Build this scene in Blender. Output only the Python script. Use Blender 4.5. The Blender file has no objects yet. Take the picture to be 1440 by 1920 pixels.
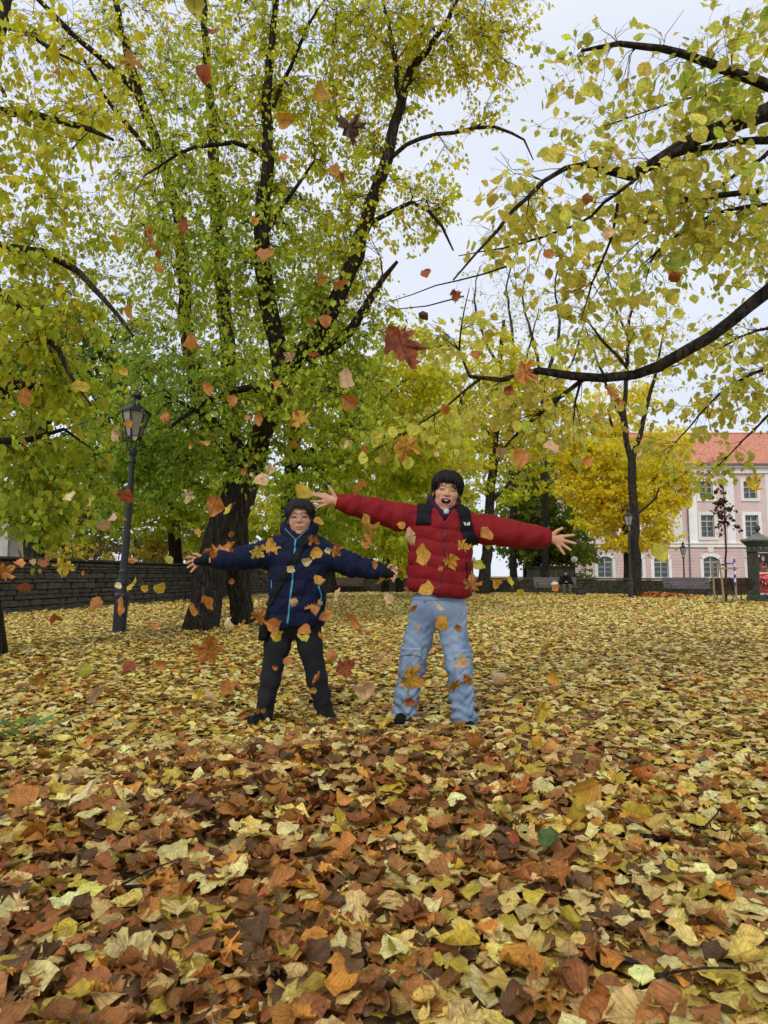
import bpy, math, random
import numpy as np
from mathutils import Matrix, Vector
rng = np.random.default_rng(7)
random.seed(7)
SC = bpy.context.scene
COL = SC.collection

# ------------------------------------------------------------------ camera
F_PX, W_PX, H_PX = 1280.0, 1440.0, 1920.0
CAM_H = 0.98
HORIZON = 1080.0
PITCH = math.atan((HORIZON - 960.0) / F_PX)
cam_data = bpy.data.cameras.new('camera')
cam = bpy.data.objects.new('camera', cam_data)
COL.objects.link(cam)
cam.location = (0, 0, CAM_H)
cam.rotation_euler = (math.pi / 2 + PITCH, 0, 0)
cam_data.sensor_fit = 'VERTICAL'
cam_data.sensor_height = 36.0
cam_data.sensor_width = 27.0
cam_data.lens = 24.0
cam_data.clip_start = 0.05
cam_data.clip_end = 3000
cam_data.dof.use_dof = True
cam_data.dof.focus_distance = 4.6
cam_data.dof.aperture_fstop = 7.0
SC.camera = cam

# ------------------------------------------------------------------ sky and sun (overcast)
SUN_EL, SUN_AZ = math.radians(42), math.radians(200)
world = bpy.data.worlds.new('World')
SC.world = world
world.use_nodes = True
wn, wl = world.node_tree.nodes, world.node_tree.links
wn.clear()
w_out = wn.new('ShaderNodeOutputWorld')
w_bg = wn.new('ShaderNodeBackground')
w_bg.inputs['Strength'].default_value = 0.1
w_sky = wn.new('ShaderNodeTexSky')
w_sky.sky_type = 'NISHITA'
w_sky.sun_disc = False
w_sky.sun_elevation = SUN_EL
w_sky.sun_rotation = SUN_AZ
w_tc = wn.new('ShaderNodeTexCoord')
w_map = wn.new('ShaderNodeMapping')
w_map.inputs['Scale'].default_value = (1.0, 1.0, 2.6)
w_noise = wn.new('ShaderNodeTexNoise')
w_noise.inputs['Scale'].default_value = 2.2
w_noise.inputs['Detail'].default_value = 5.0
w_ramp = wn.new('ShaderNodeValToRGB')
w_ramp.color_ramp.elements[0].position = 0.3
w_ramp.color_ramp.elements[0].color = (7.2, 7.7, 8.9, 1)
w_ramp.color_ramp.elements[1].position = 0.7
w_ramp.color_ramp.elements[1].color = (8.6, 8.9, 9.7, 1)
w_mix = wn.new('ShaderNodeMixRGB')
w_mix.inputs['Fac'].default_value = 0.9
wl.new(w_tc.outputs['Generated'], w_map.inputs['Vector'])
wl.new(w_map.outputs['Vector'], w_noise.inputs['Vector'])
wl.new(w_noise.outputs['Fac'], w_ramp.inputs['Fac'])
wl.new(w_sky.outputs['Color'], w_mix.inputs['Color1'])
wl.new(w_ramp.outputs['Color'], w_mix.inputs['Color2'])
wl.new(w_mix.outputs['Color'], w_bg.inputs['Color'])
wl.new(w_bg.outputs['Background'], w_out.inputs['Surface'])
sun_d = bpy.data.lights.new('sun', 'SUN')
sun_d.energy = 1.4
sun_d.angle = math.radians(18)
sun_d.color = (1.0, 0.93, 0.82)
sun = bpy.data.objects.new('sun', sun_d)
COL.objects.link(sun)
# the sun stands behind the camera's left shoulder
_sd = Vector((math.sin(SUN_AZ) * math.cos(SUN_EL), math.cos(SUN_AZ) * math.cos(SUN_EL), math.sin(SUN_EL)))
sun.rotation_euler = _sd.to_track_quat('Z', 'Y').to_euler()
sun.location = _sd * 60
SC.view_settings.view_transform = 'Standard'
SC.view_settings.look = 'None'
SC.view_settings.exposure = 0.16
SC.view_settings.gamma = 1.0
SC.render.engine = 'CYCLES'
SC.cycles.max_bounces = 7
SC.cycles.diffuse_bounces = 4
SC.cycles.transmission_bounces = 5
SC.cycles.use_denoising = True

# ------------------------------------------------------------------ helpers
_st, _ct = math.sin(PITCH), math.cos(PITCH)

def P(px, py, d):
    """world point seen at photo pixel (px, py) whose distance along the ground axis is d metres"""
    u, v = (px - 720.0) / F_PX, -(py - 960.0) / F_PX
    dy = _ct - v * _st
    t = d / dy
    return np.array([u * t, d, CAM_H + (_st + v * _ct) * t])

def lobe_r(rpx, d):
    return rpx * d / F_PX

def mesh_arrays(name, V, T, smooth=False):
    """triangles or quads as an int array"""
    V = np.asarray(V, np.float32); T = np.asarray(T, np.int32)
    m = bpy.data.meshes.new(name)
    n = T.shape[1]
    m.vertices.add(len(V)); m.vertices.foreach_set('co', V.ravel())
    m.loops.add(T.size); m.loops.foreach_set('vertex_index', T.ravel())
    m.polygons.add(len(T))
    m.polygons.foreach_set('loop_start', np.arange(0, T.size, n, dtype=np.int32))
    m.polygons.foreach_set('loop_total', np.full(len(T), n, np.int32))
    if smooth:
        m.polygons.foreach_set('use_smooth', np.ones(len(T), bool))
    m.update(calc_edges=True)
    m.validate()
    return m

def attr_col(m, C, name='col'):
    a = m.attributes.new(name, 'FLOAT_COLOR', 'POINT')
    C = np.asarray(C, np.float32)
    if C.shape[1] == 3:
        C = np.concatenate([C, np.ones((len(C), 1), np.float32)], 1)
    a.data.foreach_set('color', np.ascontiguousarray(C).ravel())

def attr_vec(m, U, name='luv'):
    a = m.attributes.new(name, 'FLOAT_VECTOR', 'POINT')
    a.data.foreach_set('vector', np.ascontiguousarray(np.asarray(U, np.float32)).ravel())

def link(name, mesh, mat=None, parent=None, loc=None, rot=None):
    o = bpy.data.objects.new(name, mesh)
    COL.objects.link(o)
    if mat is not None and mesh is not None and len(mesh.materials) == 0:
        mesh.materials.append(mat)
    if parent is not None: o.parent = parent
    if loc is not None: o.location = loc
    if rot is not None: o.rotation_euler = rot
    return o

def tag(o, label=None, cat=None, group=None, kind=None):
    if label: o['label'] = label
    if cat: o['category'] = cat
    if group: o['group'] = group
    if kind: o['kind'] = kind
    return o

def empty(name, loc=(0, 0, 0), rotz=0.0):
    o = bpy.data.objects.new(name, None)
    o.empty_display_size = 0.2
    COL.objects.link(o)
    o.location = loc; o.rotation_euler = (0, 0, rotz)
    return o

def copy_tree(o, parent=None):
    c = o.copy(); COL.objects.link(c); c.parent = parent
    for ch in list(o.children): copy_tree(ch, c)
    return c

class MB:
    """collects boxes, tubes, lathes and polygons; build() links them as one mesh object"""
    def __init__(s): s.v = []; s.f = []
    def add(s, V, Fc):
        o = len(s.v)
        s.v += [tuple(map(float, p)) for p in V]; s.f += [tuple(o + i for i in f) for f in Fc]
        return s
    def box(s, c, size, R=None, taper=1.0, bev=0.0):
        hx, hy, hz = size[0] / 2, size[1] / 2, size[2] / 2
        if bev > 0:
            b = min(bev, hx * .9, hy * .9, hz * .9); V = []
            for sx in (-1, 1):
                for sy in (-1, 1):
                    for sz in (-1, 1):
                        V += [(sx * hx, sy * (hy - b), sz * (hz - b)), (sx * (hx - b), sy * hy, sz * (hz - b)), (sx * (hx - b), sy * (hy - b), sz * hz)]
            I = lambda x, y, z, k: ((x * 2 + y) * 2 + z) * 3 + k
            Fc = []
            for a in (0, 1):
                q = [I(a, 0, 0, 0), I(a, 1, 0, 0), I(a, 1, 1, 0), I(a, 0, 1, 0)]; Fc.append(q if a else q[::-1])
                q = [I(0, a, 0, 1), I(1, a, 0, 1), I(1, a, 1, 1), I(0, a, 1, 1)]; Fc.append(q[::-1] if a else q)
                q = [I(0, 0, a, 2), I(1, 0, a, 2), I(1, 1, a, 2), I(0, 1, a, 2)]; Fc.append(q if a else q[::-1])
            for a in (0, 1):
                for b2 in (0, 1):
                    Fc.append((I(0, a, b2, 1), I(1, a, b2, 1), I(1, a, b2, 2), I(0, a, b2, 2)))
                    Fc.append((I(a, 0, b2, 0), I(a, 1, b2, 0), I(a, 1, b2, 2), I(a, 0, b2, 2)))
                    Fc.append((I(a, b2, 0, 0), I(a, b2, 1, 0), I(a, b2, 1, 1), I(a, b2, 0, 1)))
            for a in (0, 1):
                for b2 in (0, 1):
                    for c2 in (0, 1):
                        Fc.append((I(a, b2, c2, 0), I(a, b2, c2, 1), I(a, b2, c2, 2)))
        else:
            V = [(-hx, -hy, -hz), (hx, -hy, -hz), (hx, hy, -hz), (-hx, hy, -hz), (-hx * taper, -hy * taper, hz), (hx * taper, -hy * taper, hz), (hx * taper, hy * taper, hz), (-hx * taper, hy * taper, hz)]
            Fc = [(3, 2, 1, 0), (4, 5, 6, 7), (0, 1, 5, 4), (1, 2, 6, 5), (2, 3, 7, 6), (3, 0, 4, 7)]
        V = np.array(V, float)
        if R is not None: V = V @ np.array(R).T
        return s.add(V + np.array(c, float), Fc)
    def bar(s, a, b, w, h=None, up=(0, 0, 1)):
        a = np.array(a, float); b = np.array(b, float); d = b - a; L = np.linalg.norm(d); d /= L
        up = np.array(up, float)
        if abs(d @ up) > .97: up = np.array([1., 0, 0])
        x = np.cross(d, up); x /= np.linalg.norm(x); z = np.cross(x, d)
        return s.box((a + b) / 2, (w, L, h or w), np.stack([x, d, z], 1))
    def tube(s, pts, r, n=8, cap=True):
        V, Fc = tube_arrays(np.array(pts, float), np.broadcast_to(np.array(r, float), (len(pts),)), n)
        k = len(pts)
        Fl = [tuple(f) for f in Fc]
        if cap: Fl += [tuple(range(n))[::-1], tuple((k - 1) * n + i for i in range(n))]
        return s.add(V, Fl)
    def lathe(s, prof, n=16, c=(0, 0, 0), rot=0.0, cap=True):
        a = np.arange(n) * 2 * math.pi / n + rot
        V = [(c[0] + r * math.cos(t), c[1] + r * math.sin(t), c[2] + z) for r, z in prof for t in a]
        Fc = [(i * n + j, i * n + (j + 1) % n, (i + 1) * n + (j + 1) % n, (i + 1) * n + j) for i in range(len(prof) - 1) for j in range(n)]
        if cap: Fc += [tuple(range(n))[::-1], tuple((len(prof) - 1) * n + j for j in range(n))]
        return s.add(V, Fc)
    def prism(s, poly, y0, y1):
        """polygon in x,z pulled from y0 to y1"""
        n = len(poly)
        V = [(x, y0, z) for x, z in poly] + [(x, y1, z) for x, z in poly]
        Fc = [tuple(range(n)), tuple(range(2 * n - 1, n - 1, -1))] + [(i, i + n, (i + 1) % n + n, (i + 1) % n) for i in range(n)]
        return s.add(V, Fc)
    def ball(s, c, r, n=12, m=8):
        r = np.broadcast_to(np.array(r, float), (3,))
        V = [(c[0], c[1], c[2] - r[2])]
        for i in range(1, m):
            t = math.pi * i / m
            for j in range(n):
                p = 2 * math.pi * j / n
                V.append((c[0] + r[0] * math.sin(t) * math.cos(p), c[1] + r[1] * math.sin(t) * math.sin(p), c[2] - r[2] * math.cos(t)))
        V.append((c[0], c[1], c[2] + r[2]))
        Fc = [(0, 1 + (j + 1) % n, 1 + j) for j in range(n)]
        for i in range(m - 2):
            for j in range(n):
                a, b = 1 + i * n + j, 1 + i * n + (j + 1) % n
                Fc.append((a, b, b + n, a + n))
        e = len(V) - 1
        Fc += [(e, 1 + (m - 2) * n + j, 1 + (m - 2) * n + (j + 1) % n) for j in range(n)]
        return s.add(V, Fc)
    def mesh(s, name, smooth=False):
        m = bpy.data.meshes.new(name); m.from_pydata(s.v, [], s.f); m.update()
        if smooth:
            m.polygons.foreach_set('use_smooth', np.ones(len(m.polygons), bool))
        return m
    def build(s, name, mat, parent=None, smooth=False, loc=None, rot=None):
        return link(name, s.mesh(name, smooth), mat, parent, loc, rot)

def tube_arrays(pts, rad, n):
    k = len(pts)
    tan = np.gradient(pts, axis=0); tan /= np.linalg.norm(tan, axis=1, keepdims=True) + 1e-9
    ref = np.array([0.0, 0, 1.0]) if abs(tan[0, 2]) < 0.9 else np.array([1.0, 0, 0])
    u = np.cross(tan, ref); nu = np.linalg.norm(u, axis=1, keepdims=True)
    bad = nu[:, 0] < 0.1
    if bad.any():
        u[bad] = np.cross(tan[bad], np.array([0.3, 1.0, 0])); nu = np.linalg.norm(u, axis=1, keepdims=True)
    u /= nu; w = np.cross(tan, u)
    a = np.arange(n) * 2 * math.pi / n
    V = pts[:, None, :] + rad[:, None, None] * (np.cos(a)[None, :, None] * u[:, None, :] + np.sin(a)[None, :, None] * w[:, None, :])
    i = np.arange(k - 1)[:, None]; j = np.arange(n)[None, :]; j2 = (j + 1) % n
    Q = np.stack([i * n + j, i * n + j2, (i + 1) * n + j2, (i + 1) * n + j], -1).reshape(-1, 4)
    return V.reshape(-1, 3), Q

# ------------------------------------------------------------------ materials
def new_mat(name):
    m = bpy.data.materials.new(name); m.use_nodes = True
    nt = m.node_tree
    return m, nt.nodes, nt.links, nt.nodes['Principled BSDF']

def surf(name, c1, c2, scale=6.0, rough=0.8, bump=0.3, bscale=None, metal=0.0, spec=0.3, stretch=(1, 1, 1), detail=6, dist=0.02, extra=None, coords='Object'):
    """two-colour noise with a fine relief"""
    m, n, l, b = new_mat(name)
    tc = n.new('ShaderNodeTexCoord'); mp = n.new('ShaderNodeMapping'); mp.inputs['Scale'].default_value = stretch
    l.new(tc.outputs[coords], mp.inputs['Vector'])
    nz = n.new('ShaderNodeTexNoise'); nz.inputs['Scale'].default_value = scale; nz.inputs['Detail'].default_value = detail
    nz.inputs['Roughness'].default_value = 0.62
    l.new(mp.outputs['Vector'], nz.inputs['Vector'])
    rp = n.new('ShaderNodeValToRGB')
    rp.color_ramp.elements[0].position = 0.34; rp.color_ramp.elements[0].color = (*c1, 1)
    rp.color_ramp.elements[1].position = 0.68; rp.color_ramp.elements[1].color = (*c2, 1)
    l.new(nz.outputs['Fac'], rp.inputs['Fac'])
    oi = n.new('ShaderNodeObjectInfo')
    hs = n.new('ShaderNodeHueSaturation')
    mr = n.new('ShaderNodeMapRange'); mr.inputs['To Min'].default_value = 0.86; mr.inputs['To Max'].default_value = 1.14
    l.new(oi.outputs['Random'], mr.inputs['Value']); l.new(mr.outputs['Result'], hs.inputs['Value'])
    l.new(rp.outputs['Color'], hs.inputs['Color']); l.new(hs.outputs['Color'], b.inputs['Base Color'])
    b.inputs['Roughness'].default_value = rough; b.inputs['Metallic'].default_value = metal
    b.inputs['Specular IOR Level'].default_value = spec
    if bump > 0:
        n2 = n.new('ShaderNodeTexNoise'); n2.inputs['Scale'].default_value = bscale or scale * 4; n2.inputs['Detail'].default_value = 5
        l.new(mp.outputs['Vector'], n2.inputs['Vector'])
        bp = n.new('ShaderNodeBump'); bp.inputs['Strength'].default_value = bump; bp.inputs['Distance'].default_value = dist
        l.new(n2.outputs['Fac'], bp.inputs['Height']); l.new(bp.outputs['Normal'], b.inputs['Normal'])
    return m

def leaf_mat(name, source, transl=0.4, veins=False, rough=0.55, spec=0.25):
    m, n, l, b = new_mat(name)
    if source == 'object':
        s = n.new('ShaderNodeObjectInfo'); colr = s.outputs['Color']
    else:
        s = n.new('ShaderNodeAttribute'); s.attribute_name = 'col'; colr = s.outputs['Color']
    if veins:
        a = n.new('ShaderNodeAttribute'); a.attribute_name = 'luv'
        sp = n.new('ShaderNodeSeparateXYZ'); l.new(a.outputs['Vector'], sp.inputs['Vector'])
        ab = n.new('ShaderNodeMath'); ab.operation = 'ABSOLUTE'; l.new(sp.outputs['X'], ab.inputs[0])
        # side veins leave the midrib at a slant
        k = n.new('ShaderNodeMath'); k.operation = 'MULTIPLY'; k.inputs[1].default_value = 0.75; l.new(ab.outputs[0], k.inputs[0])
        d = n.new('ShaderNodeMath'); d.operation = 'SUBTRACT'; l.new(sp.outputs['Y'], d.inputs[0]); l.new(k.outputs[0], d.inputs[1])
        q = n.new('ShaderNodeMath'); q.operation = 'MULTIPLY'; q.inputs[1].default_value = 7.0; l.new(d.outputs[0], q.inputs[0])
        fr = n.new('ShaderNodeMath'); fr.operation = 'PINGPONG'; fr.inputs[1].default_value = 0.5; l.new(q.outputs[0], fr.inputs[0])
        mn = n.new('ShaderNodeMath'); mn.operation = 'MULTIPLY'; mn.inputs[1].default_value = 3.0; l.new(ab.outputs[0], mn.inputs[0])
        mm = n.new('ShaderNodeMath'); mm.operation = 'MINIMUM'; l.new(fr.outputs[0], mm.inputs[0]); l.new(mn.outputs[0], mm.inputs[1])
        vr = n.new('ShaderNodeMapRange'); vr.inputs['From Min'].default_value = 0.02; vr.inputs['From Max'].default_value = 0.16
        l.new(mm.outputs[0], vr.inputs['Value'])
        geo = n.new('ShaderNodeNewGeometry')
        nz = n.new('ShaderNodeTexNoise'); nz.inputs['Scale'].default_value = 55; nz.inputs['Detail'].default_value = 4
        l.new(geo.outputs['Position'], nz.inputs['Vector'])
        n3 = n.new('ShaderNodeTexNoise'); n3.inputs['Scale'].default_value = 190; n3.inputs['Detail'].default_value = 2
        l.new(geo.outputs['Position'], n3.inputs['Vector'])
        hs = n.new('ShaderNodeHueSaturation'); l.new(colr, hs.inputs['Color'])
        m1 = n.new('ShaderNodeMapRange'); m1.inputs['From Min'].default_value = 0.3; m1.inputs['From Max'].default_value = 0.7
        m1.inputs['To Min'].default_value = 0.72; m1.inputs['To Max'].default_value = 1.3; l.new(nz.outputs['Fac'], m1.inputs['Value'])
        m2 = n.new('ShaderNodeMapRange'); m2.inputs['To Min'].default_value = 0.74; m2.inputs['To Max'].default_value = 1.0; l.new(vr.outputs['Result'], m2.inputs['Value'])
        m3 = n.new('ShaderNodeMath'); m3.operation = 'MULTIPLY'; l.new(m1.outputs['Result'], m3.inputs[0]); l.new(m2.outputs['Result'], m3.inputs[1])
        l.new(m3.outputs[0], hs.inputs['Value'])
        sp2 = n.new('ShaderNodeMapRange'); sp2.inputs['From Min'].default_value = 0.66; sp2.inputs['From Max'].default_value = 0.72; l.new(n3.outputs['Fac'], sp2.inputs['Value'])
        mx = n.new('ShaderNodeMixRGB'); mx.inputs['Color2'].default_value = (0.07, 0.035, 0.015, 1)
        l.new(sp2.outputs['Result'], mx.inputs['Fac']); l.new(hs.outputs['Color'], mx.inputs['Color1'])
        colr = mx.outputs['Color']
        bp = n.new('ShaderNodeBump'); bp.inputs['Strength'].default_value = 0.35; bp.inputs['Distance'].default_value = 0.004
        ad = n.new('ShaderNodeMath'); ad.operation = 'ADD'; l.new(vr.outputs['Result'], ad.inputs[0]); l.new(nz.outputs['Fac'], ad.inputs[1])
        l.new(ad.outputs[0], bp.inputs['Height']); l.new(bp.outputs['Normal'], b.inputs['Normal'])
    l.new(colr, b.inputs['Base Color'])
    b.inputs['Roughness'].default_value = rough; b.inputs['Specular IOR Level'].default_value = spec
    tr = n.new('ShaderNodeBsdfTranslucent'); l.new(colr, tr.inputs['Color'])
    mix = n.new('ShaderNodeMixShader'); mix.inputs['Fac'].default_value = transl
    l.new(b.outputs['BSDF'], mix.inputs[1]); l.new(tr.outputs['BSDF'], mix.inputs[2])
    l.new(mix.outputs['Shader'], n['Material Output'].inputs['Surface'])
    return m

M = {}
M['leaf'] = leaf_mat('tree_leaf', 'attr', 0.6)
M['leaf_near'] = leaf_mat('tree_leaf_near', 'attr', 0.6, veins=True)
M['leaf_obj_tree'] = leaf_mat('tree_leaf_single', 'object', 0.6, veins=True)
M['litter'] = leaf_mat('litter_leaf', 'attr', 0.12, veins=True, rough=0.5, spec=0.35)
M['litter_far'] = leaf_mat('litter_leaf_far', 'attr', 0.1, rough=0.55, spec=0.3)
M['leaf_obj'] = leaf_mat('loose_leaf', 'object', 0.25, veins=True, rough=0.5, spec=0.3)

def bark_mat(name, c1, c2):
    m, n, l, b = new_mat(name)
    tc = n.new('ShaderNodeTexCoord'); mp = n.new('ShaderNodeMapping'); mp.inputs['Scale'].default_value = (9, 9, 1.6)
    l.new(tc.outputs['Object'], mp.inputs['Vector'])
    nz = n.new('ShaderNodeTexNoise'); nz.inputs['Scale'].default_value = 1.6; nz.inputs['Detail'].default_value = 8; nz.inputs['Roughness'].default_value = 0.65
    l.new(mp.outputs['Vector'], nz.inputs['Vector'])
    vo = n.new('ShaderNodeTexVoronoi'); vo.feature = 'DISTANCE_TO_EDGE'; vo.inputs['Scale'].default_value = 1.8
    l.new(mp.outputs['Vector'], vo.inputs['Vector'])
    rp = n.new('ShaderNodeValToRGB'); rp.color_ramp.elements[0].position = 0.3; rp.color_ramp.elements[0].color = (*c1, 1)
    rp.color_ramp.elements[1].position = 0.75; rp.color_ramp.elements[1].color = (*c2, 1)
    l.new(nz.outputs['Fac'], rp.inputs['Fac']); l.new(rp.outputs['Color'], b.inputs['Base Color'])
    b.inputs['Roughness'].default_value = 0.9; b.inputs['Specular IOR Level'].default_value = 0.15
    mr = n.new('ShaderNodeMapRange'); mr.inputs['From Max'].default_value = 0.22; l.new(vo.outputs['Distance'], mr.inputs['Value'])
    ad = n.new('ShaderNodeMath'); ad.operation = 'ADD'; l.new(mr.outputs['Result'], ad.inputs[0]); l.new(nz.outputs['Fac'], ad.inputs[1])
    bp = n.new('ShaderNodeBump'); bp.inputs['Strength'].default_value = 1.0; bp.inputs['Distance'].default_value = 0.08
    l.new(ad.outputs[0], bp.inputs['Height']); l.new(bp.outputs['Normal'], b.inputs['Normal'])
    return m

M['bark'] = bark_mat('linden_bark', (0.014, 0.011, 0.009), (0.105, 0.088, 0.068))
M['bark_grey'] = bark_mat('grey_bark', (0.035, 0.034, 0.028), (0.11, 0.105, 0.085))
M['stone'] = surf('limestone', (0.04, 0.038, 0.032), (0.16, 0.148, 0.124), 5, 0.9, 0.7, 14, dist=0.03)
M['stone_dark'] = surf('mossy_dark_stone', (0.022, 0.023, 0.014), (0.085, 0.082, 0.055), 5, 0.9, 0.7, 14, dist=0.03)
M['mortar'] = surf('wall_joint', (0.012, 0.011, 0.009), (0.03, 0.028, 0.023), 9, 0.95, 0.5)
M['coping'] = surf('wall_coping', (0.035, 0.034, 0.028), (0.11, 0.103, 0.085), 4, 0.9, 0.6)
M['soil'] = surf('dark_soil', (0.018, 0.014, 0.01), (0.05, 0.038, 0.026), 12, 0.95, 0.8)
M['iron'] = surf('black_painted_iron', (0.012, 0.013, 0.016), (0.03, 0.032, 0.037), 14, 0.5, 0.15, 60, spec=0.5, dist=0.004)
M['pink'] = surf('pink_plaster', (0.66, 0.50, 0.475), (0.80, 0.645, 0.62), .7, 0.9, 0.15, 30)
M['white_plaster'] = surf('white_plaster', (0.72, 0.72, 0.71), (0.82, 0.82, 0.81), 1.5, 0.85, 0.12, 30)
M['grey_plaster'] = surf('pale_plaster', (0.55, 0.55, 0.52), (0.68, 0.68, 0.65), 1.2, 0.9, 0.1, 30)
M['window_paint'] = surf('grey_green_window_paint', (0.36, 0.41, 0.36), (0.46, 0.51, 0.46), 6, 0.6, 0.05)
M['zinc'] = surf('dark_zinc', (0.10, 0.10, 0.12), (0.17, 0.17, 0.2), 4, 0.5, 0.05)
M['rooftile'] = surf('red_roof_tile', (0.40, 0.15, 0.095), (0.66, 0.31, 0.21), 2.2, 0.85, 0.5, 8, stretch=(3, 1, 1), dist=0.05)
m_, n_, l_, b_ = new_mat('window_glass'); b_.inputs['Base Color'].default_value = (0.035, 0.045, 0.05, 1); b_.inputs['Roughness'].default_value = 0.06; b_.inputs['Specular IOR Level'].default_value = 0.9
M['glass'] = m_
nz_ = n_.new('ShaderNodeTexNoise'); nz_.inputs['Scale'].default_value = 1.4
bp_ = n_.new('ShaderNodeBump'); bp_.inputs['Strength'].default_value = 0.06; l_.new(nz_.outputs['Fac'], bp_.inputs['Height']); l_.new(bp_.outputs['Normal'], b_.inputs['Normal'])
M['lampglass'] = surf('milky_lamp_glass', (0.30, 0.31, 0.28), (0.40, 0.41, 0.38), 3, 0.35, 0.03, spec=0.5)
M['bench_wood'] = surf('weathered_bench_slat', (0.085, 0.075, 0.075), (0.16, 0.145, 0.145), 3, 0.6, 0.3, 20, stretch=(1, 8, 8))
M['bench_brown'] = surf('brown_bench_slat', (0.045, 0.028, 0.018), (0.10, 0.062, 0.04), 3, 0.6, 0.3, 20, stretch=(8, 1, 8))
M['stake'] = surf('raw_wood_stake', (0.24, 0.17, 0.09), (0.42, 0.32, 0.19), 5, 0.85, 0.4, 20, stretch=(4, 4, 0.6))
M['bronze'] = surf('dark_green_metal', (0.035, 0.04, 0.03), (0.085, 0.09, 0.07), 6, 0.6, 0.3, 25)
M['pillar_roof'] = surf('grey_green_roof_sheet', (0.11, 0.115, 0.10), (0.22, 0.22, 0.20), 5, 0.6, 0.2, 20)

def plain(name, c, rough=0.7, var=0.12, bump=0.1, scale=20, spec=0.3, **k):
    return surf(name, tuple(x * (1 - var) for x in c), tuple(x * (1 + var) for x in c), scale, rough, bump, spec=spec, **k)
# ------------------------------------------------------------------ ground
def vnoise(x, y, s, seed=0.0):
    return (np.sin(x * s + 1.7 * np.sin(y * s * 0.7 + seed) + seed) + np.sin(y * s * 1.3 + 1.3 * np.sin(x * s * 0.9 - seed) + 2.1 * seed) + np.sin((x + y) * s * 0.6 + seed * 3.3)) / 3.0

def ground_h(x, y):
    x = np.asarray(x, float); y = np.asarray(y, float)
    near = np.exp(-((x / 16.0) ** 2 + ((y - 5) / 16.0) ** 2))
    h = near * (0.02 * vnoise(x, y, 0.9, 1.0) + 0.012 * vnoise(x, y, 2.7, 4.0))
    h = h + 0.13 * np.exp(-(((x + 0.05) / 1.15) ** 2 + ((y - 3.25) / 0.75) ** 2))      # the heap the leaves were thrown from
    h = h + 0.01 * np.exp(-(((x + 0.1) / 1.25) ** 2 + ((y - 4.42) / 0.34) ** 2))       # drifted round the feet
    h = h + 0.05 * np.exp(-(((x + 1.6) / 0.9) ** 2 + ((y - 2.6) / 0.7) ** 2))
    h = h + 0.16 * np.exp(-(((x - 12.6) / 1.1) ** 2 + ((y - 31.6) / 0.8) ** 2))        # raked heap by the far wall
    h = h + 0.05 * np.exp(-(((x + 3.1) / 1.3) ** 2 + ((y - 12.6) / 1.3) ** 2))         # round the big trunk
    return h

gx = np.concatenate([[-900, -300, -120, -60, -35], np.linspace(-22, -6.2, 26), np.linspace(-6, 6, 81), np.linspace(6.2, 22, 26), [35, 60, 120, 300, 900]])
gy = np.concatenate([[-900, -200, -50, -15, -6, -2], np.linspace(-1, 9, 81), np.linspace(9.3, 45, 70), [55, 75, 120, 300, 900, 2000]])
GX, GY = np.meshgrid(gx, gy, indexing='ij')
V = np.stack([GX, GY, ground_h(GX, GY) - 0.012], -1).reshape(-1, 3)
i, j = np.meshgrid(np.arange(len(gx) - 1), np.arange(len(gy) - 1), indexing='ij')
a = (i * len(gy) + j).ravel()
Q = np.stack([a, a + len(gy), a + len(gy) + 1, a + 1], 1)
def ground_mat():
    m, n, l, b = new_mat('leaf_covered_ground')
    g = n.new('ShaderNodeNewGeometry')
    vo = n.new('ShaderNodeTexVoronoi'); vo.inputs['Scale'].default_value = 11; l.new(g.outputs['Position'], vo.inputs['Vector'])
    sp = n.new('ShaderNodeSeparateColor'); l.new(vo.outputs['Color'], sp.inputs['Color'])
    rp = n.new('ShaderNodeValToRGB'); cr = rp.color_ramp
    cr.elements[0].position = 0.0; cr.elements[0].color = (0.05, 0.028, 0.012, 1)
    cr.elements[1].position = 1.0; cr.elements[1].color = (0.60, 0.45, 0.17, 1)
    for p, c in ((0.3, (0.12, 0.07, 0.025, 1)), (0.55, (0.26, 0.17, 0.05, 1)), (0.8, (0.40, 0.29, 0.08, 1))):
        e = cr.elements.new(p); e.color = c
    l.new(sp.outputs['Red'], rp.inputs['Fac']); l.new(rp.outputs['Color'], b.inputs['Base Color'])
    b.inputs['Roughness'].default_value = 0.85
    bp = n.new('ShaderNodeBump'); bp.inputs['Strength'].default_value = 0.8; bp.inputs['Distance'].default_value = 0.03
    l.new(vo.outputs['Distance'], bp.inputs['Height']); l.new(bp.outputs['Normal'], b.inputs['Normal'])
    return m
M['ground'] = ground_mat()
tag(link('ground', mesh_arrays('ground', V, Q, True), M['ground']), 'flat park ground hidden under autumn leaves', kind='structure')

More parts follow.
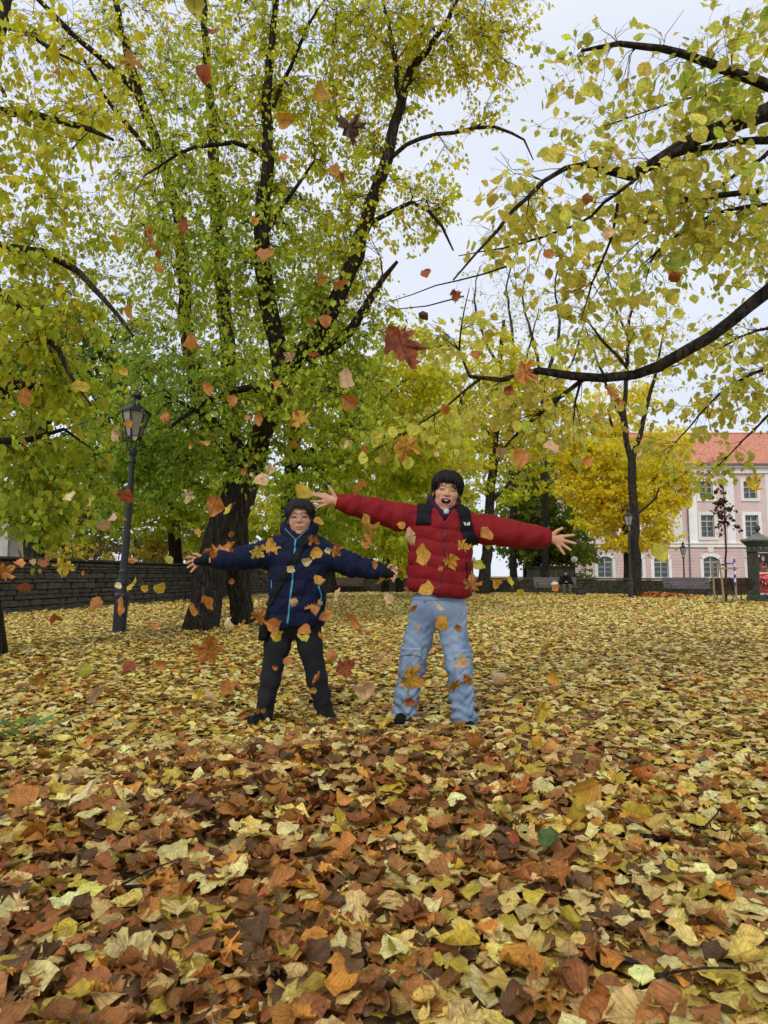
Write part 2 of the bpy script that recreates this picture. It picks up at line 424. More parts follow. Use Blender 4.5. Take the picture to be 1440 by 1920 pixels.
# ------------------------------------------------------------------ walls
WL0, WL1 = np.array([-12.0, 7.0]), np.array([-6.35, 39.0])     # the tall wall on the left recedes from us
WALL_H = 1.46
def left_wall():
    root = empty('stone_wall', (WL0[0], WL0[1], 0))
    tag(root, 'long waist-high dark limestone wall of flat courses behind the lamp post', 'wall')
    d = WL1 - WL0; L = np.linalg.norm(d); d /= L
    ang = math.atan2(d[1], d[0]); root.rotation_euler = (0, 0, ang)
    # local x runs along the wall, local -y faces the lawn (to the right of the wall)
    MB().box((L / 2, 0.27, WALL_H / 2 - 0.02), (L, 0.42, WALL_H - 0.03)).build('core', M['mortar'], root)
    r = random.Random(3)
    shapes = []
    for k in range(14):
        w, h = 1.0, 1.0
        mb = MB(); mb.box((0, 0, 0), (1, 1, 1), bev=0.11)
        vv = [(x + r.uniform(-.045, .045), y + r.uniform(-.1, .1), z + r.uniform(-.09, .09)) for x, y, z in mb.v]; mb.v = vv
        me = mb.mesh('stone'); me.materials.append(M['stone']); shapes.append(me)
    stones = []
    z = 0.0
    while z < WALL_H - 0.14:
        h = r.choice([0.09, 0.11, 0.125, 0.14, 0.16, 0.19])
        h = min(h, WALL_H - 0.08 - z)
        x = r.uniform(-0.3, 0)
        while x < L:
            w = r.uniform(0.28, 0.85)
            stones.append((x + w / 2, z + h / 2, w - 0.035, h - 0.022, r.uniform(-0.05, 0.02), r.randrange(14)))
            x += w
        z += h
    # copings
    x = 0.0; k = 0
    while x < L:
        w = r.uniform(0.7, 1.3)
        MB().box((0, 0, 0), (w - 0.012, 0.56, 0.075), bev=0.012).build('coping_stone', M['coping'], root, loc=(x + w / 2, 0.27 + r.uniform(-.015, .015), WALL_H + 0.005 + r.uniform(-.006, .006)))
        x += w
    # stones that show: the stretch in the frame
    vis = [s for s in stones if 10.2 < s[0] < 26]
    vis.sort(key=lambda s: abs(s[0] - 13) - 3 * s[2])
    single = set(map(id, vis[:300]))
    rest_v, rest_f = [], []
    mb = MB()
    for s in stones:
        cx, cz, w, h, o, k = s
        if id(s) in single:
            ob = link('stone', shapes[k], None, root, loc=(cx, 0.06 + o + 0.04, cz))
            ob.scale = (w, 0.16, h)
        else:
            n0 = len(mb.v); me = shapes[k]
            mb.add([(cx + v.co.x * w, 0.10 + o + v.co.y * 0.16, cz + v.co.z * h) for v in me.vertices], [tuple(p.vertices) for p in me.polygons])
    tag(mb.build('stone_courses', M['stone'], root), kind='stuff')
    return root
left_wall()

def far_wall(pts, h, label):
    root = empty('low_stone_wall', (*pts[0], 0))
    tag(root, label, 'wall')
    core, cop, st = MB(), MB(), MB()
    r = random.Random(9)
    for (x0, y0), (x1, y1) in zip(pts[:-1], pts[1:]):
        a = np.array([x0 - pts[0][0], y0 - pts[0][1]]); b = np.array([x1 - pts[0][0], y1 - pts[0][1]])
        d = b - a; L = np.linalg.norm(d); d /= L; nrm = np.array([d[1], -d[0]])
        R = np.array([[d[0], -nrm[0], 0], [d[1], -nrm[1], 0], [0, 0, 1]])
        c = (a + b) / 2
        core.box((c[0], c[1], h / 2 - 0.02), (L, 0.4, h - 0.04), R)
        s = 0.0
        while s < L:
            w = min(r.uniform(0.8, 1.4), L - s) if L - s > 0.4 else L - s
            q = a + d * (s + w / 2)
            cop.box((q[0], q[1], h + 0.03), (w - 0.015, 0.52, 0.09), R, bev=0.012); s += w
        z = 0.0
        while z < h - 0.1:
            hh = r.uniform(0.09, 0.16); hh = min(hh, h - z); s = r.uniform(-.3, 0)
            while s < L:
                w = r.uniform(0.25, 0.7); q = a + d * (s + w / 2) + nrm * (0.2 + r.uniform(-.02, .02))
                st.box((q[0], q[1], z + hh / 2), (w - 0.015, 0.12, hh - 0.015), R); s += w
            z += hh
    core.build('core', M['mortar'], root); cop.build('coping', M['coping'], root); tag(st.build('stone_courses', M['stone_dark'], root), kind='stuff')
far_wall([(-6.6, 39.6), (1.5, 42.3), (10.5, 38.6), (14.5, 34.6), (26, 33.4)], 0.80, 'low dark stone wall with coping along the far edge of the lawn')

# ------------------------------------------------------------------ pink building
def building():
    D = 60.0
    k = D / F_PX
    X = lambda px: (px - 720) * k
    Z = lambda py: CAM_H - (py - HORIZON) * k
    root = empty('pink_building', (X(1270), D, 0))
    tag(root, 'pink and white three-storey building with red tiled roof and arched ground-floor windows', 'building')
    ox = X(1270)
    loc = lambda px: X(px) - ox
    x0, x1 = loc(1098), loc(1720)
    z_string, z_eave, z_top = Z(1023), Z(884), Z(874)
    cols_g = [(1133, 27), (1189, 27), (1238, 27), (1331, 28), (1413, 28), (1500, 28), (1590, 28), (1670, 28)]
    cols_u = [(1146, 25), (1238, 25), (1328, 25), (1411, 25), (1500, 25), (1590, 25), (1670, 25)]
    openings = []
    for px, w in cols_g: openings.append((loc(px) - w * k / 2, loc(px) + w * k / 2, Z(1083), Z(1043), 'g'))
    for px, w in cols_u:
        openings.append((loc(px) - w * k / 2, loc(px) + w * k / 2, Z(1007), Z(966), 'u'))
        openings.append((loc(px) - w * k / 2, loc(px) + w * k / 2, Z(934), Z(902), 't'))
    # wall: grid of blocks, openings left out
    wall = MB()
    bands = [(-1.0, z_string, 'g'), (z_string, Z(950), 'u'), (Z(950), z_top, 't')]
    for zb, zt, fl in bands:
        ops = sorted([o for o in openings if o[4] == fl])
        zo0, zo1 = ops[0][2], ops[0][3]
        if fl == 'g':
            # rusticated courses with shallow joints
            nrow = 17; hs = (zt - zb) / nrow
            for r_ in range(nrow):
                za, zc = zb + r_ * hs, zb + (r_ + 1) * hs - 0.035
                cur = x0
                segs = []
                if zc > zo0 and za < zo1:
                    for o in ops: segs.append((cur, o[0])); cur = o[1]
                segs.append((cur, x1))
                for s0, s1 in segs: wall.box(((s0 + s1) / 2, 0.2, (za + zc) / 2), (s1 - s0, 0.4, zc - za))
            cur = x0
            for o in ops + [(x1, x1, 0, 0, '')]:
                wall.box(((cur + o[0]) / 2, 0.24, (zb + zt) / 2), (o[0] - cur, 0.4, zt - zb)); cur = o[1]
        else:
            wall.box(((x0 + x1) / 2, 0.2, (zb + zo0) / 2), (x1 - x0, 0.4, zo0 - zb))
            wall.box(((x0 + x1) / 2, 0.2, (zt + zo1) / 2), (x1 - x0, 0.4, zt - zo1))
            cur = x0
            for o in ops + [(x1, x1, 0, 0, '')]:
                wall.box(((cur + o[0]) / 2, 0.2, (zo0 + zo1) / 2), (o[0] - cur, 0.4, zo1 - zo0)); cur = o[1]
    wall.box((x0 + 0.2, 6.2, (z_top - 1) / 2), (0.4, 11.6, z_top + 1))
    wall.box(((x0 + x1) / 2, 0.9, (z_top - 1) / 2), (x1 - x0 - 0.4, 0.2, z_top + 1))
    wall.build('wall', M['pink'], root)
    # trim
    MB().box(((x0 + x1) / 2, -0.07, z_string), (x1 - x0 + 0.1, 0.16, 0.3)).box(((x0 + x1) / 2, -0.12, z_string + 0.19), (x1 - x0 + 0.2, 0.28, 0.08)).build('string_course', M['white_plaster'], root)
    MB().box(((x0 + x1) / 2, -0.1, z_eave + 0.12), (x1 - x0 + 0.1, 0.24, 0.5)).box(((x0 + x1) / 2, -0.24, z_eave + 0.46), (x1 - x0 + 0.3, 0.5, 0.2)).build('cornice', M['white_plaster'], root)
    for px, w in ((1204, 13), (1272, 16), (1300, 17), (1372, 15), (1447, 15), (1545, 15), (1630, 15)):
        MB().box((loc(px), -0.05, (z_string + 0.2 + z_eave - 0.14) / 2), (w * k, 0.12, z_eave - z_string - 0.36)).build('pilaster', M['white_plaster'], root)
    MB().tube([(loc(1290), -0.22, Z(1100)), (loc(1290), -0.22, z_eave + 0.2)], 0.07, 8).build('downpipe', M['zinc'], root)
    MB().box(((x0 + x1) / 2, -0.56, z_top + 0.13), (x1 - x0 + 0.5, 0.18, 0.16)).build('gutter', M['zinc'], root)
    # windows
    def window(o):
        a, b, c, d, fl = o
        w, h = b - a, d - c
        win = MB(); fw = 0.07
        win.box((a + fw / 2, 0.16, (c + d) / 2), (fw, 0.1, h)).box((b - fw / 2, 0.16, (c + d) / 2), (fw, 0.1, h))
        win.box(((a + b) / 2, 0.16, c + fw / 2), (w - 2 * fw, 0.1, fw)).box(((a + b) / 2, 0.16, d - fw / 2), (w - 2 * fw, 0.1, fw))
        ob = win.build('window', M['window_paint'], root)
        tz = c + h * (0.72 if fl != 't' else 0.66)
        MB().box(((a + b) / 2, 0.13, tz), (w - 2 * fw, 0.09, 0.1)).build('transom', M['window_paint'], ob)
        MB().box(((a + b) / 2, 0.135, (c + d) / 2), (0.09, 0.085, h - 2 * fw)).build('mullion', M['window_paint'], ob)
        nb = 3 if fl != 't' else 2
        for q in range(1, nb):
            zz = c + fw + (tz - c - fw) * q / nb
            for sx in (-1, 1): MB().box(((a + b) / 2 + sx * w * 0.23, 0.155, zz), (w * 0.39, 0.05, 0.045)).build('glazing_bar', M['window_paint'], ob)
        for s in (-1, 1):
            xc = (a + b) / 2 + s * w * 0.235
            for q in range(nb + 1):
                z0_ = c + fw + (tz - c - fw) * q / nb + 0.02 if q < nb else tz + 0.05
                z1_ = c + fw + (tz - c - fw) * (q + 1) / nb - 0.02 if q < nb else d - fw
                MB().box((xc, 0.19, (z0_ + z1_) / 2), (w * 0.4, 0.012, z1_ - z0_), Matrix.Rotation(random.uniform(-.02, .02), 3, 'Z')).build('pane', M['glass'], ob)
        t = 0.27; s = MB()
        if fl == 'g':
            n = 10; R = w * 0.75 + t; pin = []; pout = []
            for q in range(n + 1):
                f = q / n * 2 - 1
                pin.append((a + (q / n) * w, d - 0.24 * f * f - 0.02)); pout.append(((a + b) / 2 + f * (w / 2 + t), d + t - 0.28 * f * f))
            for q in range(n):
                s.prism([pin[q], pin[q + 1], pout[q + 1], pout[q]], -0.08, 0.22)
            s.box((a - t / 2, 0.02, (c + d - .26) / 2 - 0.2), (t, 0.2, d - .26 - c + 0.4)).box((b + t / 2, 0.02, (c + d - .26) / 2 - 0.2), (t, 0.2, d - .26 - c + 0.4))
            s.box(((a + b) / 2, 0.0, c - 0.21), (w, 0.2, 0.42))
            s.build('surround', M['white_plaster'], ob)
            ks = MB().prism([((a + b) / 2 - 0.2, d + t + 0.05), ((a + b) / 2 + 0.2, d + t + 0.05), ((a + b) / 2 + 0.3, d + t + 0.62), ((a + b) / 2 - 0.3, d + t + 0.62)], -0.12, 0.1)
            ks.build('keystone', M['white_plaster'], ob)
        else:
            s.box((a - t / 2, -0.03, (c + d) / 2), (t, 0.14, h + 2 * t)).box((b + t / 2, -0.03, (c + d) / 2), (t, 0.14, h + 2 * t))
            s.box(((a + b) / 2, -0.03, c - t / 2), (w, 0.14, t)).box(((a + b) / 2, -0.03, d + t / 2), (w, 0.14, t))
            s.build('surround', M['white_plaster'], ob)
            MB().box(((a + b) / 2, 0.02, c + 0.02), (w, 0.16, 0.05)).build('sill', M['zinc'], ob)
    for o in openings: window(o)
    # hipped roof laid in tile courses
    zr = Z(806) + 0.9; yr = 6.4
    roof = MB(); n = 30
    xe0, xe1 = x0 - 0.6, x1 + 0.6
    for q in range(n):
        f0, f1 = q / n, (q + 1) / n + 0.006
        ya, yb = -0.62 + (yr + .62) * f0, -0.62 + (yr + .62) * f1
        za, zb = z_top + 0.2 + (zr - z_top) * f0, z_top + 0.2 + (zr - z_top) * f1
        xa, xb = xe0 + 6.0 * f0, xe0 + 6.0 * f1
        roof.add([(xa, ya, za + 0.05), (xe1, ya, za + 0.05), (xe1, yb, zb + 0.01), (xb, yb, zb + 0.01), (xa, ya, za - 0.03), (xe1, ya, za - 0.03)], [(0, 1, 2, 3), (4, 5, 1, 0)])
        roof.add([(xa, ya, za + 0.05), (xb, yb, zb + 0.01), (xb, 12.8 - yb, zb + 0.01), (xa, 12.8 - ya, za + 0.05)], [(0, 1, 2, 3)])
    rf = roof.build('roof', M['rooftile'], root)
    MB().tube([(xe0 + 6.0, yr, zr + 0.24), (xe1, yr, zr + 0.24)], 0.13, 8).tube([(xe0, -0.62, z_top + .26), (xe0 + 6.0, yr, zr + .24)], 0.12, 8).build('ridge_tiles', M['rooftile'], rf)
building()

def side_building():
    a, b = P(-160, 1060, 44), P(14, 1060, 44)
    root = empty('pale_building', (a[0], 44, 0))
    tag(root, 'pale grey building glimpsed beyond the tall stone wall', 'building')
    w = b[0] - a[0]
    MB().box((w / 2, 4, 2.6), (w, 8, 5.2)).build('wall', M['grey_plaster'], root)
    MB().add([(-.3, -.4, 5.2), (w + .3, -.4, 5.2), (w + .3, 8.4, 5.2), (-.3, 8.4, 5.2), (-.3, 4, 7.4), (w + .3, 4, 7.4)], [(0, 1, 5, 4), (2, 3, 4, 5), (1, 2, 5), (3, 0, 4), (3, 2, 1, 0)]).build('roof', M['rooftile'], root)
    MB().tube([(w + .05, -.08, 0), (w + .05, -.08, 5.1)], .05, 8).build('downpipe', M['zinc'], root)
    for x in (w * .3, w * .7):
        ob = MB().box((x, -.03, 1.9), (1.1, .1, 1.5)).build('window', M['white_plaster'], root)
        MB().box((x - .25, -.09, 1.9), (.44, .03, 1.3)).box((x + .25, -.09, 1.9), (.44, .03, 1.3)).build('pane', M['glass'], ob)
side_building()

def shed():
    a, b = P(1006, 1080, 44), P(1078, 1080, 44)
    root = empty('concrete_hut', (a[0], 44, 0))
    w = b[0] - a[0]
    tag(root, 'dark weathered flat-roofed hut behind the far wall beside the pink building', 'hut')
    mt = surf('weathered_concrete', (0.07, 0.07, 0.055), (0.16, 0.155, 0.13), 3, 0.9, 0.4, 12)
    MB().box((w / 2, 1.5, .76), (w, 3, 1.52)).build('wall', mt, root)
    MB().box((w / 2, 1.5, 1.57), (w + .3, 3.3, .1)).build('roof', M['coping'], root)
    for q in range(7):
        MB().box((w * (q + .5) / 7, -.02, .75), (w / 7 - .05, .06, 1.44)).build('panel', mt, root)
shed()
# ------------------------------------------------------------------ leaf shapes
def grid_leaf(rows, cols, kb, kc, twist=0.0, wob=0.0, stem=0.0, seed=0, wide=1.0):
    """ovate heart-based leaf, unit length along +y, upper side +z; kb rolls it lengthwise, kc across"""
    r = np.random.default_rng(seed)
    vs = np.linspace(0, 1, rows + 1) ** 0.9
    prof = np.interp(vs, [0, .04, .14, .3, .45, .62, .8, .93, 1], [0.05, .27, .41, .475, .47, .38, .22, .075, 0.0]) * wide
    us = np.linspace(-1, 1, cols + 1)
    U = us[None, :] * prof[:, None]
    Vv = np.repeat(vs[:, None], cols + 1, 1) - 0.07 * (1 - vs[:, None]) ** 4 * np.abs(us)[None, :] * 1.6
    edge = (np.abs(us)[None, :] ** 2)
    U = U * (1 + wob * 0.5 * r.normal(size=U.shape) * edge)
    z0 = wob * r.normal(size=U.shape) * 0.18 * edge
    a = kc * U + 1e-6
    x = np.sin(a) / (kc + 1e-6); z = (1 - np.cos(a)) / (kc + 1e-6) + z0
    b = (kb + 1e-6) * (Vv - .4)
    y = np.sin(b) / (kb + 1e-6) - z * np.sin(b); z = (1 - np.cos(b)) / (kb + 1e-6) + z * np.cos(b)
    if twist:
        t = twist * (Vv - .5); x, z = x * np.cos(t) - z * np.sin(t), x * np.sin(t) + z * np.cos(t)
    y = y + .4
    Vt = np.stack([x, y, z], -1).reshape(-1, 3)
    UV = np.stack([us[None, :] * prof[:, None], Vv, np.zeros_like(Vv)], -1).reshape(-1, 3)
    T = []
    c1 = cols + 1
    for i in range(rows):
        for j in range(cols):
            p, q, s, t = i * c1 + j, i * c1 + j + 1, (i + 1) * c1 + j + 1, (i + 1) * c1 + j
            if i == rows - 1: T.append((p, q, s))
            else: T += [(p, q, s), (p, s, t)]
    Vt, UV, T = Vt, UV, np.array(T)
    if stem > 0: Vt, UV, T = add_stem(Vt, UV, T, Vt[cols // 2], stem, r)
    return Vt, T, UV

def add_stem(Vt, UV, T, base, L, r):
    k = len(Vt); w = 0.013
    e = base + np.array([r.normal() * .15 * L, -L, -abs(r.normal()) * .3 * L])
    m = (base + e) / 2 + np.array([r.normal() * .12 * L, 0, 0.05 * L])
    S = np.array([base + [-w, 0, 0], base + [w, 0, 0], m + [-w, 0, 0], m + [w, 0, .0], e + [-w, 0, 0], e + [w, 0, 0.01], base + [0, 0, -w * 1.7], m + [0, 0, -w * 1.7], e + [0, 0, -w * 1.7]])
    TT = np.array([(0, 1, 3), (0, 3, 2), (2, 3, 5), (2, 5, 4), (0, 2, 7), (0, 7, 6), (2, 4, 8), (2, 8, 7), (1, 6, 7), (1, 7, 3), (3, 7, 8), (3, 8, 5)]) + k
    return np.concatenate([Vt, S]), np.concatenate([UV, np.tile([[0.3, 0.37, 0]], (9, 1))]), np.concatenate([T, TT])

MAPLE = [(0, 0), (.10, -.03), (.24, -.12), (.28, -.02), (.46, -.04), (.41, .08), (.33, .13), (.43, .22), (.62, .27), (.56, .36), (.60, .46), (.44, .46), (.27, .41), (.29, .55), (.21, .66), (.17, .80), (.08, .86), (0, 1.04)]
def maple_leaf(kb, kc, wob=0.06, stem=0.5, seed=0):
    r = np.random.default_rng(seed)
    pts = [(x, y) for x, y in MAPLE] + [(-x, y) for x, y in MAPLE[1:-1][::-1]]
    pts = np.array(pts) * (1 + .06 * r.normal(size=(len(pts), 1)))
    c = np.array([0, .28]); n = len(pts)
    mid = c + (pts - c) * 0.5
    V2 = np.concatenate([[c], mid, pts]); U, Vv = V2[:, 0], V2[:, 1]
    rad = np.concatenate([[0], np.full(n, .5), np.ones(n)])
    z0 = wob * r.normal(size=len(U)) * rad + 0.05 * rad * np.cos(np.arctan2(V2[:, 1] - .28, V2[:, 0]) * 5)
    a = kc * U + 1e-6; x = np.sin(a) / (kc + 1e-6); z = (1 - np.cos(a)) / (kc + 1e-6) + z0
    b = (kb + 1e-6) * (Vv - .4); y = np.sin(b) / (kb + 1e-6) - z * np.sin(b) + .4; z = (1 - np.cos(b)) / (kb + 1e-6) + z * np.cos(b)
    Vt = np.stack([x, y, z], -1); T = []
    for i in range(n):
        j = (i + 1) % n
        T += [(0, 1 + i, 1 + j), (1 + i, 1 + n + i, 1 + n + j), (1 + i, 1 + n + j, 1 + j)]
    UV = np.stack([U, Vv, 0 * U], -1); T = np.array(T)
    if stem > 0: Vt, UV, T = add_stem(Vt, UV, T, Vt[1], stem, r)
    return Vt, T, UV

def simple_leaf(fold=0.3, droop=0.15):
    p = np.array([(0, 0, 0), (-.40, .10, fold * .36), (-.34, .62, fold * .30 - droop * .3), (0, 1.02, -droop), (.34, .62, fold * .30 - droop * .3), (.40, .10, fold * .36)])
    T = np.array([(0, 3, 2), (0, 2, 1), (0, 5, 4), (0, 4, 3)])
    return p, T, np.stack([p[:, 0], p[:, 1], 0 * p[:, 0]], 1)

def rhomb_leaf(fold=0.25):
    p = np.array([(0, 0, 0), (-.42, .42, fold * .4), (0, 1, 0), (.42, .42, fold * .4)])
    return p, np.array([(0, 2, 1), (0, 3, 2)]), p * [1, 1, 0]

def scatter(name, temps, tid, pos, R, scale, col, mat, parent=None, smooth=False):
    Vs, Ts, Us, Cs = [], [], [], []; off = 0
    for k, (Vt, T, UV) in enumerate(temps):
        s = np.nonzero(tid == k)[0]
        if len(s) == 0: continue
        Vw = np.einsum('nij,vj->nvi', R[s], Vt) * scale[s, None, None] + pos[s, None, :]
        n, v = len(s), len(Vt)
        Vs.append(Vw.reshape(-1, 3)); Ts.append((T[None] + (np.arange(n) * v)[:, None, None]).reshape(-1, 3) + off)
        Us.append(np.tile(UV, (n, 1))); Cs.append(np.repeat(col[s], v, 0)); off += n * v
    m = mesh_arrays(name, np.concatenate(Vs), np.concatenate(Ts), smooth)
    attr_col(m, np.concatenate(Cs)); attr_vec(m, np.concatenate(Us))
    return link(name, m, mat, parent)

def nrm(a):
    return a / (np.linalg.norm(a, axis=-1, keepdims=True) + 1e-9)

def frame(yaxis, zhint):
    """rotation matrices whose columns are x, y(leaf axis), z(leaf normal)"""
    y = nrm(yaxis); x = nrm(np.cross(y, zhint)); z = np.cross(x, y)
    return np.stack([x, y, z], -1)

def pick(pal, w, n):
    pal = np.array(pal); w = np.array(w, float); w /= w.sum()
    c = pal[rng.choice(len(pal), n, p=w)]
    c = c * np.exp(rng.normal(0, .16, (n, 1))) * np.exp(rng.normal(0, .06, (n, 3)))
    return np.clip(c, 0.004, .85)

TREE_LEAVES = [simple_leaf(.15, .1), simple_leaf(.4, .25), simple_leaf(.7, .1), simple_leaf(-.2, .3)]
FAR_LEAVES = [rhomb_leaf(.2), rhomb_leaf(.7), rhomb_leaf(-.3)]
NEAR_LEAVES = [grid_leaf(6, 2, .5, .8, .1, .12, .35, 1), grid_leaf(6, 2, -.4, .5, -.2, .12, .35, 2), grid_leaf(6, 2, .9, -.6, .3, .15, .4, 3), grid_leaf(6, 2, .1, .3, 0, .08, .35, 4)]

# ------------------------------------------------------------------ trees
def resample(pts, step):
    """Catmull-Rom through (x, y, z, r)"""
    pts = np.array(pts, float)
    if len(pts) < 3:
        n = max(2, int(np.linalg.norm(pts[-1, :3] - pts[0, :3]) / step)); t = np.linspace(0, 1, n + 1)[:, None]
        return pts[0] * (1 - t) + pts[-1] * t
    e = np.concatenate([[2 * pts[0] - pts[1]], pts, [2 * pts[-1] - pts[-2]]])
    out = []
    for i in range(1, len(e) - 2):
        p0, p1, p2, p3 = e[i - 1:i + 3]; n = max(1, int(np.linalg.norm(p2[:3] - p1[:3]) / step))
        for t in np.arange(n) / n:
            out.append(.5 * (2 * p1 + (p2 - p0) * t + (2 * p0 - 5 * p1 + 4 * p2 - p3) * t * t + (3 * p1 - p0 - 3 * p2 + p3) * t ** 3))
    out.append(e[-2]); return np.array(out)

class Tree:
    def __init__(s, name, base, label, cat='tree', group=None, bark='bark', seed=1):
        s.root = empty(name, base); tag(s.root, label, cat, group)
        s.base = np.array(base, float); s.bark = M[bark]; s.r = np.random.default_rng(seed)
        s.N = np.zeros((0, 3)); s.Rd = np.zeros(0); s.Dn = np.zeros((0, 3))
        s.V, s.Q3, s.off = [], [], 0; s.tw = []; s.sh = []
    def _tube(s, pts, rad, flare=False):
        rm = rad.max(); n = 24 if rm > .15 else 8 if rm > .06 else 5 if rm > .02 else 3
        V, Q = tube_arrays(pts - s.base, rad, n)
        if rm > .05:
            k = s.r.normal(0, .055, (len(pts), n)); k = (k + np.roll(k, 1, 0) + np.roll(k, 1, 1)) / 1.7
            c = np.repeat((pts - s.base)[:, None], n, 1).reshape(-1, 3)
            if n == 24:
                a = np.arange(n) * 2 * math.pi / n; z = np.arange(len(pts))[:, None]
                k = k * .5 + .035 * np.sin(9 * a + .25 * z + 1.5 * np.sin(.4 * z)) + .03 * np.sin(5 * a - .17 * z) + .05 * np.sin(3 * a + .1 * z)
            V = c + (V - c) * (1 + k.reshape(-1, 1))
        s.V.append(V); s.Q3.append(Q + s.off); s.off += len(V)
    def _nodes(s, pts, rad):
        d = nrm(np.gradient(pts, axis=0))
        s.N = np.concatenate([s.N, pts]); s.Rd = np.concatenate([s.Rd, rad]); s.Dn = np.concatenate([s.Dn, d])
    def limb(s, pts, step=.3, jit=.02):
        """pts: (px, py, depth, radius) rows seen in the photo"""
        w = np.array([[*P(a, b, d), r] for a, b, d, r in pts]); return s.limb3(w, step, jit)
    def limb3(s, w, step=.3, jit=.02):
        q = resample(w, step); p = q[:, :3].copy(); p[1:-1] += s.r.normal(0, jit, p[1:-1].shape); rad = np.maximum(q[:, 3], .003)
        s._tube(p, rad); s._nodes(p, rad); return s
    def grow(s, A, step=.35, kr=.012, sag=.12, maxr=.06, tip=.004, reach=None):
        """join every point of A to the nearest fit node of the skeleton with a bending twig"""
        A = np.array(A); d0 = np.full(len(A), 1e9)
        for c in range(0, len(s.N), 400):
            d0 = np.minimum(d0, np.linalg.norm(A[:, None] - s.N[None, c:c + 400], axis=2).min(1))
        for i in np.argsort(d0):
            a = A[i]; v = a - s.N; L = np.linalg.norm(v, axis=1) + 1e-6
            ca = (v * s.Dn).sum(1) / L
            cost = L * (1.35 - .5 * ca) + (s.Rd < .006) * .3
            k = int(np.argmin(cost)); l = L[k]
            if reach and l > reach: continue
            n = max(2, int(l / step) + 1); t = np.linspace(0, 1, n + 1)[:, None]
            c1 = s.N[k] + (nrm(s.Dn[k][None])[0] * .5 + nrm(v[k][None])[0] * .5) * l * .45 + np.array([0, 0, sag * l])
            p = (1 - t) ** 2 * s.N[k] + 2 * t * (1 - t) * c1 + t * t * a
            p[1:] += s.r.normal(0, .03 * min(l, 1.2), p[1:].shape)
            r0 = min(maxr, s.Rd[k] * .62, tip + kr * l); rad = np.linspace(max(r0, tip), tip * .7, n + 1)
            s._tube(p, rad); s._nodes(p[1:], rad[1:]); s.tw.append(p)
        return s
    def shoots(s, k, L, r0=.004):
        """fine side shoots on every grown twig"""
        for p in s.tw:
            for _ in range(s.r.poisson(k)):
                x = (.2 + .8 * s.r.random()) * (len(p) - 1); i = min(int(x), len(p) - 2); q = p[i] + (p[i + 1] - p[i]) * (x - i)
                d = p[i + 1] - p[i]; d = d / (np.linalg.norm(d) + 1e-9); sd = np.cross(d, [0, 0, 1.0]) * s.r.choice([-1, 1]) + d * .7 + s.r.normal(0, 1, 3) * [.3, .3, .2]
                sd = sd / (np.linalg.norm(sd) + 1e-9); l = L * s.r.uniform(.45, 1.2)
                t = np.linspace(0, 1, 3)[:, None]; w = q + sd * l * t + np.array([0, 0, -.3 * l]) * t * t + s.r.normal(0, .02 * l, (3, 3)) * t
                s._tube(w, np.array([r0, r0 * .7, r0 * .35])); s.sh.append(w)
        return s
    def trunk(s):
        m = mesh_arrays('trunk', np.concatenate(s.V), np.concatenate(s.Q3), True)
        link('trunk', m, s.bark, s.root); return s
    def leaves(s, per, size, colfn, spread=.35, temps=TREE_LEAVES, mat='leaf', t0=.25, droop=.6, singles=0, keep=None, name='crown'):
        pos, out = [], []
        share = .3 if s.sh else 1.0; ps = per * .7 * len(s.tw) / max(1, len(s.sh)); sp0 = spread
        for p, pr, spread, t0_ in [(p, per * share, sp0, t0) for p in s.tw] + [(p, ps, .11, .15) for p in s.sh]:
            n = s.r.poisson(pr * s.r.gamma(2.2, 1 / 2.2))
            if n == 0: continue
            t0 = t0_; t = t0 + (1 - t0) * np.sqrt(s.r.random(n)); x = t * (len(p) - 1); i = np.minimum(x.astype(int), len(p) - 2); f = (x - i)[:, None]
            q = p[i] * (1 - f) + p[i + 1] * f; d = nrm(p[i + 1] - p[i])
            side = nrm(np.cross(d, [0, 0, 1.0]) + 1e-6) * s.r.choice([-1, 1], n)[:, None] + s.r.normal(0, 1, (n, 3)) * [.4, .4, .16] + d * .5
            side = nrm(side) * (spread * s.r.random((n, 1)) ** .8)
            q = q + side + np.array([0, 0, -.12]) * spread
            pos.append(q); out.append(nrm(side + d * .3))
        pos = np.concatenate(pos); out = np.concatenate(out)
        if keep is not None:
            k = keep(pos); pos, out = pos[k], out[k]
        n = len(pos)
        ya = nrm(out * .55 + s.r.normal(0, .45, (n, 3)) + np.array([0, 0, -droop]))
        zh = nrm(s.r.normal(0, .6, (n, 3)) + np.array([0, -.25, .75]))
        R = frame(ya, zh); sc = size * np.exp(s.r.normal(0, .3, n)); col = colfn(pos, n)
        tid = s.r.integers(0, len(temps), n)
        pos = pos - s.base
        big = np.zeros(n, bool)
        if singles:
            cand = np.nonzero(singles[1](pos + s.base))[0]
            w = pos[cand] + s.base
            ap = sc[cand] / np.linalg.norm(w - [0, 0, CAM_H], axis=1)
            big[cand[np.argsort(-ap)[:singles[0]]]] = True
        o = scatter(name, temps, tid[~big], pos[~big], R[~big], sc[~big], col[~big], M[mat], s.root)
        if name == 'crown' and singles: o['kind'] = 'stuff'
        if singles:
            ms = []
            for Vt, T, UV in temps:
                m = mesh_arrays('leaf', Vt, T, True); attr_vec(m, UV); m.materials.append(M['leaf_obj_tree']); ms.append(m)
            for i in np.nonzero(big)[0]:
                ob = bpy.data.objects.new('leaf', ms[tid[i]]); COL.objects.link(ob); ob.parent = s.root
                mt = Matrix(R[i].tolist()).to_4x4(); ob.matrix_local = Matrix.Translation(pos[i].tolist()) @ mt @ Matrix.Scale(sc[i], 4)
                ob.color = (*col[i], 1)
        return s

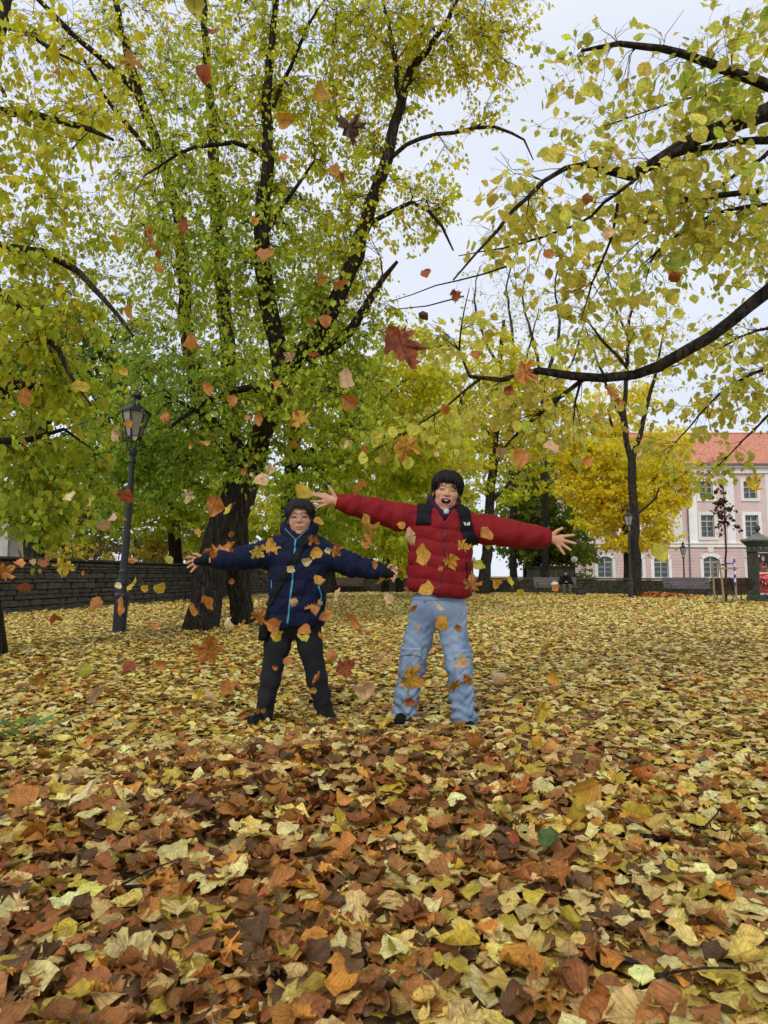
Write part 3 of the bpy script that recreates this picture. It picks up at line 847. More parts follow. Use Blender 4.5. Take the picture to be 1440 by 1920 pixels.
def lobes(r, L):
    """points spread through a union of ellipsoids (px, py, depth, rx px, rz px, ry m, count)"""
    A = []
    for px, py, d, rx, rz, ry, n in L:
        c = P(px, py, d); q = nrm(r.normal(size=(n, 3))) * r.random((n, 1)) ** (1 / 2.4)
        A.append(c + q * np.array([lobe_r(rx, d), ry, lobe_r(rz, d)]))
    A = np.concatenate(A); return A[A[:, 2] > .35]

YEL, YGR, GRN, DGR, OLV, GOLD = (.74, .66, .04), (.54, .60, .045), (.29, .44, .05), (.11, .21, .03), (.44, .52, .05), (.80, .60, .02)
def mixcol(stops, key, pals):
    """palette that shifts with a key value per leaf"""
    def fn(pos, n):
        t = key(pos) + rng.normal(0, .16, n) + .18 * vnoise(pos[:, 0], pos[:, 2], 1.6, pos[0, 1] % 3)
        c = np.zeros((n, 3))
        for k in range(3):
            pal = np.array([[p[k]] for p in pals])[:, 0]
            c[:, k] = np.interp(t, stops, pal)
        return np.clip(c * np.exp(rng.normal(0, .18, (n, 1))) * np.exp(rng.normal(0, .07, (n, 3))), .004, .92)
    return fn

r_ = np.random.default_rng(21)
# 1 the big linden: several stems from one bole
t = Tree('linden_tree', (P(415, 1180, 12.6)[0], 12.6, -.05), 'big old linden with splayed dark trunk and yellow-green crown behind the lamp post', seed=1)
t.limb([(372, 1188, 12.2, .32), (384, 1130, 12.3, .27), (402, 1050, 12.45, .27), (432, 965, 12.6, .33), (478, 860, 12.7, .22), (508, 780, 12.7, .185), (530, 690, 12.7, .18), (520, 640, 12.6, .16), (500, 560, 12.5, .155), (490, 430, 12.4, .14), (503, 300, 12.3, .115), (500, 180, 12.2, .085), (512, 50, 12.1, .06), (530, -90, 12, .035)])
t.limb([(454, 1166, 13.4, .25), (449, 1120, 13.3, .20), (442, 1060, 13.1, .18), (436, 1000, 12.8, .2), (436, 950, 12.6, .2)])
t.limb([(525, 700, 12.7, .17), (560, 668, 12.6, .18), (612, 600, 12.4, .16), (658, 500, 12.3, .14), (715, 330, 12.2, .115), (748, 205, 12.1, .09), (770, 130, 12, .07), (822, 70, 11.9, .05), (870, -20, 11.8, .03)])
t.limb([(752, 190, 12.1, .055), (735, 90, 12.2, .045), (715, -20, 12.4, .03)])
t.limb([(716, 330, 12.2, .05), (760, 270, 12.0, .042), (850, 246, 11.8, .036), (930, 240, 11.6, .03), (985, 265, 11.5, .02), (1000, 300, 11.4, .01)])
t.limb([(560, 668, 12.6, .12), (640, 640, 12.3, .1), (690, 560, 12.0, .07), (745, 490, 11.8, .03)])
t.limb([(500, 300, 12.3, .05), (470, 276, 12.1, .048), (400, 270, 11.8, .04), (330, 290, 11.6, .03), (270, 330, 11.4, .015)])
t.limb([(490, 450, 12.4, .05), (560, 340, 12.2, .035), (590, 300, 12.1, .02)])
t.limb([(512, 200, 12.2, .045), (560, 90, 12, .035), (600, 10, 11.9, .02)])
t.limb([(520, 740, 12.7, .09), (465, 728, 12.4, .07), (400, 750, 12, .05), (320, 800, 11.6, .03)])
t.limb([(470, 870, 12.6, .08), (420, 800, 12.2, .06), (370, 770, 11.9, .04), (300, 740, 11.6, .02)])
t.limb([(690, 420, 12.3, .05), (770, 380, 12.0, .04), (830, 425, 11.8, .03), (850, 470, 11.7, .015)])
t.grow(lobes(r_, [(430, 240, 12.3, 190, 190, 1.9, 190), (520, 60, 12.2, 190, 130, 1.9, 150), (470, 480, 12.4, 210, 170, 2.0, 210), (420, 720, 12.0, 210, 130, 2.0, 210), (360, 850, 12.9, 150, 80, .9, 80), (230, 850, 13.6, 140, 130, .9, 120), (610, 740, 12.2, 150, 130, 1.6, 130), (720, 100, 12.2, 130, 140, 1.6, 150), (850, 40, 11.9, 120, 90, 1.4, 95), (640, 430, 12.3, 110, 150, 1.5, 90), (790, 370, 11.9, 80, 60, .9, 40), (650, 600, 12.2, 120, 100, 1.3, 80), (330, 420, 12.0, 130, 150, 1.5, 80), (640, 250, 12.3, 90, 110, 1.3, 50), (920, 110, 11.9, 80, 110, 1.0, 26), (455, 880, 11.9, 60, 50, .5, 22), (880, 250, 11.8, 90, 60, .6, 10), (930, 40, 11.8, 80, 80, 1.0, 30)]), step=.4, kr=.016, tip=.006)
t.shoots(5, .42, .0042).trunk()
t.leaves(32, .071, mixcol([0, .5, 1], lambda p: np.clip((p[:, 0] + 3.6) / 5.5, 0, 1) * .55 + np.clip((p[:, 2] - 3.0) / 6.0, 0, 1) * .5, [GRN, YGR, YEL]), spread=.42, keep=lambda p: ~((p[:, 1] < 12.25) & (rng.random(len(p)) < .55)))

# 2 second linden behind it
t = Tree('linden_tree', (P(455, 1150, 16.2)[0], 16.2, -.05), 'second linden just behind the big one with two parallel upright stems', seed=2)
t.limb([(455, 1158, 16.2, .26), (452, 1080, 16.2, .22), (446, 960, 16.1, .21), (436, 840, 16, .21), (430, 700, 15.9, .19), (420, 560, 15.8, .17), (408, 420, 15.6, .15), (400, 260, 15.4, .12), (388, 110, 15.2, .09), (378, -60, 15, .05)])
t.limb([(445, 920, 16, .17), (400, 840, 15.9, .17), (362, 700, 15.6, .165), (345, 560, 15.4, .15), (335, 420, 15.3, .13), (300, 290, 15.1, .12), (258, 165, 15, .1), (235, 80, 14.8, .085), (210, -30, 14.6, .06)])
t.limb([(262, 180, 15, .085), (190, 110, 14.6, .07), (130, 60, 14.3, .06), (70, 0, 14, .05), (20, -50, 13.8, .03)])
t.limb([(300, 300, 15.1, .06), (210, 200, 14.6, .05), (150, 100, 14.2, .035)])
t.grow(lobes(r_, [(250, 330, 15.1, 190, 170, 2.2, 130), (190, 110, 14.6, 190, 120, 2.0, 110), (330, 600, 15.4, 160, 160, 2.2, 140), (300, 40, 15, 170, 100, 2, 80), (330, 800, 15.5, 170, 130, 1.8, 110), (150, 480, 14.8, 130, 130, 1.6, 60), (560, 560, 16, 130, 180, 1.6, 80)]), step=.45, kr=.016, tip=.006)
t.shoots(5, .5, .005).trunk()
t.leaves(26, .077, mixcol([0, .5, 1], lambda p: .25 + np.clip((p[:, 2] - 3) / 8, 0, 1) * .65, [GRN, YGR, YEL]), spread=.48, keep=lambda p: ~((p[:, 1] < 15.2) & (rng.random(len(p)) < .45)))

# 3 linden at the left edge, its boughs hang over the lamp
t = Tree('linden_tree', (P(-8, 1230, 8.5)[0] - .2, 8.5, -.05), 'linden at the lawn edge whose long boughs droop over the lamp post and stone wall', seed=3)
bx = t.base
t.limb3([(bx[0], 8.5, -.05, .3), (bx[0] - .02, 8.5, .5, .24), (bx[0] - .25, 8.55, 1.6, .22), (bx[0] - .45, 8.6, 3.2, .19), (bx[0] - .5, 8.6, 5, .16), (bx[0] - .35, 8.5, 7, .11), (bx[0], 8.4, 9, .05)])
t.limb([(-70, 205, 8.4, .075), (0, 213, 8.2, .06), (60, 212, 8.1, .05), (110, 222, 8, .042), (165, 240, 7.9, .032), (212, 262, 7.8, .018)])
t.limb([(-80, 440, 8.4, .08), (0, 458, 8.1, .06), (90, 476, 7.9, .05), (150, 510, 7.8, .04), (200, 560, 7.6, .03), (250, 630, 7.5, .016)])
t.limb([(-70, 500, 8.4, .07), (10, 555, 8.1, .05), (70, 620, 7.9, .04), (130, 700, 7.7, .025), (170, 760, 7.6, .012)])
t.limb([(-60, 730, 8.5, .08), (20, 725, 8.6, .06), (110, 730, 8.8, .04), (175, 718, 9, .015)])
t.limb([(-60, 820, 8.5, .06), (40, 830, 8.7, .045), (120, 805, 8.9, .025), (170, 840, 9, .01)])
t.limb([(-50, 40, 8.4, .05), (40, 60, 8.1, .035), (130, 110, 7.8, .016)])
t.limb([(-60, -10, 8.4, .1), (-30, 100, 8.4, .05), (10, 180, 8.1, .02)])
t.grow(lobes(r_, [(70, 640, 8.2, 150, 110, 1.3, 85), (50, 790, 8.8, 130, 120, 1.4, 95), (110, 880, 9.3, 80, 90, 1.0, 45), (70, 340, 8.0, 130, 150, 1.2, 60), (110, 130, 8.0, 150, 130, 1.3, 55), (60, 940, 9, 110, 60, .9, 50), (40, 510, 8, 110, 100, 1, 40), (60, 985, 9.4, 80, 26, .7, 20)]), step=.3, kr=.012, tip=.0045)
t.shoots(4, .34, .003).trunk()
t.leaves(20, .073, mixcol([0, .5, 1], lambda p: np.clip((p[:, 2] - 1.4) / 4.0, 0, 1) * .5 + .36, [GRN, OLV, YEL]), spread=.36, droop=.9)

# 4 linden on the right: only its boughs reach into the picture
t = Tree('linden_tree', (5.4, 4.6, -.05), 'near linden outside the lawn whose dark boughs arch above the red jacket', seed=4)
t.limb3([(5.4, 4.6, -.05, .36), (5.35, 4.6, .6, .27), (5.2, 4.55, 1.8, .24), (5.0, 4.5, 3.0, .2), (4.85, 4.4, 4.2, .15), (4.7, 4.3, 5.6, .09), (4.5, 4.2, 7, .03)])
q = lambda a, b, d, r: [*P(a, b, d), r]
t.limb3([(4.95, 4.5, 3.0, .085), q(1720, 400, 4.6, .07), q(1560, 470, 4.6, .062), q(1440, 545, 4.6, .045), q(1370, 602, 4.6, .041), q(1280, 662, 4.6, .038), q(1190, 704, 4.65, .035), q(1070, 706, 4.7, .032), q(1010, 694, 4.7, .028), q(940, 712, 4.8, .02), q(880, 706, 4.8, .014)], .15, .006)
t.limb3([(4.8, 4.4, 4.2, .09), q(1600, 130, 4.4, .075), q(1440, 208, 4.3, .058), q(1350, 240, 4.25, .05), q(1270, 275, 4.2, .045), q(1180, 325, 4.2, .036), q(1100, 306, 4.1, .02), q(1020, 342, 4.05, .016), q(930, 430, 4.0, .01), q(850, 525, 3.95, .005)], .15, .006)
t.limb3([q(1460, 170, 4.4, .04), q(1330, 122, 4.3, .03), q(1240, 92, 4.2, .024), q(1160, 82, 4.1, .018), q(1090, 95, 4.1, .01)], .15, .006)
t.limb3([q(1195, 320, 4.2, .02), q(1260, 290, 4.3, .02), q(1400, 265, 4.4, .024), q(1500, 262, 4.5, .04)], .15, .006)
t.limb3([q(1240, 300, 4.25, .016), q(1160, 360, 4.3, .013), q(1080, 420, 4.3, .01), q(980, 455, 4.3, .008), q(860, 480, 4.3, .004)], .12, .006)
t.limb3([q(1160, 370, 4.3, .012), q(1150, 450, 4.3, .01), q(1110, 530, 4.3, .007), q(1090, 600, 4.3, .003)], .12, .006)
t.limb3([q(1420, 360, 4.5, .022), q(1300, 372, 4.4, .018), q(1230, 400, 4.35, .012), q(1180, 450, 4.3, .006)], .12, .006)
t.limb3([q(1440, 385, 4.6, .02), q(1350, 400, 4.6, .014), q(1270, 440, 4.5, .01), q(1200, 500, 4.5, .005)], .12, .006)
t.limb3([q(1100, 706, 4.7, .018), q(1050, 745, 4.75, .017), q(985, 800, 4.8, .014), q(940, 850, 4.9, .008), q(925, 900, 4.9, .003)], .12, .006)
t.limb3([q(880, 706, 4.8, .012), q(862, 660, 4.85, .009), q(870, 580, 4.9, .006), q(880, 540, 4.9, .003)], .12, .006)
t.limb3([q(900, 712, 4.8, .014), q(840, 760, 4.9, .01), q(760, 810, 5, .006), q(680, 860, 5, .003)], .12, .006)
t.limb3([q(870, 555, 4.2, .006), q(800, 575, 4.2, .005), q(720, 570, 4.2, .003), q(950, 500, 4.2, .008)][::-1], .12, .006)
t.limb3([q(1175, 690, 4.6, .016), q(1130, 640, 4.6, .012), q(1100, 600, 4.6, .006)], .12, .006)
t.limb3([q(1090, 712, 4.7, .012), q(1080, 750, 4.7, .009), q(1075, 790, 4.7, .004)], .12, .006)
t.limb3([(4.9, 4.5, 2.6, .06), q(1700, 640, 6.0, .04), q(1560, 660, 6.3, .03), q(1440, 690, 6.5, .02), q(1350, 740, 6.6, .012), q(1250, 850, 6.7, .005)], .15, .006)
t.limb3([q(1500, 720, 6.3, .02), q(1420, 800, 6.4, .012), q(1340, 880, 6.5, .005)], .15, .006)
t.limb3([(4.75, 4.4, 4.6, .07), q(1560, 200, 6.6, .04), q(1420, 300, 7, .024), q(1300, 380, 7.2, .014), q(1180, 470, 7.2, .008), q(1080, 600, 7, .004)], .15, .01)
t.limb3([q(1480, 250, 6.9, .022), q(1360, 180, 7, .014), q(1240, 200, 7, .01), q(1120, 240, 7, .004)], .15, .01)
t.limb3([q(1560, 600, 6.3, .024), q(1420, 620, 6.8, .016), q(1330, 660, 7, .01), q(1230, 700, 7, .004)], .15, .006)
A = lobes(r_, [(1300, 350, 4.4, 170, 130, .55, 80), (1130, 360, 4.2, 150, 120, .5, 40), (1330, 120, 4.3, 140, 90, .5, 42), (1130, 120, 4.1, 110, 80, .4, 16), (1010, 470, 4.2, 150, 90, .4, 34), (1150, 560, 4.5, 150, 70, .4, 28), (1020, 780, 4.9, 180, 80, .4, 60), (860, 640, 4.9, 100, 80, .4, 16), (1380, 450, 4.6, 90, 90, .5, 30), (960, 290, 4.0, 50, 100, .3, 5), (1400, 720, 6.5, 120, 100, .7, 60), (1300, 800, 6.6, 120, 90, .6, 34), (1390, 640, 7, 110, 70, .6, 36), (1260, 640, 6.8, 90, 60, .5, 20), (800, 810, 5.1, 110, 60, .35, 20), (1330, 250, 7, 170, 150, .8, 60), (1150, 250, 7, 120, 160, .8, 34), (1360, 480, 7.4, 120, 100, .8, 50), (1180, 480, 7.2, 110, 90, .7, 34), (1080, 640, 7, 120, 60, .6, 26), (1400, 60, 6.5, 110, 80, .7, 34), (1330, 880, 6.9, 90, 40, .5, 14), (1040, 170, 6.8, 80, 110, .6, 16), (960, 420, 6.5, 110, 80, .6, 16)])
t.grow(A, step=.12, kr=.006, tip=.0019, sag=.05, maxr=.014)
t.shoots(2.2, .2, .0015).trunk()
t.leaves(6.0, .060, mixcol([0, .5, 1], lambda p: .85 + 0 * p[:, 0], [GRN, OLV, (.80, .70, .13)]), spread=.19, temps=NEAR_LEAVES, mat='leaf_near', t0=.15, droop=.75,
         singles=(300, lambda w: (np.abs(w[:, 0] / w[:, 1]) < .55) & (w[:, 2] - CAM_H < w[:, 1] * .86)))

# 5 dark green maple at the back on the left
t = Tree('maple_tree', (P(60, 1130, 24)[0], 24, 0), 'dark green maple standing beyond the tall stone wall', seed=5)
t.limb([(60, 1110, 24, .35), (70, 900, 24, .28), (90, 740, 24, .22), (110, 600, 24, .1)])
t.limb([(80, 800, 24, .15), (170, 680, 23.5, .1), (230, 620, 23, .05)]); t.limb([(75, 820, 24, .14), (0, 720, 23.5, .1), (-60, 640, 23, .05)])
t.grow(lobes(r_, [(60, 640, 23.6, 150, 110, 2.4, 150), (190, 700, 23.5, 130, 110, 2.2, 120), (-60, 700, 23.5, 110, 150, 2.2, 60), (70, 850, 23.5, 180, 110, 2.2, 110), (260, 830, 23.6, 120, 110, 2, 70)]), step=.7)
t.trunk(); t.leaves(28, .16, mixcol([0, .5, 1], lambda p: .38 + 0 * p[:, 0], [DGR, (.17, .27, .035), YGR]), spread=.7, temps=FAR_LEAVES + TREE_LEAVES[:1])

def back_tree(name, label, px, py, d, stem, lob, seed, per, size, cols, bark='bark', spread=.7, temps=FAR_LEAVES, group=None, step=.7, **kw):
    t = Tree(name, (P(px, py, d)[0], d, 0), label, seed=seed, bark=bark, group=group)
    for s in stem: t.limb(s, step=.5, jit=.03)
    t.grow(lobes(r_, lob), step=step, **kw)
    t.trunk()
    if per: t.leaves(per, size, cols, spread=spread, temps=temps)
    return t
UP = lambda p: np.clip((p[:, 2] - 1) / 9, 0, 1)
back_tree('linden_tree', 'linden with dark straight trunk right behind the child in navy', 540, 1110, 20.5, [[(545, 1128, 20.5, .3), (542, 1000, 20.5, .24), (545, 880, 20.5, .21), (575, 740, 20.5, .17), (600, 620, 20.5, .1), (620, 520, 20.5, .04)], [(545, 880, 20.5, .12), (640, 800, 20.3, .09), (720, 740, 20, .05), (780, 700, 20, .02)], [(560, 800, 20.5, .1), (500, 720, 20.5, .06), (470, 650, 20.5, .03)]],
          [(700, 790, 20.2, 150, 140, 2.2, 190), (610, 920, 20.3, 130, 100, 1.8, 120), (790, 880, 20, 110, 100, 1.6, 100), (560, 700, 20.6, 120, 140, 2, 100), (780, 690, 20, 80, 80, 1.4, 50)], 6, 36, .115, mixcol([0, .5, 1], lambda p: .35 + .35 * UP(p) + .12 * np.clip(p[:, 0] + 1, -1, 2), [GRN, YGR, YEL]), spread=.55, temps=TREE_LEAVES)
back_tree('linden_tree', 'linden with broad trunk seen between the two children', 614, 1105, 30, [[(614, 1112, 30, .42), (612, 1020, 30, .36), (620, 900, 30, .3), (650, 760, 30, .2), (670, 640, 30, .08)], [(618, 920, 30, .2), (720, 840, 29.5, .12), (800, 780, 29, .05)]],
          [(620, 980, 29.6, 170, 80, 2.4, 130), (740, 960, 29.4, 120, 110, 2.2, 110), (760, 820, 29.4, 140, 130, 2.4, 120), (480, 960, 29.6, 140, 90, 2.2, 80)], 7, 38, .17, mixcol([0, .5, 1], lambda p: .45 + .4 * UP(p), [GRN, YGR, YEL]))
for k, (px, d) in enumerate(((722, 34), (748, 36), (780, 33))):
    back_tree('slender_tree', ['slender dark-stemmed tree left of the red jacket', 'slender dark-stemmed tree just beside the red jacket', 'slender dark-stemmed tree mostly hidden by the red jacket'][k], px, 1107, d, [[(px, 1110, d, .2), (px + 3, 1000, d, .17), (px - 4, 880, d, .13), (px + 6, 740, d, .06)]],
              [(px - 10, 860, d, 70, 130, 1.8, 60), (px + 10, 1000, d, 60, 50, 1.5, 30)], 60 + k, 34, .17, mixcol([0, .5, 1], lambda p: .5 + .4 * UP(p), [GRN, YGR, YEL]))
back_tree('linden_tree', 'tall straight-trunked linden to the right of the red jacket', 910, 1105, 37, [[(906, 1112, 37, .36), (912, 1040, 37, .29), (918, 940, 37, .25), (928, 820, 37, .22), (935, 700, 37, .16), (945, 600, 37, .08)], [(928, 830, 37, .16), (870, 760, 36.6, .1), (820, 690, 36, .04)], [(930, 800, 37, .15), (990, 740, 37, .1), (1040, 690, 37, .04)], [(920, 940, 37, .13), (960, 900, 36.5, .08), (985, 870, 36, .03)]],
          [(890, 720, 36.8, 130, 120, 3, 150), (990, 740, 37, 100, 90, 2.6, 110), (850, 860, 36.8, 80, 120, 2.4, 110), (970, 860, 37, 80, 90, 2.2, 70), (870, 980, 37, 60, 60, 2, 40)], 8, 34, .18, mixcol([0, .5, 1], lambda p: .45 + .5 * UP(p), [GRN, YGR, YEL]), bark='bark_grey')
back_tree('green_tree', 'dense dark green tree rising behind the flat-roofed hut', 1010, 1090, 47, [[(1005, 1092, 47, .4), (1000, 1000, 47, .3), (1005, 880, 47, .12)], [(1000, 1000, 47, .2), (1045, 950, 46.5, .08)]],
          [(1000, 900, 47, 70, 80, 3, 110), (1045, 980, 46.6, 75, 60, 3, 120), (965, 980, 47, 55, 60, 2.5, 70), (1070, 1030, 46, 55, 26, 2.4, 60), (1000, 1035, 46.5, 50, 22, 2, 45)], 9, 38, .24, mixcol([0, .5, 1], lambda p: .35 + .1 * UP(p), [(.10, .16, .03), (.28, .36, .05), (.50, .48, .06)]), spread=1.0)
back_tree('maple_tree', 'bright golden maple glowing in front of the pink building', 1176, 1105, 38, [[(1178, 1112, 38, .26), (1176, 1040, 38, .22), (1170, 960, 38, .18), (1160, 860, 38, .12), (1140, 770, 38, .05)], [(1172, 990, 38, .12), (1110, 920, 37.6, .07), (1070, 870, 37.4, .03)], [(1172, 960, 38, .12), (1225, 900, 38, .07), (1255, 850, 38, .03)]],
          [(1110, 860, 37.8, 62, 40, 2.4, 95), (1075, 905, 37.6, 38, 30, 1.6, 50), (1150, 920, 37.4, 60, 34, 2.2, 90), (1215, 885, 37.8, 52, 30, 2, 70), (1105, 775, 38, 52, 42, 2, 60), (1165, 800, 38, 48, 44, 2, 60), (1240, 830, 38, 46, 34, 1.8, 55), (1130, 975, 37.5, 50, 26, 1.7, 55), (1215, 965, 37.4, 52, 30, 1.8, 60), (1170, 1012, 37.4, 46, 18, 1.4, 36), (1250, 935, 37.6, 30, 26, 1.3, 30), (1085, 825, 37.8, 34, 26, 1.4, 34), (1255, 880, 37.6, 36, 30, 1.4, 40), (1140, 865, 37.4, 60, 50, 1.5, 70), (1200, 925, 37.2, 50, 40, 1.5, 55), (1065, 850, 37.8, 34, 50, 1.5, 45), (1270, 900, 37.4, 24, 40, 1.2, 36), (1225, 1005, 37.2, 44, 20, 1.3, 36), (1110, 930, 37.2, 40, 40, 1.5, 45), (1190, 740, 38, 40, 30, 1.3, 26)], 10, 24, .18, mixcol([0, .5, 1], lambda p: .62 + .25 * np.clip((p[:, 2] - 2) / 5, 0, 1), [(.70, .60, .04), (.93, .70, .03), (.95, .80, .06)]), spread=.62)
back_tree('bare_tree', 'nearly bare dark tree right behind the far lamp post on the lawn', 1190, 1112, 31.5, [[(1193, 1118, 31.5, .27), (1191, 1040, 31.5, .22), (1189, 950, 31.5, .2), (1184, 860, 31.5, .18)], [(1184, 865, 31.5, .15), (1170, 800, 31.5, .13), (1175, 700, 31.4, .1), (1180, 600, 31.3, .07), (1200, 500, 31.2, .03)], [(1186, 860, 31.5, .15), (1206, 790, 31.5, .11), (1230, 690, 31.6, .07), (1250, 600, 31.6, .03)], [(1172, 800, 31.5, .08), (1130, 700, 31.4, .06), (1100, 620, 31.3, .03)], [(1180, 640, 31.4, .06), (1150, 560, 31.4, .04), (1140, 500, 31.4, .02)], [(1188, 970, 31.5, .06), (1230, 935, 31.4, .05), (1240, 900, 31.4, .02)]],
          [(1180, 600, 31.4, 110, 120, 2.6, 220), (1240, 660, 31.5, 70, 100, 2, 90), (1120, 650, 31.4, 60, 80, 2, 70), (1150, 780, 31.4, 70, 60, 2, 24)], 11, 3, .13, mixcol([0, 1], lambda p: .6 + 0 * p[:, 0], [YGR, YEL]), bark='bark', spread=.4, step=.45, kr=.012, tip=.006)
for k, (px, tx, d) in enumerate(((962, 930, 45), (1022, 1020, 44))):
    back_tree('bare_tree', ['bare grey-green tree behind the straight linden, leaning left', 'bare grey-green tree between the straight linden and the golden maple'][k], px, 1095, d, [[(px, 1098, d, .26), (px, 960, d, .22), (px - 4, 800, d, .19), (px - 2, 720, d, .17)], [(px - 2, 725, d, .13), (tx - 20, 640, d, .1), (tx - 40, 560, d, .06), (tx - 30, 500, d, .03)], [(px - 2, 720, d, .15), (tx + 30, 620, d, .1), (tx + 20, 540, d, .06), (tx + 35, 480, d, .03)], [(px, 780, d, .1), (tx + 60, 660, d, .07), (tx + 80, 580, d, .03)]],
              [(tx, 570, d, 95, 95, 3, 230), (tx + 10, 670, d, 95, 60, 3, 90)], 30 + k, 1.5, .16, mixcol([0, 1], lambda p: .5 + 0 * p[:, 0], [OLV, YEL]), bark='bark_grey', spread=.5, step=.6, kr=.012, tip=.008)
back_tree('linden_tree', 'olive-green linden beyond the stone wall seen right of the lamp post', 330, 1080, 30, [[(330, 1085, 30, .3), (325, 960, 30, .24), (310, 840, 30, .14), (300, 740, 30, .05)], [(325, 970, 30, .14), (400, 890, 30, .08), (440, 840, 30, .03)]],
          [(300, 860, 30, 120, 100, 2.4, 110), (390, 940, 29.6, 110, 75, 2.2, 100), (270, 965, 29.6, 90, 45, 2, 70), (430, 1020, 30, 70, 40, 2, 50)], 71, 34, .16, mixcol([0, .5, 1], lambda p: .35 + .3 * UP(p), [GRN, YGR, YEL]), spread=.7)
back_tree('linden_tree', 'dim olive tree standing far beyond the wall behind the leafless thicket', 150, 1080, 44, [[(150, 1085, 44, .35), (150, 980, 44, .28), (140, 880, 44, .1)]],
          [(120, 940, 44, 110, 80, 3, 110), (210, 960, 43, 90, 70, 3, 90), (30, 930, 44, 80, 80, 3, 60), (160, 1025, 43, 90, 30, 2.5, 70), (300, 1020, 43, 80, 36, 2.5, 70), (400, 1030, 43, 60, 30, 2.5, 40)], 72, 34, .22, mixcol([0, .5, 1], lambda p: .3 + .3 * UP(p), [(.12, .14, .03), (.30, .28, .05), YGR]), spread=.9)
# sapling with withered leaves
t = Tree('sapling', (P(1361, 1130, 25)[0], 25, -.02), 'thin staked sapling with withered dark brown leaves', seed=12, bark='bark_grey')
t.limb([(1362, 1131, 25, .05), (1361, 1080, 25, .042), (1361, 1020, 25, .036), (1359, 980, 25, .03), (1357, 930, 25, .018), (1354, 902, 25, .007)], step=.25, jit=.01)
t.grow(lobes(r_, [(1357, 960, 25, 26, 30, .45, 46), (1350, 930, 25, 18, 26, .3, 22), (1362, 995, 25, 34, 16, .5, 12)]), step=.15, kr=.008, tip=.004, maxr=.012)
t.trunk(); t.leaves(3.2, .10, mixcol([0, 1], lambda p: .5 + 0 * p[:, 0], [(.045, .025, .014), (.12, .055, .025)]), spread=.1, temps=TREE_LEAVES, t0=.6)

# shrubs
def shrub(label, px, d, w, h, seed, cols, size=.12, n=60, per=34, name='shrub', group=None, z0=0):
    c = P(px, 1080, d); t = Tree(name, (c[0], d, z0), label, cat='shrub', seed=seed, group=group)
    for k in range(5):
        a = t.r.uniform(0, 6.28); t.limb3([(c[0], d, z0, .05), (c[0] + .15 * w * math.cos(a), d + .15 * w * math.sin(a), z0 + h * .4, .035), (c[0] + .3 * w * math.cos(a), d + .3 * w * math.sin(a), z0 + h * .75, .012)], .3)
    q = nrm(t.r.normal(size=(n, 3))) * t.r.random((n, 1)) ** .4; q[:, 2] = np.abs(q[:, 2])
    t.grow(np.array([c[0], d, z0 + .15]) + q * [w / 2, w / 2, h * .92], step=.4, tip=.005); t.trunk()
    if per: t.leaves(per, size, cols, spread=.4, temps=FAR_LEAVES)
gold = mixcol([0, 1], lambda p: .6 + .1 * UP(p), [(.42, .38, .05), (.68, .50, .05)])
ygr = mixcol([0, .5, 1], lambda p: .5 + .2 * UP(p), [GRN, YGR, YEL])
shrub('golden shrub just right of the lamp post beyond the stone wall', 300, 31, 3.6, 3.0, 40, gold, .12, 110, 40, z0=.3)
shrub('low golden shrub beyond the stone wall left of the lamp post', 150, 33, 3.8, 2.5, 41, gold, .12, 90, z0=.2)
shrub('small golden shrub beside the pale building', 60, 36, 2.4, 2.9, 42, gold, .12, 60, z0=.2)
shrub('yellow-green shrub beyond the wall behind the splayed trunk', 400, 34, 3.6, 3.6, 43, ygr, .13, 110, z0=.2)
shrub('leafless grey thicket beyond the wall between golden shrubs', 220, 38, 4.4, 3.6, 44, mixcol([0, 1], lambda p: .5 + 0 * p[:, 0], [(.16, .12, .07), (.3, .2, .1)]), .08, 260, 5, z0=.2)
shrub('yellow-green shrub beyond the far wall behind the navy coat', 545, 46, 6.0, 4.6, 45, ygr, .2, 130, 42, z0=.2)
shrub('wide yellow-green shrub beyond the far wall between the children', 690, 48, 7.0, 4.2, 46, ygr, .2, 150, 42, z0=.2)
shrub('yellow-green shrub beyond the far wall behind the red jacket', 815, 49, 5.5, 3.6, 47, ygr, .2, 110, 42, z0=.2)
shrub('small green shrub against the pink wall beside the hut', 1096, 50, 2.2, 1.7, 48, mixcol([0, 1], lambda p: .5 + 0 * p[:, 0], [DGR, GRN]), .15, 40, z0=0)
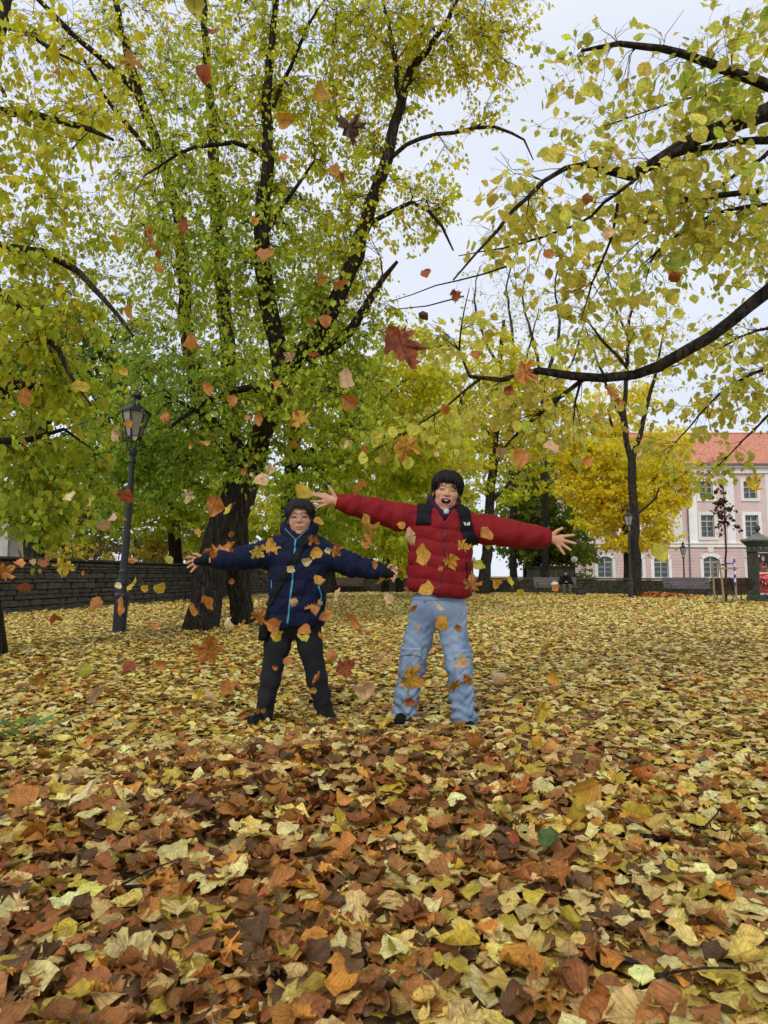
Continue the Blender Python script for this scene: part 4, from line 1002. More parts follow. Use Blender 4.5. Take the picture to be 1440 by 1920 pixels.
# ------------------------------------------------------------------ lamp posts
def lamp_post(loc, h, label):
    """old style lamp: fluted base, tapering post, six-sided lantern; modelled 4.2 m tall"""
    root = empty('lamp_post', loc); tag(root, label, 'lamp')
    root.scale = (h / 4.2,) * 3
    MB().lathe([(.15, 0), (.15, .05), (.118, .07), (.118, .62), (.135, .64), (.135, .68), (.11, .72), (.10, .86), (.125, .88), (.125, .93), (.085, .97), (.075, 1.06)], 8, rot=.39).build('base', M['iron'], root)
    MB().lathe([(.07, 1.05), (.078, 1.07), (.078, 1.1), (.066, 1.13), (.05, 3.02), (.066, 3.04), (.066, 3.07), (.052, 3.09), (.052, 3.16), (.075, 3.2), (.08, 3.24), (.05, 3.26), (.045, 3.3)], 12).build('post', M['iron'], root, smooth=False)
    br = MB()
    for k in range(4):
        a = k * math.pi / 2 + .5; c, s = math.cos(a), math.sin(a)
        br.tube([(.04 * c, .04 * s, 3.24), (.1 * c, .1 * s, 3.28), (.11 * c, .11 * s, 3.4), (.11 * c, .11 * s, 3.5)], .014, 6)
    tag(br.build('cradle', M['iron'], root))
    for k in (0, 2):
        a = k * math.pi / 2 + .5; c, s = math.cos(a), math.sin(a)
        MB().tube([(.1 * c, .1 * s, 3.44), (.15 * c, .15 * s, 3.46), (.175 * c, .175 * s, 3.43), (.16 * c, .16 * s, 3.40), (.145 * c, .145 * s, 3.415)], .011, 6).build('scroll', M['iron'], root)
    n = 6; zb, zt, rb, rt = 3.5, 3.95, .125, .24; rot = .26
    MB().lathe([(.05, 3.46), (.14, 3.48), (.14, 3.515), (rb - .01, 3.52)], n, rot=rot).build('lantern_floor', M['iron'], root)
    pt = lambda k, r, z: np.array([r * math.cos(k * 2 * math.pi / n + rot), r * math.sin(k * 2 * math.pi / n + rot), z])
    for k in range(n):
        MB().bar(pt(k, rb, zb), pt(k, rt, zt), .022).build('lantern_bar', M['iron'], root)
        g = [pt(k, rb - .012, zb), pt(k + 1, rb - .012, zb), pt(k + 1, rt - .012, zt), pt(k, rt - .012, zt)]
        i_ = [p * [.97, .97, 1] for p in g]
        MB().add(g + i_, [(0, 1, 2, 3), (7, 6, 5, 4), (0, 4, 5, 1), (2, 6, 7, 3)]).build('pane', M['lampglass'], root)
    MB().lathe([(.225, 3.945), (.265, 3.95), (.265, 3.985), (.225, 4.0), (.12, 4.08), (.10, 4.1)], n, rot=rot).build('lantern_roof', M['iron'], root)
    MB().lathe([(.08, 4.09), (.072, 4.2), (.115, 4.25), (.115, 4.275), (.08, 4.3), (.05, 4.34), (.02, 4.37), (.03, 4.41), (.012, 4.44), (.004, 4.52)], 10).build('finial', M['iron'], root)
    MB().ball((0, 0, 3.68), (.05, .05, .1), 10, 8).build('bulb', M['white_plaster'], root, smooth=True)
    return root
lp = lamp_post((P(223, 1185, 11.95)[0], 11.95, -.02), 4.15, 'tall black lamp post with milky six-sided lantern, leaning slightly by the stone wall')
lp.rotation_euler = (0, math.radians(2.3), .2)
lamp_post((P(1183, 1122, 30.2)[0], 30.2, 0), 3.85, 'black lamp post standing before the dark trunk on the far lawn')
lamp_post((P(1284, 1110, 47)[0], 47, -.8), 3.95, 'black lamp post between the far wall and the pink building')

def globe_lamp(px, py, d, label):
    c = P(px, py, d); root = empty('globe_lamp', (c[0], d, 0)); tag(root, label, 'lamp')
    MB().lathe([(.09, 0), (.09, .2), (.05, .24), (.045, c[2] - .22), (.1, c[2] - .2), (.1, c[2] - .14)], 10).build('post', M['iron'], root)
    MB().ball((0, 0, c[2] + .06), .2, 16, 12).build('globe', plain('white_lamp_globe', (.72, .74, .76), .3, .04), root, smooth=True)
globe_lamp(1077, 1051, 43, 'globe lamp at the corner of the flat-roofed hut')
globe_lamp(886, 1051, 45, 'globe lamp beside the straight-trunked linden')
def flag_pole():
    c = P(985, 1085, 48); root = empty('steel_pole', (c[0], 48, 0)); tag(root, 'plain pale steel pole beyond the far wall', 'pole')
    m = plain('galvanised_steel', (.45, .48, .52), .4, .1)
    top = P(985, 975, 48)[2]
    MB().lathe([(.13, 0), (.13, .3), (.09, .32), (.07, top)], 10).build('shaft', m, root); MB().bar((-.45, 0, top), (.3, 0, top + .05), .16, .08).build('lamp_head', m, root)
    MB().lathe([(.17, .35), (.17, 1.7), (.1, 1.72)], 10).build('sleeve', plain('dark_blue_paint', (.03, .035, .07)), root)
flag_pole()

# ------------------------------------------------------------------ benches
def bench(loc, w, rotz, label, wood, pal=None):
    root = empty('park_bench', loc, rotz); tag(root, label, 'bench')
    # seat faces local -y
    pts = [(-.30, .40), (-.22, .43), (-.1, .425), (.02, .42), (.12, .43)]
    for y, z in pts: MB().box((0, y, z), (w, .085, .03), bev=.008).build('seat_slat', wood, root)
    for k in range(6):
        z = .50 + k * .075; y = .18 + k * .035
        MB().box((0, y, z), (w, .026, .068), Matrix.Rotation(-.42, 3, 'X'), bev=.008).build('back_slat', wood, root)
    for s in (-1, 0, 1):
        x = s * (w / 2 - .16)
        MB().tube([(x, -.32, 0), (x, -.27, .2), (x, -.30, .38), (x, -.1, .40), (x, .14, .40), (x, .22, .5), (x, .40, .93)], .022, 6).tube([(x, .16, .40), (x, .20, .2), (x, .32, 0)], .022, 6).build('leg', M['iron'], root)
        if s: MB().tube([(x, -.30, .40), (x, -.34, .56), (x, -.24, .62), (x, .05, .62), (x, .27, .64)], .02, 6).build('armrest', M['iron'], root)
    return root
bA = P(1042, 1115, 35.4); bench((bA[0], 35.4, 0), 2.15, -.12, 'weathered grey bench with a man sitting on it', M['bench_wood'])
bB = P(1291, 1112, 32.4); bench((bB[0], 32.4, 0), 2.15, -.06, 'weathered grey bench beside the raked leaf heap, fallen leaves on its seat', M['bench_wood'])
bC = P(1392, 1128, 26.5); bench((bC[0], 26.9, 0), 1.7, 2.05, 'dark brown slatted bench turned sideways behind the staked sapling', M['bench_brown'])
bD = P(652, 1104, 40.4); bench((bD[0], 40.2, 0), 1.9, .2, 'dark brown bench against the far wall between the children', M['bench_brown'])

# bags
def bag(name, c, s, mat, label, seed):
    r = np.random.default_rng(seed); mb = MB(); mb.ball((0, 0, s[2] * .45), (s[0] / 2, s[1] / 2, s[2] * .5), 14, 9)
    mb.v = [(x * (1 + r.normal(0, .07)), y * (1 + r.normal(0, .07)), max(0, z * (1 + r.normal(0, .06)))) for x, y, z in mb.v]
    root = empty(name, c); tag(root, label, 'bag')
    mb.build('body', mat, root, smooth=True); MB().tube([(-s[0] * .25, 0, s[2] * .8), (-s[0] * .15, 0, s[2] * 1.15), (s[0] * .15, 0, s[2] * 1.15), (s[0] * .25, 0, s[2] * .8)], .012, 6).build('handle', mat, root)
bag('plastic_bag', (P(1040, 1097, 35.3)[0], 35.25, .44), (.42, .3, .26), plain('pinkish_white_plastic', (.75, .62, .6), .4), 'pinkish white bag lying on the bench beside the seated man', 1)
bag('backpack', (P(1089, 1114, 34.6)[0], 34.6, 0), (.55, .4, .3), plain('dark_navy_cloth', (.02, .024, .045)), 'dark navy bag on the ground beside the seated man', 2)

# ------------------------------------------------------------------ tree stakes
def stakes():
    b = P(1361, 1130, 25); root = empty('tree_stakes', (b[0], 25, 0)); tag(root, 'wooden stakes and crossbar tied round the sapling, one wrapped in blue-white tape', 'stake frame')
    k = 25 / F_PX; X = lambda px: (px - 1361) * k
    for (x0, y0, x1, y1, z) in ((X(1352), -.25, X(1347), -.2, 1.58), (X(1349), .35, X(1346), .3, 1.5), (X(1382), .05, X(1381), .05, 1.6)):
        MB().tube([(x0, y0, -.05), ((x0 + x1) / 2 + .008, (y0 + y1) / 2, z / 2), (x1, y1, z)], .036, 8).build('stake', M['stake'], root)
    MB().tube([(X(1344), -.22, 1.25), (X(1386), 0, 1.26)], .026, 8).build('crossbar', M['stake'], root)
    MB().bar((X(1346), -.2, 1.4), (X(1361), 0, 1.38), .02, .055).build('strap', plain('black_rubber', (.015, .015, .016)), root)
    blue, white = plain('blue_tape', (.03, .07, .42), .4), plain('white_tape', (.7, .72, .75), .4)
    MB().bar((X(1361), 0, 1.43), (X(1381), .03, 1.44), .01, .04).build('tape_tie', blue, root)
    for q in range(7):
        z0 = .62 + q * .14; MB().lathe([(.0395, 0), (.0395, .137)], 10, c=(X(1381.5), .05, z0), cap=False).build('tape_band', blue if q % 2 == 0 else white, root)
    mb = MB(); n = 28; V = [(0, 0, .03)]
    for rr in (.45, .75):
        for j in range(n):
            a = j * 6.2832 / n; q = rr * (1 + .12 * math.sin(3 * a) + .08 * math.sin(7 * a + 1)); V.append((q * 1.25 * math.cos(a), q * math.sin(a), .022 if rr < .6 else .002))
    mb.add(V, [(0, 1 + j, 1 + (j + 1) % n) for j in range(n)] + [(1 + j, 1 + n + j, 1 + n + (j + 1) % n, 1 + (j + 1) % n) for j in range(n)])
    tag(mb.build('soil_patch', M['soil'], loc=(b[0], 25, .012)), 'dark bare soil circle round the staked sapling', kind='structure')
stakes()

# ------------------------------------------------------------------ advertising pillar
def pillar():
    d = 26.2; c = P(1427, 1128, d); root = empty('advertising_pillar', (c[0], d, 0), math.radians(-4)); tag(root, 'dark green advertising pillar with ball finial, portrait poster above a red poster', 'pillar')
    rot = 0.0; root.scale = (.80, .80, .95)
    MB().lathe([(.66, 0), (.66, .22), (.60, .26), (.60, .3)], 6, rot=rot).build('plinth', M['bronze'], root)
    MB().lathe([(.50, .28), (.50, 2.0)], 6, rot=rot).build('shaft', M['bronze'], root)
    for k in range(6):
        a = k * math.pi / 3 + rot; x, y = .515 * math.cos(a), .515 * math.sin(a)
        MB().lathe([(.04, 0), (.04, 1.72)], 8, c=(x, y, .29)).build('corner_post', M['bronze'], root)
    MB().lathe([(.52, 1.98), (.58, 2.0), (.58, 2.04), (.54, 2.06), (.54, 2.22), (.60, 2.24), (.66, 2.31), (.78, 2.4), (.78, 2.44)], 6, rot=rot).build('frieze', M['bronze'], root)
    for k in range(12):
        a = (k + .5) * math.pi / 6 + rot; rr = .545 if k % 2 else .5
        MB().box((.5 * math.cos(a), .5 * math.sin(a), 2.14), (.05, .05, .11)).build('frieze_block', M['pillar_roof'], root)
    MB().lathe([(.80, 2.44), (.80, 2.47), (.55, 2.56), (.32, 2.66), (.16, 2.72), (.13, 2.74), (.13, 2.78)], 6, rot=rot).build('roof', M['pillar_roof'], root)
    for k in range(6):
        for f in (.15, .5, .85):
            a0, a1 = k * math.pi / 3 + rot, (k + 1) * math.pi / 3 + rot
            x = .79 * (math.cos(a0) * (1 - f) + math.cos(a1) * f); y = .79 * (math.sin(a0) * (1 - f) + math.sin(a1) * f)
            MB().ball((x, y, 2.47), (.06, .06, .06), 8, 6).build('roof_knob', M['pillar_roof'], root, smooth=True)
    MB().lathe([(.06, 2.77), (.05, 2.82), (.1, 2.86), (.135, 2.94), (.12, 3.02), (.06, 3.08), (.01, 3.11)], 12).build('finial', M['bronze'], root, smooth=True)
    # posters on the side that faces the lawn: x from -w to w on the plane y = -yp
    yp = .50 * math.cos(math.pi / 6) + .012
    col = lambda n, c: plain(n, c, .45, .06, .02)
    dk, rd, blk, wh = col('poster_dark', (.022, .028, .025)), col('poster_red', (.50, .02, .02)), col('poster_black', (.012, .012, .014)), col('poster_white', (.72, .72, .72))
    br, sk = col('poster_brown', (.16, .065, .03)), col('poster_skin', (.50, .28, .19))
    def flat(poly, lay, name, m, par): return MB().prism(poly, -yp - .004 * lay - .003, -yp - .004 * lay).build(name, m, par)
    def rect(x0, x1, z0, z1): return [(x0, z0), (x1, z0), (x1, z1), (x0, z1)]
    def disc(x, z, rx, rz, a0=0, a1=360, n=18): return [(x + rx * math.cos(math.radians(a0 + (a1 - a0) * i / n)), z + rz * math.sin(math.radians(a0 + (a1 - a0) * i / n))) for i in range(n)]
    MB().box((0, -yp + .004, 1.15), (.5, .012, 1.7)).build('display_board', wh, root)
    p1 = flat(rect(-.225, .225, 1.18, 1.94), 1, 'poster', dk, root); p1['label'] = 'poster of a man in a brown jacket with folded arms'
    flat([(-.2, 1.2), (.22, 1.2), (.22, 1.3), (.13, 1.52), (.03, 1.6), (-.08, 1.6), (-.19, 1.5)], 2, 'printed_jacket', br, p1)
    flat([(-.02, 1.42), (.05, 1.42), (.08, 1.58), (.0, 1.6)], 3, 'printed_shirt', blk, p1)
    flat(disc(-.02, 1.73, .075, .115), 3, 'printed_head', sk, p1); flat(disc(-.02, 1.78, .078, .075, 10, 170), 4, 'printed_hair', br, p1)
    flat(disc(.16, 1.25, .05, .03), 3, 'printed_hand', sk, p1); flat(disc(-.2, 1.83, .028, .05), 2, 'printed_emblem', wh, p1)
    flat(rect(-.08, .12, 1.385, 1.4), 4, 'printed_line', wh, p1)
    p2 = flat(rect(-.225, .225, .36, 1.13), 1, 'poster', rd, root); p2['label'] = 'red poster with black curved shapes'
    flat(disc(-.09, .74, .15, .17), 2, 'printed_disc', blk, p2); flat(disc(.225, .37, .22, .4, 90, 180), 2, 'printed_arc', blk, p2)
    flat(disc(-.1, .80, .035, .05), 3, 'printed_face', sk, p2); flat(disc(.02, .74, .03, .045), 3, 'printed_face', sk, p2); flat(disc(-.15, .66, .05, .03), 3, 'printed_hand', rd, p2)
    for z, x0, x1 in ((.985, -.19, .2), (.95, -.07, .2), (1.05, .03, .2), (1.1, -.2, -.12), (.45, .02, .1)): flat(rect(x0, x1, z, z + .014), 3, 'printed_line', wh, p2)
    # scrolled iron foot beside the bench
    for q in range(3):
        cx = -.34 + q * .34; pts = [(cx + (.02 + .0009 * a) * math.cos(a / 57.3), -.62, .14 + (.02 + .0009 * a) * math.sin(a / 57.3)) for a in range(0, 560, 28)]
        MB().tube(pts, .014, 6).build('scroll', M['iron'], root)
pillar()

# fallen twigs on the lawn
def twig(px, py, d, L, ang, label):
    p = P(px, py, d); z = float(ground_h(p[0], d)) + .045; r = random.Random(px); dx, dy = math.cos(ang), math.sin(ang)
    root = empty('fallen_twig', (p[0], d, z)); tag(root, label, 'twig')
    pts = [(dx * L * (f - .5) + r.uniform(-.01, .01), dy * L * (f - .5) + r.uniform(-.01, .01), r.uniform(-.006, .012)) for f in (0, .2, .4, .6, .8, 1)]
    MB().tube(pts, [.008, .0075, .007, .006, .005, .003], 6).build('stem', M['bark'], root)
    MB().tube([pts[3], (pts[3][0] + dx * .1 - dy * .06, pts[3][1] + dy * .1 + dx * .06, .03), (pts[3][0] + dx * .16 - dy * .12, pts[3][1] + dy * .16 + dx * .12, .03)], [.004, .003, .002], 5).build('side_shoot', M['bark'], root)
twig(200, 1688, 2.1, .34, .1, 'black twig among brown leaves in the foreground heap')
twig(1215, 1835, 1.72, .14, -.8, 'short mossy twig among pale leaves')
twig(1300, 1575, 2.55, .4, .15, 'thin twig among yellow leaves to the right of the heap')
# ------------------------------------------------------------------ people: smooth distance fields turned into meshes
def surface_nets(f, lo, h):
    nx, ny, nz = f.shape; ins = f < 0
    cor = [(a, b, c) for a in (0, 1) for b in (0, 1) for c in (0, 1)]
    sl = lambda A, c: A[c[0]:nx - 1 + c[0], c[1]:ny - 1 + c[1], c[2]:nz - 1 + c[2]]
    cnt = sum(sl(ins, c).astype(np.int8) for c in cor)
    cell = (cnt > 0) & (cnt < 8); idx = np.argwhere(cell)
    cid = np.full(cell.shape, -1, np.int32); cid[cell] = np.arange(len(idx))
    acc = np.zeros((len(idx), 3)); num = np.zeros(len(idx))
    vals = {c: f[idx[:, 0] + c[0], idx[:, 1] + c[1], idx[:, 2] + c[2]] for c in cor}
    for c in cor:
        for ax in range(3):
            if c[ax] == 0:
                c2 = list(c); c2[ax] = 1; c2 = tuple(c2); a, b = vals[c], vals[c2]; m = (a < 0) != (b < 0)
                t = np.where(m, a / (a - b + 1e-12), 0); p = np.zeros((len(idx), 3)); p[:] = c; p[:, ax] += t
                acc += p * m[:, None]; num += m
    V = (idx + acc / num[:, None]) * h + lo
    Q = []
    for ax in range(3):
        o1, o2 = [(1, 2), (2, 0), (0, 1)][ax]
        s0 = [slice(1, -1)] * 3; s1 = [slice(1, -1)] * 3; s0[ax] = slice(0, f.shape[ax] - 1); s1[ax] = slice(1, f.shape[ax])
        a, b = ins[tuple(s0)], ins[tuple(s1)]
        e = np.argwhere(a != b); off = np.array([1, 1, 1]); off[ax] = 0; g = e + off
        flip = a[tuple(e.T)]
        d1 = np.zeros(3, int); d1[o1] = 1; d2 = np.zeros(3, int); d2[o2] = 1
        q = [cid[tuple((g - d1 - d2).T)], cid[tuple((g - d2).T)], cid[tuple(g.T)], cid[tuple((g - d1).T)]]
        q = np.stack(q, 1); q[~flip] = q[~flip][:, ::-1]; Q.append(q)
    return V, np.concatenate(Q)

def sdf_mesh(fn, lo, hi, h):
    lo = np.array(lo, float); hi = np.array(hi, float); n = np.ceil((hi - lo) / h).astype(int) + 1
    ax = [lo[k] + np.arange(n[k]) * h for k in range(3)]
    B = 5; nb = -(-n // B); c = [lo[k] + (np.arange(nb[k]) * B + (B - 1) / 2) * h for k in range(3)]
    C = np.stack(np.meshgrid(*c, indexing='ij'), -1); fc = fn(C.reshape(-1, 3)).reshape(tuple(nb))
    # blocks far from the surface keep their coarse value, the rest are sampled finely
    F = np.broadcast_to(fc[:, :, :, None, None, None], (*nb, B, B, B)).astype(np.float32).copy()
    act = np.argwhere(np.abs(fc) < B * h * 1.5 + .012); o = np.arange(B)
    og = np.stack(np.meshgrid(o, o, o, indexing='ij'), -1).reshape(-1, 3)
    for k in range(0, len(act), 3000):
        q = act[k:k + 3000]; p = (lo + (q[:, None] * B + og[None]) * h).reshape(-1, 3)
        F[tuple(q.T)] = fn(p).reshape(-1, B, B, B)
    f = F.transpose(0, 3, 1, 4, 2, 5).reshape(nb[0] * B, nb[1] * B, nb[2] * B)[:n[0], :n[1], :n[2]].copy()
    for k in range(3):      # close what touches the border
        s = [slice(None)] * 3; s[k] = 0; f[tuple(s)] = np.maximum(f[tuple(s)], 1e-4); s[k] = -1; f[tuple(s)] = np.maximum(f[tuple(s)], 1e-4)
    return surface_nets(f, lo, h)

def smin(a, b, k):
    h = np.clip(.5 + .5 * (b - a) / k, 0, 1); return b + (a - b) * h - k * h * (1 - h)
def smax(a, b, k): return -smin(-a, -b, k)
def cap(p, a, b, ra, rb, sy=1.0):
    a = np.array(a, float); b = np.array(b, float); d = b - a
    t = np.clip(((p - a) @ d) / (d @ d + 1e-12), 0, 1); q = p - a - t[:, None] * d
    if sy != 1.0: q = q * [1, 1 / sy, 1]
    return np.sqrt((q * q).sum(1)) - (ra + (rb - ra) * t)
def chain(p, pts, k=.02, sy=1.0):
    """pts rows: x, y, z, r"""
    d = None
    for a, b in zip(pts[:-1], pts[1:]):
        c = cap(p, a[:3], b[:3], a[3], b[3], sy); d = c if d is None else smin(d, c, k)
    return d
def chain_t(p, pts):
    """length along the chain of the nearest point"""
    best = np.full(len(p), 1e9); T = np.zeros(len(p)); s = 0
    for a, b in zip(pts[:-1], pts[1:]):
        a3 = np.array(a[:3]); v = np.array(b[:3]) - a3; L = np.linalg.norm(v); t = np.clip(((p - a3) @ v) / (L * L), 0, 1)
        q = np.linalg.norm(p - a3 - t[:, None] * v, axis=1); m = q < best; best[m] = q[m]; T[m] = s + t[m] * L; s += L
    return T
def ell(p, c, r):
    q = (p - np.array(c)) / np.array(r); k0 = np.sqrt((q * q).sum(1)); q2 = q / np.array(r); k1 = np.sqrt((q2 * q2).sum(1)) + 1e-9
    return k0 * (k0 - 1) / k1
def puff(t, s):
    """rounded quilt profile, 0 at the seams, 1 mid panel"""
    return np.sqrt(np.abs(np.sin(np.pi * t / s)) + 1e-6)
def fold(p, s, seed=0.0):
    x, y, z = p[:, 0] * s, p[:, 1] * s, p[:, 2] * s
    return (np.sin(x + 1.4 * np.sin(z * .7 + seed) + seed) * np.sin(z * 1.1 + 1.1 * np.sin(y * .8 + x * .6) + 2 * seed) + .6 * np.sin(1.9 * x - 1.3 * z + 2.2 * np.sin(y + z * .5) + seed))

def cloth(name, c, rough=.75, fine=260, spec=.25, var=.1, sheen=0.0, bump=.12):
    m = surf(name, tuple(x * (1 - var) for x in c), tuple(x * (1 + var) for x in c), 9, rough, bump, fine, spec=spec, dist=.003)
    if sheen:
        b = m.node_tree.nodes['Principled BSDF']; b.inputs['Sheen Weight'].default_value = sheen; b.inputs['Sheen Roughness'].default_value = .4
    return m
def denim_mat():
    m, n, l, b = new_mat('washed_denim'); tc = n.new('ShaderNodeTexCoord')
    nz = n.new('ShaderNodeTexNoise'); nz.inputs['Scale'].default_value = 5; nz.inputs['Detail'].default_value = 6; l.new(tc.outputs['Object'], nz.inputs['Vector'])
    rp = n.new('ShaderNodeValToRGB'); rp.color_ramp.elements[0].position = .3; rp.color_ramp.elements[0].color = (.125, .19, .31, 1); rp.color_ramp.elements[1].position = .72; rp.color_ramp.elements[1].color = (.32, .42, .56, 1)
    l.new(nz.outputs['Fac'], rp.inputs['Fac']); l.new(rp.outputs['Color'], b.inputs['Base Color']); b.inputs['Roughness'].default_value = .85; b.inputs['Specular IOR Level'].default_value = .15
    w = n.new('ShaderNodeTexNoise'); w.inputs['Scale'].default_value = 420; mp = n.new('ShaderNodeMapping'); mp.inputs['Scale'].default_value = (1, 1, .3); l.new(tc.outputs['Object'], mp.inputs['Vector']); l.new(mp.outputs['Vector'], w.inputs['Vector'])
    bp = n.new('ShaderNodeBump'); bp.inputs['Strength'].default_value = .25; bp.inputs['Distance'].default_value = .002; l.new(w.outputs['Fac'], bp.inputs['Height']); l.new(bp.outputs['Normal'], b.inputs['Normal'])
    return m
def skin_mat():
    m, n, l, b = new_mat('skin'); a = n.new('ShaderNodeAttribute'); a.attribute_name = 'col'
    tc = n.new('ShaderNodeTexCoord'); nz = n.new('ShaderNodeTexNoise'); nz.inputs['Scale'].default_value = 45; l.new(tc.outputs['Object'], nz.inputs['Vector'])
    hs = n.new('ShaderNodeHueSaturation'); mr = n.new('ShaderNodeMapRange'); mr.inputs['To Min'].default_value = .9; mr.inputs['To Max'].default_value = 1.1
    l.new(nz.outputs['Fac'], mr.inputs['Value']); l.new(mr.outputs['Result'], hs.inputs['Value']); l.new(a.outputs['Color'], hs.inputs['Color']); l.new(hs.outputs['Color'], b.inputs['Base Color'])
    b.inputs['Roughness'].default_value = .5; b.inputs['Specular IOR Level'].default_value = .35; b.inputs['Subsurface Weight'].default_value = .12; b.inputs['Subsurface Radius'].default_value = (.01, .004, .002); b.inputs['Subsurface Scale'].default_value = .6
    return m
M['skin'] = skin_mat(); M['denim'] = denim_mat()
M['hair'] = surf('black_hair', (.004, .0035, .0035), (.011, .009, .008), 30, .5, .3, 200, spec=.22, stretch=(1, 1, .2), dist=.003)
M['hair_brown'] = surf('dark_brown_hair', (.007, .0055, .005), (.020, .015, .012), 30, .5, .3, 200, spec=.25, stretch=(1, 1, .2), dist=.003)
M['red_nylon'] = cloth('red_nylon', (.21, .011, .015), .78, 42, .16, .1, bump=.5)
M['navy_nylon'] = cloth('navy_nylon', (.006, .010, .034), .78, 48, .16, .15, bump=.5)
M['black_cloth'] = cloth('black_cloth', (.007, .008, .009), .75, 260, .15)
M['black_webbing'] = cloth('black_webbing', (.007, .008, .010), .7, 500, .15)
M['trouser'] = cloth('dark_trouser_cloth', (.014, .015, .019), .85, 300)
M['purple'] = cloth('purple_cotton', (.035, .016, .040), .95, 300, .1)
M['shirt'] = cloth('white_cotton', (.6, .6, .65), .9)
M['teal'] = plain('teal_zip', (.05, .30, .42), .4, .1); M['dark_red'] = plain('dark_red_zip', (.10, .012, .016), .4)
M['teeth'] = plain('teeth', (.75, .72, .66), .25, .03, 0); M['mouth'] = plain('mouth_inside', (.045, .010, .010), .5, .1, 0); M['lash'] = plain('lash_line', (.014, .01, .009), .6, .1, 0)
M['sole'] = plain('white_rubber', (.55, .55, .55), .7); M['wire'] = plain('metal_spectacle_wire', (.32, .30, .28), .35, .05, 0, metal=.8)
SKIN = np.array([.57, .325, .20])

def skin_obj(name, pieces, parent):
    Vs, Qs, Cs, o = [], [], [], 0
    for V, Q, C in pieces:
        Vs.append(V); Qs.append(Q + o); Cs.append(C); o += len(V)
    m = mesh_arrays(name, np.concatenate(Vs), np.concatenate(Qs), True); attr_col(m, np.concatenate(Cs)); return link(name, m, M['skin'], parent)

def rot_head(roll, pitch, yaw):
    return np.array(Matrix.Rotation(roll, 3, 'Y') @ Matrix.Rotation(pitch, 3, 'X') @ Matrix.Rotation(yaw, 3, 'Z'))

def head_sdf(p, laugh):
    """unit head in metres, 0.225 tall, facing -y"""
    ax = np.abs(p[:, 0]); q = p.copy(); q[:, 0] = ax
    jd = .012 if laugh else 0
    d = ell(p, (0, .012, .035), (.077, .094, .083))
    d = smin(d, ell(p, (0, -.022, -.03 - jd * .4), (.0635, .072, .078 + jd * .5)), .03)
    d = smin(d, ell(q, (.024, -.032, -.064 - jd * .7), (.031, .044, .032)), .034)
    d = smin(d, ell(p, (0, -.066, -.099 - jd), (.023, .022, .017)), .028)
    d = smin(d, ell(q, (.038, -.056, -.026 + (.008 if laugh else 0)), (.028, .031, .026)), .022)
    d = smin(d, cap(q, (0, -.086, .036), (.040, -.073, .038), .010, .008), .02)
    d = smax(d, -ell(q, (.033, -.101, .012), (.019, .014, .010)), .014)
    d = smin(d, ell(q, (.033, -.079, .011), (.0165, .0135, .0105)), .005)
    d = smin(d, cap(p, (0, -.083, .012), (0, -.101, -.018), .0070, .0108), .014)
    d = smin(d, ell(q, (.0135, -.093, -.021), (.0088, .010, .0075)), .008)
    if laugh:
        w = p.copy(); w[:, 2] = p[:, 2] - 7 * p[:, 0] ** 2; d = smin(d, ell(w, (0, -.084, -.064), (.036, .015, .026)), .014)
        m = np.where(p[:, 2] > -.057, 1.0, 1.0)
        d = smax(d, -ell(w, (0, -.098, -.064), (.0295, .030, .0170)), .006)
    else:
        w = p.copy(); w[:, 2] = p[:, 2] - 7 * p[:, 0] ** 2; wq = w.copy(); wq[:, 0] = ax; d = smin(d, ell(w, (0, -.088, -.060), (.024, .009, .012)), .014)
        d = smax(d, -cap(wq, (0, -.0995, -.0600), (.023, -.089, -.0600), .0034, .002), .004)
    ear = ell(q, (.081, .008, -.008), (.010, .021, .031)); ear = smax(ear, -ell(q, (.090, .000, -.006), (.007, .012, .019)), .006)
    d = smin(d, ear, .008)
    d = smin(d, cap(p, (0, .012, -.06), (0, .03, -.20), .050, .056), .03)
    return d
def head_col(V, laugh):
    C = np.tile(SKIN, (len(V), 1)); x, y, z = np.abs(V[:, 0]), V[:, 1], V[:, 2]
    def blend(w, c):
        nonlocal C; C = C * (1 - w[:, None]) + np.array(c) * w[:, None]
    ck = np.exp(-(((x - .042) / .022) ** 2 + ((z + .028) / .022) ** 2)) * (y < -.02); blend(ck * .45, (.52, .21, .15))
    blend(np.exp(-((x / .014) ** 2 + ((z + .022) / .012) ** 2)) * (y < -.08) * .3, (.52, .23, .17))
    if laugh:
        z = z - 7 * x * x
        e = np.sqrt((x / .033) ** 2 + ((z + .064) / .0212) ** 2); w = np.clip((1.16 - e) / .14, 0, 1) * (y < -.06); blend(w * .6, (.42, .15, .12))
        inn = (np.sqrt((x / .0300) ** 2 + ((z + .064) / .0176) ** 2) < .97) & (y < -.04); C[inn] = (.06, .012, .012); z = V[:, 2]
    else:
        z = z - 7 * x * x; e = np.sqrt((x / .024) ** 2 + ((z + .060) / .0095) ** 2); blend(np.clip((1.15 - e) / .3, 0, 1) * (y < -.07) * .6, (.40, .14, .12))
        C[(x < .021) & (np.abs(z + .0600) < .0022) & (y < -.08)] = (.09, .03, .03); z = V[:, 2]
    eb = np.exp(-(((z - .0365 + 7.0 * (x - .030) ** 2) / .0034) ** 2)) * np.clip((x - .011) / .006, 0, 1) * np.clip((.054 - x) / .01, 0, 1) * (y < -.05); blend(np.clip(eb, 0, .68), (.07, .045, .035))
    blend(np.exp(-(((x - .033) / .02) ** 2 + ((z - .012) / .011) ** 2)) * (y < -.05) * .28, (.30, .15, .11))
    return np.clip(C, 0, 1)

